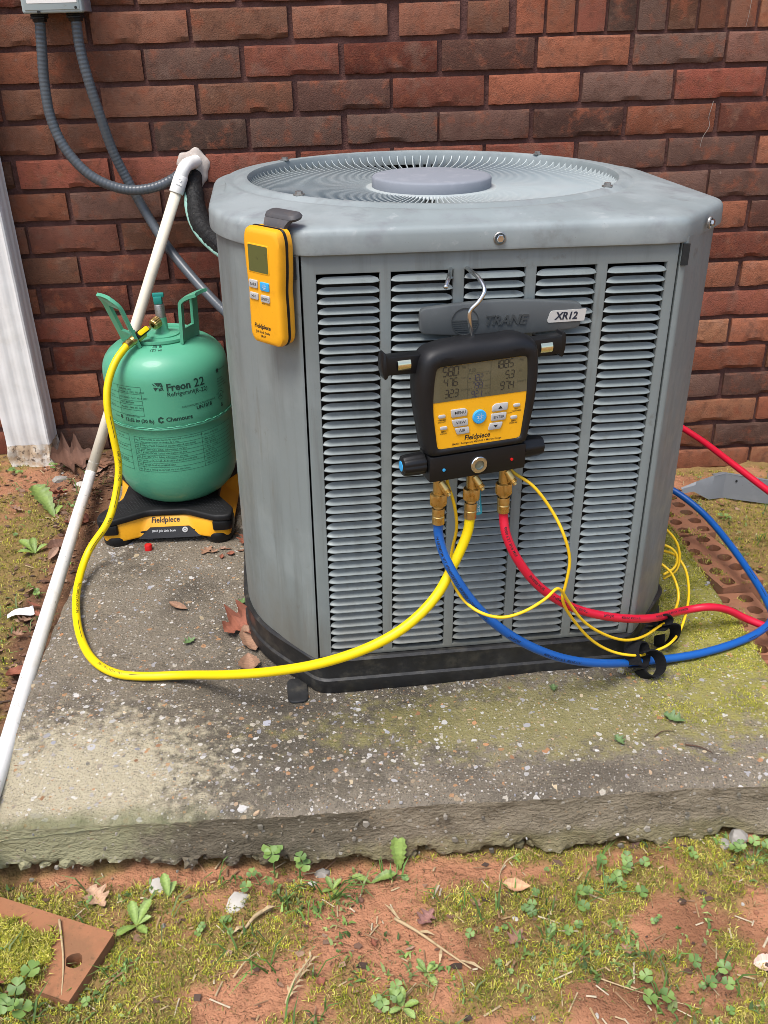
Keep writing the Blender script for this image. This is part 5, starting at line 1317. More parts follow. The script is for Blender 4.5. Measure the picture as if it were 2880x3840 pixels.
def strap(name, label, loops, width_dir, w):
    t = thing(name, label, 'strap', loops[0][0], 'black hook and loop cable straps')
    for k, L_ in enumerate(loops):
        P = smooth_path(catmull(L_, 8), 2); mb = MB(loops[0][0]); wd = Vector(width_dir[k]).normalized()
        T, _ = frames(P); v = []; f = []
        for p, tt in zip(P, T):
            n_ = tt.cross(wd).normalized()*.0011; v += [p-wd*w[k]/2-n_, p+wd*w[k]/2-n_, p+wd*w[k]/2+n_, p-wd*w[k]/2+n_]
        for i in range(len(P)-1):
            a, b = i*4, i*4+4; f += [(a, a+1, b+1, b), (a+1, a+2, b+2, b+1), (a+2, a+3, b+3, b+2), (a+3, a, b, b+3)]
        n = len(P)*4; f += [(3, 2, 1, 0), (n-4, n-3, n-2, n-1)]
        mb.add(v, f); me = mb.me('strap'); bm = bmesh.new(); bm.from_mesh(me); bmesh.ops.recalc_face_normals(bm, faces=bm.faces); bm.to_mesh(me); bm.free(); autosmooth(me, 45)
        obj('band' if k == 0 else 'tail', me, M['velcro'], t)
    return t
strap('cable_strap', 'black strap looped round the blue hose at the front of the pad', [
    [(.776, -1.066, .030), (.772, -1.055, .046), (.780, -1.040, .052), (.792, -1.034, .044), (.796, -1.040, .028), (.788, -1.054, .018), (.778, -1.064, .024)],
    [(.786, -1.050, .038), (.800, -1.050, .042), (.814, -1.053, .034), (.818, -1.060, .016), (.808, -1.064, .005), (.796, -1.062, .005), (.786, -1.058, .014)]],
    [(.95, -.25, .1), (.45, -.6, .65)], [.022, .020])
strap('cable_strap', 'black strap hanging on the cable near the cabinet corner under the red hose', [
    [(.812, -1.010, .060), (.818, -1.004, .072), (.834, -.998, .070), (.842, -.996, .058), (.830, -1.004, .048), (.816, -1.010, .052)],
    [(.832, -1.005, .054), (.846, -1.001, .052), (.858, -.996, .042), (.858, -.994, .020), (.846, -.997, .011), (.836, -1.000, .015), (.832, -1.004, .036)]],
    [(.8, -.5, .1), (.45, -.65, .6)], [.022, .022])
# red cap dropped on the pad
rc = thing('plastic_cap', 'small red plastic cap lying on the pad in front of the scale', 'cap', (-.0115, -.599, 0))
mb = MB(); tw = lambda k: 1-.03*(k % 2); lathe(mb, [(.0070, .0006), (.0072, .0105), (.0064, .0125), (0, .0127)], 28, (0, 0, 0), (.05, .08, 1), tw); obj('shell', mb.me('c', auto=True, ang=50), M['red_plastic'], rc)
mb = MB(); lathe(mb, [(.0048, .0127), (.0042, .0132), (0, .0132)], 20, (0, 0, 0), (.05, .08, 1)); obj('top_disc', mb.me('c'), M['red_plastic'], rc)

# ------------------------------------------------------------------ electrical disconnect box and conduits
bx = thing('disconnect_box', 'grey electrical disconnect box mounted on the brick wall', 'electrical box', (-.150, 0, .904))
OB = (-.150, 0, .904)
mb = MB(OB); mb.box(-.2060, -.0935, -.060, -.0002, .906, 1.16); obj('housing', mb.me('h', bevel=.002), M['galv'], bx)
mb = MB(OB); mb.box(-.2075, -.0925, -.085, -.0605, .904, 1.162); cov = obj('cover', mb.me('c', bevel=.004, seg=3), M['box_grey'], bx)
mb = MB(OB); mb.box(-.2015, -.0975, -.0866, -.0851, .9095, 1.155); obj('cover_panel', mb.me('c', bevel=.0015), M['box_grey'], cov)
mb = MB(OB); prism(mb, rrect(-.196, -.101, .921, 1.05, .002), .0867, .0872, 'xz'); lb = obj('paper_label', mb.me('l'), M['paper_label'], bx)
for x0, x1, z in ((-.1930, -.1700, .9285), (-.1930, -.1650, .9310), (-.160, -.140, .9295), (-.134, -.108, .9300), (-.134, -.112, .9330), (-.1930, -.1600, .9340)):
    mb = MB(OB); mb.add([(x0, -.0874, z-.0004), (x1, -.0874, z-.0004), (x1, -.0874, z+.0004), (x0, -.0874, z+.0004)], [(0, 1, 2, 3)]); obj('print_line', mb.me('p'), M['lcd_faint'], lb)
mb = MB(OB); mb.box(-.1785, -.1725, -.0875, -.0866, .9040, .9082); obj('latch_slot', mb.me('s'), M['dark_inside'], cov)
mb = MB(OB); lathe(mb, [(.0026, 0), (.0026, .0007), (0, .0007)], 16, (-.1045, -.0867, .9125), (0, -1, 0)); obj('lock_hole', mb.me('s'), M['dark_inside'], cov)
def conduit(name, label, pts, r, fx):
    t = thing(name, label, 'conduit', pts[0], 'flexible conduits below the disconnect box'); P = smooth_path(catmull(pts, 26), 4)
    d = 0; rad = []
    for i, p in enumerate(P):
        if i: d += (p-P[i-1]).length
        rad.append(r*(1+.042*math.sin(d/.0078*2*math.pi)))
    mb = MB(pts[0]); tube(mb, P, rad, 20); obj('sleeve', mb.me('c', True), M['conduit'], t)
    mb = MB(pts[0]); lathe(mb, [(.010, .9045), (.0175, .9035), (.0180, .9015), (.0168, .9000), (.0175, .8985), (.0175, .8960), (.0145, .8945), (.0135, .8900), (.0125, .8895)], 8, (fx[0], fx[1], 0)); obj('fitting', mb.me('f'), M['black_plastic'], t)
    return t
conduit('flexible_conduit', 'grey flexible conduit curving from the box into the wall behind the white elbow',
        [(-0.1860, -0.05, 0.8960), (-0.1915, -0.05, 0.8476), (-0.1991, -0.05, 0.7812), (-0.1975, -0.052, 0.7122), (-0.1773, -0.054, 0.6538), (-0.1338, -0.056, 0.6021), (-0.0705, -0.056, 0.5739), (-0.0127, -0.050, 0.574), (0.026, -0.034, 0.5865), (0.0482, -.002, 0.5988), (.056, .012, .602)], .0102, (-.1860, -.05))
conduit('flexible_conduit', 'grey flexible conduit slanting down from the box behind the white pipe to the condenser',
        [(-0.1165, -0.05, 0.8960), (-0.1175, -0.05, 0.8456), (-0.1113, -0.05, 0.7872), (-0.0998, -0.045, 0.718), (-0.0864, -0.034, 0.6447), (-0.0672, -0.026, 0.5878), (-0.0401, -0.030, 0.5265), (0.003, -0.06, 0.4554), (0.0604, -0.11, 0.3922), (0.12, -0.17, 0.3421), (0.165, -0.22, 0.316), (.225, -.30, .30), (.31, -.46, .29)], .0102, (-.1165, -.05))
# ------------------------------------------------------------------ lines through the wall
def blob_mesh(P2, y0, bulge, off):
    """soft patch of sealant pressed on the wall (outline in x,z)"""
    cx = sum(p[0] for p in P2)/len(P2); cz = sum(p[1] for p in P2)/len(P2); n = len(P2); v = []; f = []
    for s, d in ((1.02, -.0015), (.97, .0035), (.85, .006), (.6, .55*bulge), (.3, .9*bulge)):
        for x, z in P2: v.append((cx+(x-cx)*s, y0-d-.0015*nz(x, z, s, 90), cz+(z-cz)*s))
    v.append((cx, y0-bulge, cz))
    for i in range(4):
        for k in range(n): f.append((i*n+k, i*n+(k+1) % n, (i+1)*n+(k+1) % n, (i+1)*n+k))
    for k in range(n): f.append((4*n+k, 4*n+(k+1) % n, 5*n))
    mb = MB(off); mb.add(v, f); return mb.me('foam', True)
SEAL = []
for k in range(30):
    a = 2*math.pi*k/30; rx = .034*(1+.10*math.sin(3*a+1)+.08*math.sin(7*a)); rz = .040*(1+.12*math.sin(2*a+.5)+.10*math.sin(5*a+2))
    if math.sin(a) < -.4 and math.cos(a) > 0: rz *= 1.35
    if math.sin(a) < -.2 and math.cos(a) < 0: rx *= .8; rz *= .7
    SEAL.append((.0700+rx*math.cos(a), .6060+rz*math.sin(a)))
fo2 = obj('wall_sealant', blob_mesh(SEAL, .004, .012, (.068, 0, .61)), M['foam_white'], None, (.068, 0, .61))
tag(fo2, 'smeared pale sealant patch around the pipe hole in the brick wall', 'sealant')
pv_ = thing('drain_pipe', 'white PVC drain pipe running from the wall down along the left edge of the pad', 'pipe', (.0660, 0, .60))
OP = (.0660, 0, .60)
ewall = Vector((.0790, .0, .6190)); eb = Vector((.0600, -.050, .6150)); low = Vector((-.0519, -.150, .3650)); dirp = (Vector((-.2035, -.225, -.004))-eb).normalized()
low = Vector((-.2035, -.225, -.004))
mb = MB(OP); tube(mb, catmull([ewall, ewall.lerp(eb, .5)], 4), .0130, 24); P = catmull([ewall.lerp(eb, .40), ewall.lerp(eb, .8), eb+dirp*.008, eb+dirp*.028], 8); P = smooth_path(P, 3); tube(mb, P, .0136, 24)
tube(mb, [eb+dirp*.020, eb+dirp*.022, eb+dirp*.056, eb+dirp*.0575], [.0136, .0149, .0151, .0146], 28)
el = obj('elbow', mb.me('e', auto=True, ang=40), M['pvc_fitting'], pv_)
q = Vector((0, 0, 1)).rotation_difference(dirp); fr = (CAM-eb).normalized(); fr = (fr-dirp*fr.dot(dirp)).normalized(); rt = dirp.cross(fr)
mb = MB(OP); c_ = eb+dirp*.040
for s in (-1,): 
    mb.add([c_+fr*.0150+rt*x+dirp*y+fr*z for x, y, z in ((-.006, -.0012, 0), (.006, -.0012, 0), (.006, .0012, 0), (-.006, .0012, 0), (-.006, -.0012, .0010), (.006, -.0012, .0010), (.006, .0012, .0010), (-.006, .0012, .0010))], [(0, 1, 5, 4), (1, 2, 6, 5), (2, 3, 7, 6), (3, 0, 4, 7), (4, 5, 6, 7)])
ring = [c_-dirp*.009+fr*.0152+(rt*math.cos(a)+dirp*math.sin(a))*.0032 for a in [2*math.pi*k/20 for k in range(21)]]; tube(mb, ring, .0006, 5, False)
obj('moulded_mark', mb.me('m'), M['pvc_fitting'], el)
mb = MB(OP); tube(mb, [eb+dirp*.05, eb.lerp(low, .35), eb.lerp(low, .7), low], .0118, 24); obj('upper_pipe', mb.me('p', True), M['pvc'], pv_)
gp = [eb.lerp(low, .96), low, Vector((-.197, -.293, -.006)), Vector((-.187, -.404, -.005)), Vector((-.177, -.504, -.004)), Vector((-.154, -.756, -.004)), Vector((-.131, -1.009, -.004)), Vector((-.1180, -1.148, -.006)), Vector((-.108, -1.30, -.012)), Vector((-.095, -1.45, -.055))]
mb = MB(OP); tube(mb, smooth_path(catmull(gp, 8), 6), .0119, 24); obj('ground_pipe', mb.me('p', True), M['pvc_ground'], pv_)
ins = thing('insulated_line', 'thick black taped refrigerant line leaving the wall beside the condenser', 'pipe', (.0700, 0, .58))
IP = [(0.0690, .012, 0.590), (0.0705, -0.02, 0.580), (0.0745, -0.05, 0.5576), (0.0815, -0.09, 0.5259), (0.0990, -0.14, 0.5013), (0.1360, -0.20, 0.479), (0.19, -0.27, 0.4533), (.26, -.35, .44), (.35, -.50, .43)]
P = smooth_path(catmull(IP, 14), 2); rad = [.0185*(1+.10*nz(i*.13, 0, 0, 1)+.09*nz(i*.7, 3, 0, 1)+(.10 if 34 < i < 56 else 0)+(.05 if (i//9) % 2 else 0)) for i in range(len(P))]
mb = MB((.07, 0, .58)); tube(mb, P, rad, 22); sl = obj('tape_wrap', mb.me('t', True), M['tape_black'], ins)
mb = MB((.07, 0, .58)); tube(mb, [p+Vector((-.006, -.019, .004)) for p in P[58:80]], .0030, 10); obj('control_wire', mb.me('w', True), M['black_plastic'], ins)
cl = thing('copper_line', 'thin verdigris copper line running under the black insulated pipe', 'pipe', (.0634, -.02, .575))
CPp = [(0.0600, 0.01, 0.583), (0.0600, -0.03, 0.5740), (0.0600, -0.075, 0.5421), (0.0690, -0.107, 0.5110), (0.0930, -0.157, 0.4860), (0.1358, -0.222, 0.4640), (.20, -.29, .43), (.34, -.50, .40)]
mb = MB((.0634, -.02, .575)); tube(mb, smooth_path(catmull(CPp, 10), 2), .0062, 14); obj('tube', mb.me('c', True), M['copper_patina'], cl)

# ------------------------------------------------------------------ downspout
ds = thing('downspout', 'white ribbed downspout with a rusty dented foot at the left of the wall', 'downspout', (-.3775, -.05, -.062))
OD = (-.3775, -.05, -.062); x0, x1, y0, y1 = -.4300, -.3255, -.088, -.012
def ds_outline(n=12):
    P = []
    # ribbed front and right faces
    for i in range(25):
        t = i/24; x = x0+.006+(x1-x0-.012)*t; P.append((x, y0+.0022*(1 if (i//4) % 2 else 0)))
    P.append((x1-.002, y0+.002)); P.append((x1, y0+.008))
    for i in range(13):
        t = i/12; P.append((x1-(.0012 if (i//3) % 2 else 0), y0+.010+(y1-y0-.02)*t))
    P += [(x1-.004, y1), (x0+.004, y1), (x0, y1-.006), (x0, y0+.008), (x0+.003, y0+.001)]
    return P
def ds_sec(zs, crush, m, name):
    P = ds_outline(); v = []; f = []; n = len(P)
    for z in zs:
        for (x, y) in P:
            k = crush*smooth01(.14, .0, z+.062); 
            yy = y-.010*k*nz(x, z, 2, 22)+.006*k*abs(nz(x, z, 5, 40)); xx = x+.006*k*nz(y, z, 8, 25)
            v.append((xx, yy-.0016*fbm(x, z, 1, 25, 2)*crush, z))
    for j in range(len(zs)-1):
        for k in range(n): f.append((j*n+k, j*n+(k+1) % n, (j+1)*n+(k+1) % n, (j+1)*n+k))
    mb = MB(OD); mb.add(v, f); me = mb.me(name); autosmooth(me, 35); return obj(name, me, m, ds)
ds_sec([.012+i*.02 for i in range(60)], 1, M['downspout_white'], 'pipe_run')
sub = ds_sec([-.066+.0078*i for i in range(11)], 1.2, M['rust_stain'], 'rusty_foot'); sub['label'] = 'rust stained flaking foot of the downspout'

# ------------------------------------------------------------------ bent sheet metal bracket on the right
br = thing('metal_bracket', 'bent grey sheet metal bracket lying on the soil at the right edge', 'bracket', (1.25, -.21, -.15))
OB2 = (1.25, -.21, -.15)
def sheet(mb, quads_top, th_=.0022):
    for a, b in zip(quads_top[:-1], quads_top[1:]): 
        pass
Pb = [((1.164, -.218, -.134), (1.160, -.212, -.122)), ((1.190, -.220, -.130), (1.197, -.210, -.108)), ((1.226, -.226, -.150), (1.2351, -.219, -.090)), ((1.260, -.222, -.149), (1.264, -.214, -.087)), ((1.300, -.240, -.149), (1.300, -.232, -.087)), ((1.366, -.268, -.150), (1.346, -.258, -.089)), ((1.52, -.325, -.150), (1.50, -.315, -.090))]
v = []; f = []
for a, b in Pb: v += [Vector(a), Vector(a).lerp(Vector(b), .5)+Vector((0, 0, .004)), Vector(b)]
for i in range(len(Pb)-1):
    for k in range(2): f.append((i*3+k, (i+1)*3+k, (i+1)*3+k+1, i*3+k+1))
mb = MB(OB2); mb.add(v, f); me = mb.me('plate'); bm = bmesh.new(); bm.from_mesh(me); bmesh.ops.solidify(bm, geom=bm.faces[:], thickness=.0025); bmesh.ops.recalc_face_normals(bm, faces=bm.faces); bm.to_mesh(me); bm.free(); autosmooth(me, 20)
obj('plate', me, M['bracket_grey'], br)
v = []; f = []
for a, b in (((1.2351, -.219, -.090), (1.240, -.190, -.100)), ((1.264, -.214, -.087), (1.268, -.185, -.098)), ((1.346, -.258, -.089), (1.350, -.228, -.100)), ((1.50, -.315, -.090), (1.50, -.285, -.100))): v += [a, b]
f = [(2*i, 2*i+2, 2*i+3, 2*i+1) for i in range(3)]; mb = MB(OB2); mb.add(v, f); me = mb.me('flange'); bm = bmesh.new(); bm.from_mesh(me); bmesh.ops.solidify(bm, geom=bm.faces[:], thickness=.002); bmesh.ops.recalc_face_normals(bm, faces=bm.faces); bm.to_mesh(me); bm.free()
obj('flange', me, M['bracket_grey'], br)
mb = MB(OB2); mb.box(1.356, 1.46, -.2325, -.2305, -.096, -.020)
obj('upright', mb.me('u'), M['bracket_grey'], br)
mb = MB(OB2); lathe(mb, [(.0028, 0), (.0028, .0008), (0, .0008)], 12, (1.285, -.2285, -.103), (0, -1, .1)); obj('screw_hole', mb.me('s'), M['dark_inside'], br)

# ------------------------------------------------------------------ cored bricks laid along the right edge of the pad
def cored_brick_mesh(L, W_, H, nx, ny, r, seed):
    """solid with real core holes: grid top with round holes and tube walls"""
    rnd = random.Random(seed); v = []; f = []; dx, dy = L/nx, W_/ny; S = 12
    def hole(cx, cy):
        # square cell with a round hole in it
        n0 = len(v); K = S
        for k in range(K):
            a = 2*math.pi*k/K+math.pi/4*0; c, s = math.cos(a), math.sin(a); m_ = max(abs(c)/(dx/2), abs(s)/(dy/2)); v.append((cx+c/m_, cy+s/m_, 0))
        for k in range(K):
            a = 2*math.pi*k/K; rr = r*rnd.uniform(.9, 1.08); v.append((cx+rr*math.cos(a), cy+rr*math.sin(a), -.0003))
        for k in range(K): p = v[n0+K+k]; v.append((p[0], p[1], -.034))
        for k in range(K):
            k2 = (k+1) % K; f.append((n0+k, n0+k2, n0+K+k2, n0+K+k)); f.append((n0+K+k, n0+K+k2, n0+2*K+k2, n0+2*K+k))
        f.append(tuple(n0+2*K+k for k in range(K)))
        # corner fillers of the cell
        for sx, sy in ((1, 1), (-1, 1), (-1, -1), (1, -1)):
            v.append((cx+sx*dx/2, cy+sy*dy/2, 0)); a = math.atan2(sy*dy/2, sx*dx/2); best = sorted(range(K), key=lambda k: abs((2*math.pi*k/K-a+math.pi) % (2*math.pi)-math.pi))[:2]
            k0, k1 = min(best), max(best)
            if k1-k0 > 1: k0, k1 = k1, k0
            f.append((n0+k0, len(v)-1, n0+k1))
    for i in range(nx):
        for j in range(ny): hole(-L/2+dx*(i+.5), -W_/2+dy*(j+.5))
    n0 = len(v); nn = 10
    for z in (0, -.004, -H):
        o = -.0015 if z == 0 else 0
        for (x, y) in rrect(-L/2, L/2, -W_/2, W_/2, .004, 2): v.append((x+.001*nz(x, y, z, 80), y+.001*nz(x, y, z+3, 80), z if z else 0))
    m_ = len(rrect(0, 1, 0, 1, .1, 2))
    for q in range(2):
        for k in range(m_): f.append((n0+q*m_+k, n0+q*m_+(k+1) % m_, n0+(q+1)*m_+(k+1) % m_, n0+(q+1)*m_+k))
    me = mesh('cored_brick', v, f); bm = bmesh.new(); bm.from_mesh(me); bmesh.ops.remove_doubles(bm, verts=bm.verts, dist=1e-5); bmesh.ops.recalc_face_normals(bm, faces=bm.faces); bm.to_mesh(me); bm.free(); autosmooth(me, 40)
    return me
CBM = cored_brick_mesh(.186, .082, .056, 5, 2, .0128, 3)
for (x, y, z, rz, lab, tl) in ((1.052, -.474, -.046, 96, 'cored brick lying farthest back along the right edge of the pad', .02), (1.050, -.682, -.034, 101, 'middle cored brick along the right edge of the pad under the blue hose', -.05), (1.040, -.880, -.040, 91, 'cored brick along the pad edge where the blue hose turns back', .02), (1.045, -1.068, -.046, 88, 'cored brick nearest the front beside the right edge of the pad', .02)):
    o = obj('cored_brick', CBM, M['clay_brick'], None, (x, y, z), (tl, .02, math.radians(rz))); tag(o, lab, 'brick', 'cored bricks along the pad edge')
lb_ = obj('loose_brick', cored_brick_mesh(.19, .088, .05, 4, 1, .0098, 9), M['orange_brick'], None, (-.0325, -1.3970, -.060), (.03, .02, math.radians(-22)))
tag(lb_, 'loose orange brick half covered with moss in the front left corner', 'brick')

# cobweb thread on the wall
cw = thing('cobweb_thread', 'thin pale cobweb thread hanging down the bricks at the upper right', 'thread', (1.19, -.004, .70))
TP = [(1.2000, -.003, .7040), (1.1960, -.006, .690), (1.1935, -.005, .672), (1.1965, -.007, .655), (1.1850, -.006, .632), (1.1830, -.003, .610)]
mb = MB((1.19, -.004, .70)); tube(mb, catmull(TP, 4), .0005, 5); obj('strand', mb.me('t'), M['web_grey'], cw)
TP = [(1.2530, -.003, .9000), (1.2500, -.007, .870), (1.2480, -.004, .845)]
mb = MB((1.19, -.004, .70)); tube(mb, catmull(TP, 4), .0004, 5); obj('strand', mb.me('t'), M['web_grey'], cw)
# dab of mortar on a brick at the right
md = obj('mortar_lump', blob_mesh([(1.214+.010*math.cos(a)*random.uniform(.8, 1.1), .236+.009*math.sin(a)*random.uniform(.8, 1.1)) for a in [2*math.pi*k/14 for k in range(14)]], .001, .004, (1.214, 0, .236)), M['mortar'], None, (1.214, 0, .236)); tag(md, 'small lump of dried mortar stuck on a brick at the right', 'mortar')

# ------------------------------------------------------------------ moss, litter and small plants
def on_pad(x, y, m=0.0): return PX0-m < x < PX1+m and PY0-m < y < PY1+m
def surf(x, y): return pad_top_z(x, y) if on_pad(x, y) else ground_z(x, y)
def in_brick(x, y):
    if 1.0 < x < 1.10 and -1.17 < y < -.38: return True
    return False
rng = np.random.default_rng(5)
def blades(name, pts, cols, lmin, lmax, w, lean, nper, rad):
    """tiny upright curved blades gathered in tufts: one mesh"""
    V = []; F = []; Cc = []; n = 0
    for (x, y, z), c in zip(pts, cols):
        for _ in range(nper):
            a = rng.random()*6.283; L = lmin+(lmax-lmin)*rng.random(); le = lean*(.3+rng.random()); dx, dy = math.cos(a), math.sin(a)
            ox, oy = x+(rng.random()-.5)*rad, y+(rng.random()-.5)*rad; ww = w*(.7+.6*rng.random())
            tx, ty = -dy*ww/2, dx*ww/2; h1 = L*.6; r1 = L*le*.35; h2 = L*(1-.35*le); r2 = L*le
            V += [(ox-tx, oy-ty, z), (ox+tx, oy+ty, z), (ox+dx*r1+tx*.9, oy+dy*r1+ty*.9, z+h1), (ox+dx*r1-tx*.9, oy+dy*r1-ty*.9, z+h1), (ox+dx*r2, oy+dy*r2, z+h2)]
            F += [(n, n+1, n+2, n+3), (n+3, n+2, n+4)]; j = (.6+.75*rng.random())*(.9+.5*nz(x, y, 0, 30)); cc = tuple(q*j for q in c); Cc += [cc, cc]; n += 5
    me = mesh(name, V, F, False, Cc); return me
MOSSC = [(.33, .31, .035), (.40, .38, .050), (.22, .24, .030), (.46, .41, .11), (.13, .15, .03), (.34, .26, .09)]
pts = []; cols = []
def scatter(n, x0, x1, y0, y1, bias=0.0):
    k = 0
    while k < n:
        k += 1
        x = x0+(x1-x0)*rng.random(); y = y0+(y1-y0)*rng.random()
        if on_pad(x, y, .004) or in_brick(x, y): continue
        m = moss_mask(x, y)+bias
        if m < .45+.45*rng.random(): continue
        pts.append((x, y, ground_z(x, y)-.001)); cols.append(MOSSC[int(rng.integers(0, 6))])
scatter(30000, -.20, 1.06, -1.62, -1.275, .02); scatter(11000, -.62, -.10, -1.30, -.05); scatter(11000, 1.0, 1.5, -1.3, -.03, .05)
mo = obj('moss', blades('moss', pts, cols, .0035, .0085, .0011, .9, 4, .009), M['moss']); tag(mo, 'low yellow green moss covering the red soil around the pad', 'moss', kind='stuff')
# brown dead moss and crumbs over the bare soil
pts = []; cols = []; DEAD = [(.22, .13, .06), (.30, .19, .09), (.13, .075, .04), (.34, .24, .12), (.20, .17, .05)]
for _ in range(16000):
    r_ = rng.random()
    if r_ < .6: x, y = -.2+1.26*rng.random(), -1.62+.35*rng.random()
    elif r_ < .82: x, y = -.6+.5*rng.random(), -1.3+1.25*rng.random()
    else: x, y = 1.09+.4*rng.random(), -1.3+1.27*rng.random()
    if on_pad(x, y, .004) or fbm(x, y, 12.0, 14, 4) < .1*rng.random()-.12: continue
    pts.append((x, y, ground_z(x, y)-.001)); cols.append(DEAD[int(rng.integers(0, 5))])
dm = obj('dead_moss', blades('dead_moss', pts, cols, .002, .006, .0010, 1.3, 2, .010), M['moss']); tag(dm, 'brown dead moss and crumbs strewn over the bare red soil', 'dead moss', kind='stuff')
# moss film growing on the right of the pad and on the loose brick
pts = []; cols = []
for _ in range(26000):
    x = .70+.29*rng.random(); y = -1.17+.70*rng.random()
    if rng.random() > smooth01(.72, .90, x) or fbm(x, y, 4.4, 18, 4)+.22 < .5*rng.random()-.1: continue
    if y < -1.03 and rng.random() < .45: continue
    pts.append((x, y, pad_top_z(x, y)-.001)); cols.append(MOSSC[int(rng.integers(0, 4))])
mp = obj('moss', blades('moss', pts, cols, .0022, .0052, .0011, 1.2, 3, .007), M['moss'], pad); mp['kind'] = 'stuff'
pts = []; cols = []; lm = lb_.matrix_basis
for _ in range(2600):
    u, w_ = rng.random()*.19-.095, rng.random()*.088-.044
    q_ = .016*nz(u, w_, 0, 50); k = smooth01(.050, .034, u+q_+.25*w_)*smooth01(.022, .010, w_+q_*.8)
    if math.hypot(u-.071, w_) < .013: k = 0
    if rng.random() > k: continue
    p = lm@Vector((u, w_, 0)); pts.append((p.x, p.y, p.z-.001)); cols.append(MOSSC[int(rng.integers(0, 4))])
me = blades('moss', pts, cols, .005, .012, .0013, .9, 4, .009)
ml = obj('brick_moss', me, M['moss'], lb_); ml.matrix_parent_inverse = lm.inverted(); ml['kind'] = 'stuff'
for ob_ in [o for o in bpy.data.objects if o.name.startswith('cored_brick')]:
    pts = []; cols = []; bm_ = ob_.matrix_basis
    for _ in range(700):
        u, w_ = rng.random()*.186-.093, rng.random()*.082-.041
        if fbm(u+ob_.location.y, w_, 2.0, 26, 3) < .12+.35*rng.random(): continue
        p = bm_@Vector((u, w_, 0)); pts.append((p.x, p.y, p.z-.002)); cols.append(MOSSC[int(rng.integers(0, 6))])
    me = blades('moss', pts, cols, .003, .007, .0011, 1.0, 3, .008); q = obj('moss_tuft', me, M['moss'], ob_); q.matrix_parent_inverse = bm_.inverted(); q['kind'] = 'stuff'
# sparse grass blades
pts = []; cols = []; GR_ = [(.085, .16, .030), (.11, .19, .04), (.16, .20, .07), (.07, .13, .03)]
for _ in range(330):
    r = rng.random()
    if r < .45: x, y = -.60+.46*rng.random(), -1.28+1.1*rng.random()
    elif r < .85: x, y = -.15+1.15*rng.random(), -1.60+.30*rng.random()
    else: x, y = 1.08+.3*rng.random(), -1.2+1.1*rng.random()
    if fbm(x, y, 2.2, 7, 3) < .02: continue
    pts.append((x, y, ground_z(x, y)-.002)); cols.append(GR_[int(rng.integers(0, 4))])
gr = obj('grass', blades('grass', pts, cols, .014, .042, .0022, 1.1, 4, .016), M['plant']); tag(gr, 'sparse short green grass blades in the soil around the pad', 'grass', kind='stuff')
pts = []; cols = []
for _ in range(620):
    r = rng.random()
    if r < .6: x, y = -.15+1.15*rng.random(), -1.60+.33*rng.random()
    elif r < .85: x, y = -.55+.42*rng.random(), -1.28+1.2*rng.random()
    else: x, y = 1.08+.3*rng.random(), -1.2+1.1*rng.random()
    pts.append((x, y, ground_z(x, y)))
V = []; F = []; Cc = []; n = 0; ST = [(.40, .30, .17), (.33, .22, .11), (.24, .14, .075), (.46, .38, .26)]
for (x, y, z) in pts:
    a = rng.random()*6.283; L = .006+.022*rng.random()**2; w_ = .0007+.0006*rng.random(); d = Vector((math.cos(a), math.sin(a), 0)); t = Vector((-d.y, d.x, 0))*w_; p = Vector((x, y, z+.002)); q = p+d*L; q.z = ground_z(q.x, q.y)+.002+.003*rng.random()
    V += [p-t, p+t, q+t, q-t, (p+q)/2+Vector((0, 0, .0012))]; F += [(n, n+1, n+4), (n+1, n+2, n+4), (n+2, n+3, n+4), (n+3, n, n+4)]; c = ST[int(rng.integers(0, 4))]; Cc += [c]*4; n += 5
dd = obj('dead_grass', mesh('dead_grass', V, F, False, Cc), M['leaf']); tag(dd, 'bits of dry straw and dead grass strewn over the soil', 'dead grass', kind='stuff')

# crumbled leaf litter beside the pipe and at the wall foot
V = []; F = []; Cc = []; n = 0; LC = [(.13, .07, .045), (.09, .05, .035), (.19, .11, .07), (.24, .15, .10), (.06, .038, .028)]
for _ in range(1500):
    r_ = rng.random()
    if r_ < .55: y = -1.25+1.2*rng.random(); x = -.17-.07*abs(rng.normal())
    elif r_ < .75: x, y = -.5+.36*rng.random(), -.26*rng.random()-.02
    elif r_ < .9: x, y = -.2+1.2*rng.random(), -1.60+.31*rng.random()
    else: x, y = 1.1+.35*rng.random(), -1.0+.95*rng.random()
    if on_pad(x, y, .003): continue
    z = ground_z(x, y)+.001; s_ = .002+.007*rng.random()**2; a0 = rng.random()*6.283; k_ = int(rng.integers(3, 6)); p0 = n; tl = (rng.random()-.5)*.9, (rng.random()-.5)*.9
    for i in range(k_):
        a = a0+6.283*i/k_; rr = s_*(.6+.6*rng.random()); dx, dy = math.cos(a)*rr, math.sin(a)*rr*.7; V.append((x+dx, y+dy, z+.002+dx*tl[0]+dy*tl[1])); n += 1
    F.append(tuple(range(p0, n))); j = .7+.6*rng.random(); Cc.append(tuple(q*j for q in LC[int(rng.integers(0, 5))]))
lt = obj('leaf_crumbs', mesh('leaf_crumbs', V, F, False, Cc), M['leaf']); tag(lt, 'dark crumbled leaf litter on the soil beside the white pipe', 'leaf litter', kind='stuff')
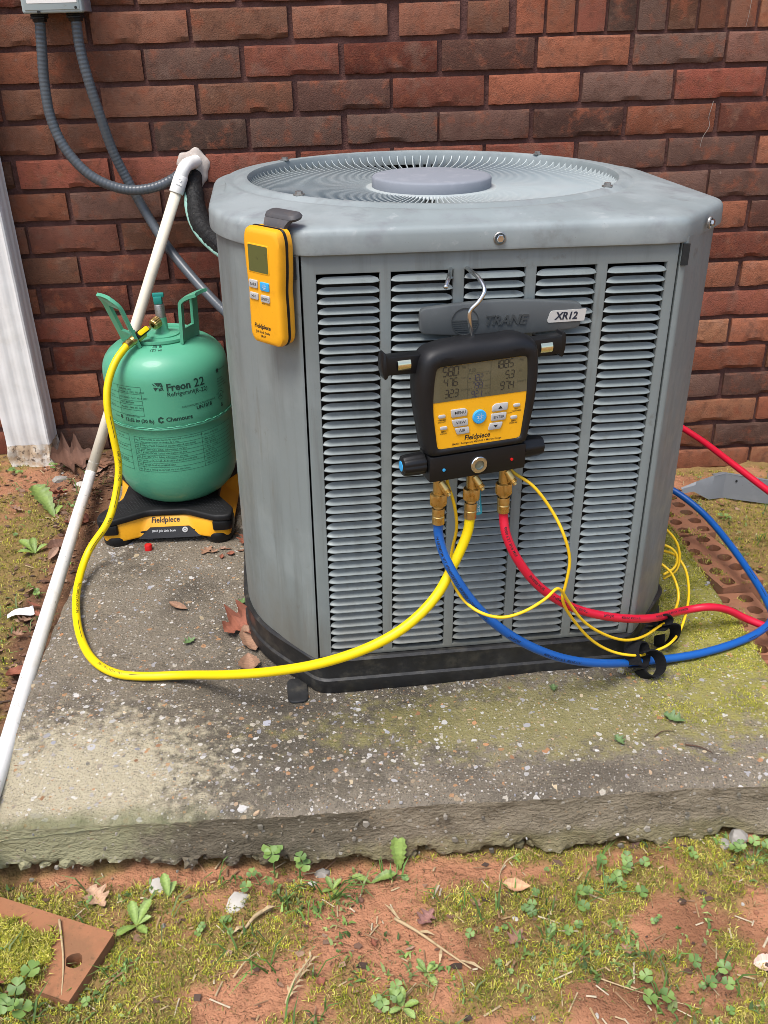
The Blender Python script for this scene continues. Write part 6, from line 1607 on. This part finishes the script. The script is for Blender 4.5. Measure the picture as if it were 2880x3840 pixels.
# tiny round leaves of creeping weeds
pts = []; cols = []; WC = [(.12, .20, .045), (.17, .25, .06), (.09, .15, .04), (.22, .27, .09)]
for _ in range(1500):
    r_ = rng.random()
    if r_ < .7: x, y = -.15+1.15*rng.random(), -1.60+.31*rng.random()
    elif r_ < .85: x, y = -.55+.38*rng.random(), -1.2+1.1*rng.random()
    else: x, y = 1.1+.35*rng.random(), -1.1+1.05*rng.random()
    if on_pad(x, y, .003) or fbm(x, y, 21.0, 10, 3) < .16: continue
    pts.append((x, y, ground_z(x, y)+.001)); cols.append(WC[int(rng.integers(0, 4))])
wd = obj('creeping_weed', blades('creeping_weed', pts, cols, .004, .009, .0034, 1.5, 3, .014), M['plant']); tag(wd, 'tiny green leaves of creeping weeds spread through the moss', 'weeds', kind='stuff')

# --- dry leaves
def leaf_outline(kind, n=28):
    P = []
    for i in range(n):
        t = i/(n-1)
        if kind == 'oak': w = .30*math.sin(math.pi*t**.85)*(1+.42*math.sin(t*math.pi*7.0))+.01
        elif kind == 'dandelion': w = .16*(.25+t**.8)*math.sin(math.pi*min(t*1.02, 1))**.5*(1+.45*abs((t*7) % 1-.2))+.008
        elif kind == 'wide': w = .36*math.sin(math.pi*t**.8)**.9+.004
        else: w = .20*math.sin(math.pi*t**.85)**.9+.004
        P.append((t, w if t < 1 else .002))
    return P
def leaf_mesh(kind, L, col, curl=.15, cup=.12, seed=0, wide=1.0, thick=.0005, vein=True):
    rnd = random.Random(seed); P = leaf_outline(kind); V = []; F = []; Cc = []
    for i, (t, w) in enumerate(P):
        j = rnd.uniform(.9, 1.1)
        for s in (-1, -.5, 0, .5, 1):
            x = (t-.5)*L; y = s*w*L*wide*j; z = L*(curl*(4*(t-.5)**2-.5)*.5+cup*(abs(s)**1.6)*w*2)+.03*L*nz(t*4+seed, s*2, seed, 1)
            V.append((x, y, z))
    for i in range(len(P)-1):
        for k in range(4):
            F.append((i*5+k, (i+1)*5+k, (i+1)*5+k+1, i*5+k+1)); m_ = (1.25 if k in (1, 2) else 1)*rnd.uniform(.85, 1.1); Cc.append(tuple(min(c*m_, .9) for c in col))
    mn = min(v[2] for v in V); V = [(x, y, z-mn+.0006) for x, y, z in V]
    me = mesh('leaf', V, F, True, Cc); return me
def put(name, me, m, x, y, rz, label, cat, group=None, tilt=(0, 0), dz=0.0):
    o = obj(name, me, m, None, (x, y, surf(x, y)+dz), (tilt[0], tilt[1], rz)); tag(o, label, cat, group); return o
BR1, BR2, BR3, TAN, RED_ = (.17, .085, .05), (.115, .058, .038), (.235, .135, .085), (.36, .22, .13), (.21, .075, .045)
put('dry_leaf', leaf_mesh('oak', .105, BR2, .25, .30, 1, 1.35), M['leaf'], -.283, -.085, .5, 'large brown oak leaf leaning against the wall beside the downspout', 'leaf', tilt=(.55, .15), dz=.012)
put('dry_leaf', leaf_mesh('oak', .060, BR1, .2, .25, 2, 1.2), M['leaf'], -.222, -.095, 2.2, 'crumpled brown leaf between the downspout leaf and the white pipe', 'leaf', tilt=(.3, -.2), dz=.008)
put('dry_leaf', leaf_mesh('oak', .075, RED_, .35, .35, 3, 1.1), M['leaf'], .190, -.868, .6, 'curled reddish leaf lodged against the left side of the condenser base', 'leaf', tilt=(.35, -.3), dz=.010)
put('dry_leaf', leaf_mesh('long', .060, BR3, .3, .3, 4, 1.2), M['leaf'], .203, -.915, -1.2, 'folded tan leaf below the curled reddish leaf at the condenser base', 'leaf', tilt=(.1, .2), dz=.003)
put('dry_leaf', leaf_mesh('wide', .046, BR3, .3, .25, 5), M['leaf'], .205, -.975, 1.7, 'small pinkish leaf touching the black base near the yellow hose', 'leaf', dz=.002)
put('dry_leaf', leaf_mesh('long', .042, BR3, .25, .3, 6, .9), M['leaf'], .073, -.803, -.6, 'small tan leaf with a stalk lying alone on the concrete pad', 'leaf')
put('dry_leaf', leaf_mesh('oak', .046, RED_, .2, .2, 7), M['leaf'], .172, -.580, 1.3, 'small red brown leaf between the scale and the condenser', 'leaf', dz=.002)
put('dry_leaf', leaf_mesh('oak', .034, BR3, .1, .1, 8, .8), M['leaf'], .100, -.612, 1.1, 'lobed pale leaf on the pad in front of the right scale foot', 'leaf')
put('dry_leaf', leaf_mesh('oak', .040, (.38, .24, .15), .2, .25, 9), M['leaf'], .037, -1.328, -.9, 'pale spotted leaf lying behind the loose orange brick', 'leaf', dz=.003)
put('dry_leaf', leaf_mesh('wide', .034, (.46, .27, .15), .3, .2, 10, .8), M['leaf'], .554, -1.345, -.2, 'orange tan leaf on the bare red soil below the pad', 'leaf', dz=.003)
put('dry_leaf', leaf_mesh('oak', .028, (.22, .11, .09), .3, .3, 11), M['leaf'], .437, -1.392, .8, 'small purple brown leaf on the soil at the centre of the foreground', 'leaf', dz=.002)
put('dry_leaf', leaf_mesh('oak', .026, (.24, .13, .09), .3, .3, 12), M['leaf'], .538, -1.425, .8, 'tiny curled brown leaf in the moss right of the straw stalk', 'leaf', dz=.002)
put('dry_leaf', leaf_mesh('wide', .055, RED_, .2, .2, 13), M['leaf'], -.050, -1.432, 1.2, 'red brown leaf cut by the frame under the loose orange brick', 'leaf', dz=.004)
put('dry_leaf', leaf_mesh('wide', .038, (.62, .42, .33), .2, .2, 14, .8), M['leaf'], .815, -1.478, 0, 'pale pink leaf on the soil at the lower right', 'leaf', dz=.003)
put('dry_leaf', leaf_mesh('oak', .030, (.30, .15, .08), .2, .3, 15), M['leaf'], .868, -1.295, .4, 'brown leaf among clover by the right end of the pad face', 'leaf', dz=.004)
rnd = random.Random(11); lm_ = [leaf_mesh(random.Random(s).choice(('oak', 'long', 'wide')), .045, random.Random(s+5).choice((BR1, BR2, BR3, RED_, (.26, .16, .11))), .3, .3, 20+s, random.Random(s+9).uniform(.7, 1.2)) for s in range(12)]
for k in range(50):
    if k < 32: y = -1.18+1.08*rnd.random(); x = -.175-.055*rnd.random()-.02*smooth01(-1, -.2, y); 
    elif k < 41: x = -.34+.16*rnd.random(); y = -.26+.18*rnd.random()
    else: x = -.55+.36*rnd.random(); y = -1.2+.9*rnd.random()
    o = put('dry_leaf', rnd.choice(lm_), M['leaf'], x, y, rnd.random()*6.28, 'brown dry leaf in the litter on the left side of the white pipe', 'leaf', 'leaf litter beside the white pipe', (rnd.uniform(-.5, .5), rnd.uniform(-.5, .5)), rnd.uniform(.002, .012)); s = rnd.uniform(.4, .95); o.scale = (s, s, s)
for k in range(16):
    x = PX0-.010+.03*rnd.random(); y = -.92+.65*rnd.random()
    o = put('dry_leaf', rnd.choice(lm_), M['leaf'], -.140+.012*rnd.random(), y, rnd.random()*6.28, 'brown leaf scrap wedged between the white pipe and the pad edge', 'leaf', 'leaf scraps along the pad edge', (rnd.uniform(-.4, .4), rnd.uniform(-.4, .4)), .030); s = rnd.uniform(.35, .7); o.scale = (s, s, s)
for k in range(7):
    x = .02+.17*rnd.random(); y = -.64+.04*rnd.random()
    o = put('dry_leaf', rnd.choice(lm_), M['leaf'], x, y, rnd.random()*6.28, 'tiny leaf scrap on the pad just in front of the scale', 'leaf', 'leaf scraps in front of the scale', (0, 0), .001); s = rnd.uniform(.18, .4); o.scale = (s, s, s)
for k in range(14):
    x = 1.10+.16*rnd.random(); y = -.85+.75*rnd.random()
    o = put('dry_leaf', rnd.choice(lm_), M['leaf'], x, y, rnd.random()*6.28, 'small dry leaf scrap on the mossy soil right of the cored bricks', 'leaf', 'leaf scraps on the right', (rnd.uniform(-.3, .3), rnd.uniform(-.3, .3)), .003); s = rnd.uniform(.25, .5); o.scale = (s, s, s)
for k in range(20):
    x = -.05+1.0*rnd.random(); y = -1.58+.28*rnd.random()
    o = put('dry_leaf', rnd.choice(lm_), M['leaf'], x, y, rnd.random()*6.28, 'tiny dry leaf scrap on the soil in front of the pad', 'leaf', 'leaf scraps in front of the pad', (rnd.uniform(-.3, .3), rnd.uniform(-.3, .3)), .002); s = rnd.uniform(.18, .38); o.scale = (s, s, s)
# green leaf scraps on the pad
for (x, y, s, lab) in ((.807, -1.154, .030, 'torn green leaf scrap on the pad at the right'), (.105, -.905, .022, 'small green leaf scrap on the pad left of the yellow hose arc'), (.72, -1.19, .020, 'dull green leaf scrap near the front edge of the pad'), (.18, -.80, .022, 'green blade scrap on the pad left of the condenser base'), (.655, -1.075, .016, 'bright green leaf bit at the foot of the black base')):
    put('green_leaf_scrap', leaf_mesh('oak', s, (.095, .15, .055), .3, .3, int(x*1000)), M['plant'], x, y, x*7, lab, 'leaf', dz=.001)

# --- green plants
def stem(mb, a, b, r=.0008, sag=.0):
    tube(mb, catmull([a, (Vector(a)+Vector(b))/2+Vector((0, 0, sag)), b], 3), r, 5)
def dandelion(x, y, leaves, label, s=1.0, up=.35):
    t = thing('dandelion_plant', label, 'plant', (x, y, surf(x, y)))
    for (az, L, lift) in leaves:
        me = leaf_mesh('dandelion', L*s, random.choice(((.17, .24, .055), (.21, .28, .085), (.14, .20, .05))), -.15, .25, int(az*100), 1.15)
        o = obj('leaf', me, M['plant'], t); o.rotation_euler = (0, -lift, az); d = Vector((math.cos(az)*math.cos(lift), math.sin(az)*math.cos(lift), math.sin(lift)))
        o.location = d*L*s*.5
    return t
dandelion(-.262, -.345, [(2.25, .085, .5), (1.2, .03, .4)], 'dandelion leaf standing by the white pipe on the left soil', 1.15)
dandelion(-.26, -.50, [(2.6, .06, .5), (1.9, .05, .6), (3.4, .045, .3), (.6, .04, .4)], 'small dandelion rosette on the moss at the far left', .75)
dandelion(.411, -1.300, [(1.55, .058, 1.15), (1.2, .03, .9)], 'bright dandelion leaf standing against the front face of the pad', .85)
dandelion(.092, -1.372, [(1.0, .06, .5), (1.9, .055, .6), (3.9, .05, .3), (-.8, .045, .3), (.2, .04, .5)], 'dandelion with torn leaves beside the loose orange brick', .55)
dandelion(.125, -1.335, [(1.9, .042, .6), (1.2, .03, .3)], 'dandelion leaf in front of the half buried white stone', .7)
dandelion(.374, -1.318, [(.15, .046, .25), (2.9, .035, .3)], 'flat dandelion sprout on the soil just below the pad', .75)
dandelion(.325, -1.325, [(.7, .030, .5), (2.1, .032, .7), (3.6, .026, .4), (5.2, .03, .4)], 'tiny leafy seedling left of the flat dandelion sprout', .6)
dandelion(.430, -1.462, [(a*1.05+random.uniform(-.4, .4), random.uniform(.018, .040), random.uniform(.15, .7)) for a in range(6)], 'pale green rosette at the bottom centre of the picture', .6)
dandelion(.400, -1.505, [(a*1.2+.3+random.uniform(-.4, .4), random.uniform(.018, .042), random.uniform(.15, .7)) for a in range(5)], 'light green rosette cut by the bottom edge', .6)
def clover(x, y, n, label, s=1.0, spread=.025, hmin=.012, hmax=.035, seed=0, group=None):
    rnd = random.Random(seed+int(x*999)); t = thing('clover_plant', label, 'plant', (x, y, surf(x, y)), group)
    for k in range(n):
        a = rnd.random()*6.28; d = spread*math.sqrt(rnd.random()); h_ = rnd.uniform(hmin, hmax); top = Vector((math.cos(a)*d, math.sin(a)*d, h_)); mb = MB()
        stem(mb, (0, 0, 0), top, .0006*s, .004); so = obj('stem', mb.me('s', True), M['plant'], t)
        if not so.data.color_attributes:
            ca_ = so.data.color_attributes.new('Col', 'FLOAT_COLOR', 'CORNER'); ca_.data.foreach_set('color', np.tile(np.array([.10, .19, .05, 1], np.float32), len(so.data.loops)))
        r = rnd.uniform(.0052, .0082)*s; a0 = rnd.random()*6.28; V = []; F = []; Cc = []; tl = Vector((rnd.uniform(-.3, .3), rnd.uniform(-.55, .05), 1)).normalized(); q = Vector((0, 0, 1)).rotation_difference(tl)
        for l in range(3):
            aa = a0+l*2.094; n0 = len(V); c = random.choice(((.12, .20, .045), (.16, .24, .060), (.095, .16, .045)))
            V.append(top); 
            for i in range(9):
                u = -.98+1.96*i/8; rr = r*(1.35-.25*abs(u)**2-.22*(1-min(abs(u)*4, 1))); ang = aa+u*.92
                V.append(top+q@Vector((math.cos(ang)*rr*.97, math.sin(ang)*rr*.97, .12*rr+.25*r*abs(u))))
            for i in range(8): F.append((n0, n0+1+i, n0+2+i)); Cc.append(c)
        obj('leaf', mesh('leaf', V, F, True, Cc), M['plant'], t)
    return t
clover(.252, -1.298, 2, 'tall three-leaf clover standing against the pad face', 1.35, .010, .035, .046, 1)
clover(.283, -1.300, 2, 'round clover pair right of the tall three-leaf clover', 1.25, .012, .022, .034, 2)
clover(.235, -1.318, 3, 'low clover leaves below the tall three-leaf clover', .85, .022, .008, .016, 3)
clover(-.022, -1.462, 6, 'clover clump in the lower left corner below the loose brick', 1.1, .030, .012, .030, 4)
clover(.560, -1.372, 4, 'dark clover tuft below the orange tan leaf', .75, .018, .006, .016, 5)
clover(.660, -1.365, 9, 'broad clover patch in the middle right of the foreground', .85, .048, .008, .022, 6)
clover(.705, -1.325, 4, 'pale round clover leaves near the pad face at right', .95, .020, .012, .026, 7)
clover(.862, -1.325, 6, 'clover clump by the right end of the pad face', .85, .028, .010, .028, 8)
clover(.735, -1.500, 4, 'clover clump near the bottom edge at right', 1.05, .026, .012, .028, 9)
clover(.680, -1.500, 3, 'three clover leaves at the bottom right of centre', 1.1, .018, .012, .024, 10)
clover(.375, -1.490, 4, 'clover at the bottom edge left of the rosettes', .95, .024, .010, .024, 11)
clover(.60, -1.415, 4, 'small clover sprouts in the moss right of the straw stalk', .6, .022, .005, .012, 12)
clover(-.395, -.115, 5, 'small clover at the foot of the downspout', .8, .026, .010, .026, 13)
clover(-.318, -.110, 4, 'small round weed leaves between the downspout and the oak leaf', .7, .018, .006, .016, 14)
rnd = random.Random(21)
for k in range(26):
    if k < 14: x, y = .02+.9*rnd.random(), -1.56+.25*rnd.random()
    elif k < 20: x, y = -.45+.24*rnd.random(), -1.1+.9*rnd.random()
    else: x, y = 1.11+.17*rnd.random(), -.9+.85*rnd.random()
    clover(x, y, rnd.randint(1, 3), 'tiny clover sprout scattered in the mossy soil', rnd.uniform(.4, .65), .012, .004, .010, 100+k, 'tiny clover sprouts')

# --- stones, stalks, paper
def stone_mesh(a, b, c, seed, flat=.0):
    bm = bmesh.new(); bmesh.ops.create_icosphere(bm, subdivisions=2, radius=1)
    for v_ in bm.verts:
        p = v_.co.normalized(); k = 1+.30*noise.noise(p*1.3+Vector((seed, 0, 0)))+.12*noise.noise(p*3+Vector((0, seed, 0))); v_.co = Vector((p.x*a*k, p.y*b*k, p.z*c*k))
    me = bpy.data.meshes.new('stone'); bm.to_mesh(me); bm.free(); autosmooth(me, 25); return me
def stone(x, y, a, b, c, rz, m, label, group=None, seed=1, dz=0): return put('stone', stone_mesh(a, b, c, seed), m, x, y, rz, label, 'stone', group, dz=dz)
stone(.108, -1.318, .012, .017, .007, .3, M['stone_white'], 'half buried white stone behind the dandelion leaf', seed=2)
stone(.210, -1.350, .013, .018, .006, -.5, M['stone_white'], 'flat white stone with a green fleck on the moss', seed=3)
stone(.856, -1.292, .013, .012, .014, .3, M['stone_grey'], 'grey concrete lump standing at the right end of the pad face', seed=4, dz=.004)
stone(.835, -1.297, .010, .008, .006, .9, M['stone_grey'], 'smaller grey lump beside the standing concrete lump', seed=5)
stone(.312, -1.290, .011, .008, .007, .2, M['stone_grey'], 'grey stone chip tucked under the pad edge behind clover', seed=6)
stone(.300, -1.312, .006, .005, .005, .2, M['stone_white'], 'small brown white pebble on the soil under the clover', seed=7)
stone(-.245, -.185, .014, .010, .007, .2, M['stone_white'], 'pale stone in the litter near the downspout foot', seed=8)
stone(-.300, -.150, .018, .012, .008, .4, M['stone_grey'], 'brown grey stone at the downspout foot', seed=9)
for k in range(26):
    x, y = (-.05+1.0*rnd.random(), -1.56+.26*rnd.random()) if k < 14 else (-.42+.24*rnd.random(), -.6+.5*rnd.random())
    stone(x, y, rnd.uniform(.002, .005), rnd.uniform(.002, .004), rnd.uniform(.0015, .003), rnd.random()*6, rnd.choice((M['stone_white'], M['stone_grey'], M['clay_brick'])), 'tiny pebble scattered on the soil around the pad', 'tiny pebbles', 30+k)
for k in range(44):
    x = PX0+.005+.62*rnd.random() if k < 32 else .5+.48*rnd.random()
    bm = bmesh.new(); bmesh.ops.create_icosphere(bm, subdivisions=1, radius=1)
    for v_ in bm.verts:
        p = v_.co.normalized(); q_ = 1+.45*noise.noise(p*1.6+Vector((k*3.1, 0, 0))); v_.co = Vector((p.x*rnd.uniform(.8, 1.2)*q_, p.y*q_, p.z*q_))
    me = bpy.data.meshes.new('broken_stone'); bm.to_mesh(me); bm.free()
    o = obj('broken_stone', me, M['concrete_side'], pad, (x, PY0+.004, -.060-.018*smooth01(-.1, .5, x)-.008*rnd.random()), (0, 0, rnd.random()*6)); s_ = rnd.uniform(.004, .011); o.scale = (s_*1.3, s_, s_*.9)
def stalk(pts, r, label, name='dry_stalk', m='straw', cat='stalk'):
    P = [Vector((x, y, surf(x, y)+z)) for x, y, z in pts]; t = thing(name, label, cat, P[0]); mb = MB(P[0]); tube(mb, catmull(P, 6), [r*(1-.6*i/(6*(len(P)-1))) for i in range(6*(len(P)-1)+1)], 7); obj('stem', mb.me('s', True), M[m], t); return t
t = stalk([(.400, -1.385, .003), (.425, -1.410, .006), (.455, -1.440, .004), (.480, -1.465, .003)], .0022, 'pale dry grass stalk lying in the middle of the foreground')
def sheath(t, P0, dirv, L, w_, m='straw'):
    d = Vector(dirv).normalized(); s = Vector((-d.y, d.x, 0))*w_; mb = MB(t.location); a = Vector(P0); mb.add([a-s*.5, a+s*.5, a+d*L*.5+s+Vector((0, 0, .004)), a+d*L*.5-s+Vector((0, 0, .004)), a+d*L], [(0, 1, 2, 3), (3, 2, 4)]); obj('sheath', mb.me('s'), M[m], t)
for p, d, L in (((.405, -1.390), (-.6, .8), .028), ((.425, -1.410), (.8, -.3), .022), ((.45, -1.436), (-.2, -.9), .022), ((.470, -1.455), (.9, -.6), .03)): sheath(t, (p[0], p[1], surf(*p)+.006), (d[0], d[1], .05), L, .002)
t = stalk([(.250, -1.362, .004), (.235, -1.378, .008), (.222, -1.392, .003), (.216, -1.402, .002)], .0028, 'short split dry stalk below the flat white stone')
for p, d, L in (((.240, -1.372), (.9, .3), .020), ((.222, -1.390), (-.7, -.6), .016)): sheath(t, (p[0], p[1], surf(*p)+.007), (d[0], d[1], .1), L, .0026)
t = stalk([(.275, -1.492, .003), (.283, -1.475, .012), (.295, -1.455, .015), (.303, -1.440, .010)], .0018, 'bleached feathery grass head at the bottom edge left of centre')
for k in range(14):
    u = k/13; p = (.277+.024*u, -1.488+.046*u); a_ = 1.1+random.uniform(.2, .8)*(1 if k % 2 else -1); sheath(t, (p[0], p[1], surf(*p)+.006), (math.cos(a_), math.sin(a_), .12), random.uniform(.008, .015), .0014)
stalk([(.215, -1.455, .003), (.230, -1.440, .012), (.243, -1.425, .006)], .0012, 'thin dry stem leaning in the moss left of the feathery grass head')
stalk([(.025, -1.400, .030), (.005, -1.372, .024), (.022, -1.425, .020), (.030, -1.470, .010)][1:], .0016, 'dry twig bent over the mossy end of the loose brick')
stalk([(.560, -1.300, .012), (.548, -1.306, .008), (.535, -1.330, .004), (.533, -1.352, .003)], .0010, 'thin runner stem arching from the pad face to the soil', m='straw')
stalk([(.62, -1.485, .003), (.66, -1.500, .006), (.72, -1.525, .003)], .0009, 'thin straw crossing the bare soil at the bottom right')
stalk([(.805, -1.205, .002), (.822, -1.212, .003), (.835, -1.222, .001)], .0012, 'short dark twig on the right of the pad top', m='sprig_dirt', cat='twig')
stalk([(.770, -1.185, .002), (.782, -1.178, .003), (.80, -1.176, .001)], .0010, 'dark curved twig on the pad below the black strap', m='sprig_dirt', cat='twig')
stalk([(1.115, -.075, .004), (1.15, -.070, .012), (1.185, -.055, .006)], .0026, 'pale stick on the soil at the wall base on the right', cat='stick')
pp = obj('paper_scrap', None); bpy.data.objects.remove(pp)
V = []; F = []
for i in range(7):
    for j in range(4):
        u, w_ = i/6, j/3; V.append(((u-.5)*.046, (w_-.5)*(.012+.022*u), .004+.004*math.sin(u*5)+.005*(w_-.5)**2*4*u))
F = [(i*4+j, (i+1)*4+j, (i+1)*4+j+1, i*4+j+1) for i in range(6) for j in range(3)]
put('paper_scrap', mesh('paper', V, F, True), M['paper'], -.232, -.705, .35, 'torn scrap of white paper on the soil at the far left', 'paper', dz=.004)
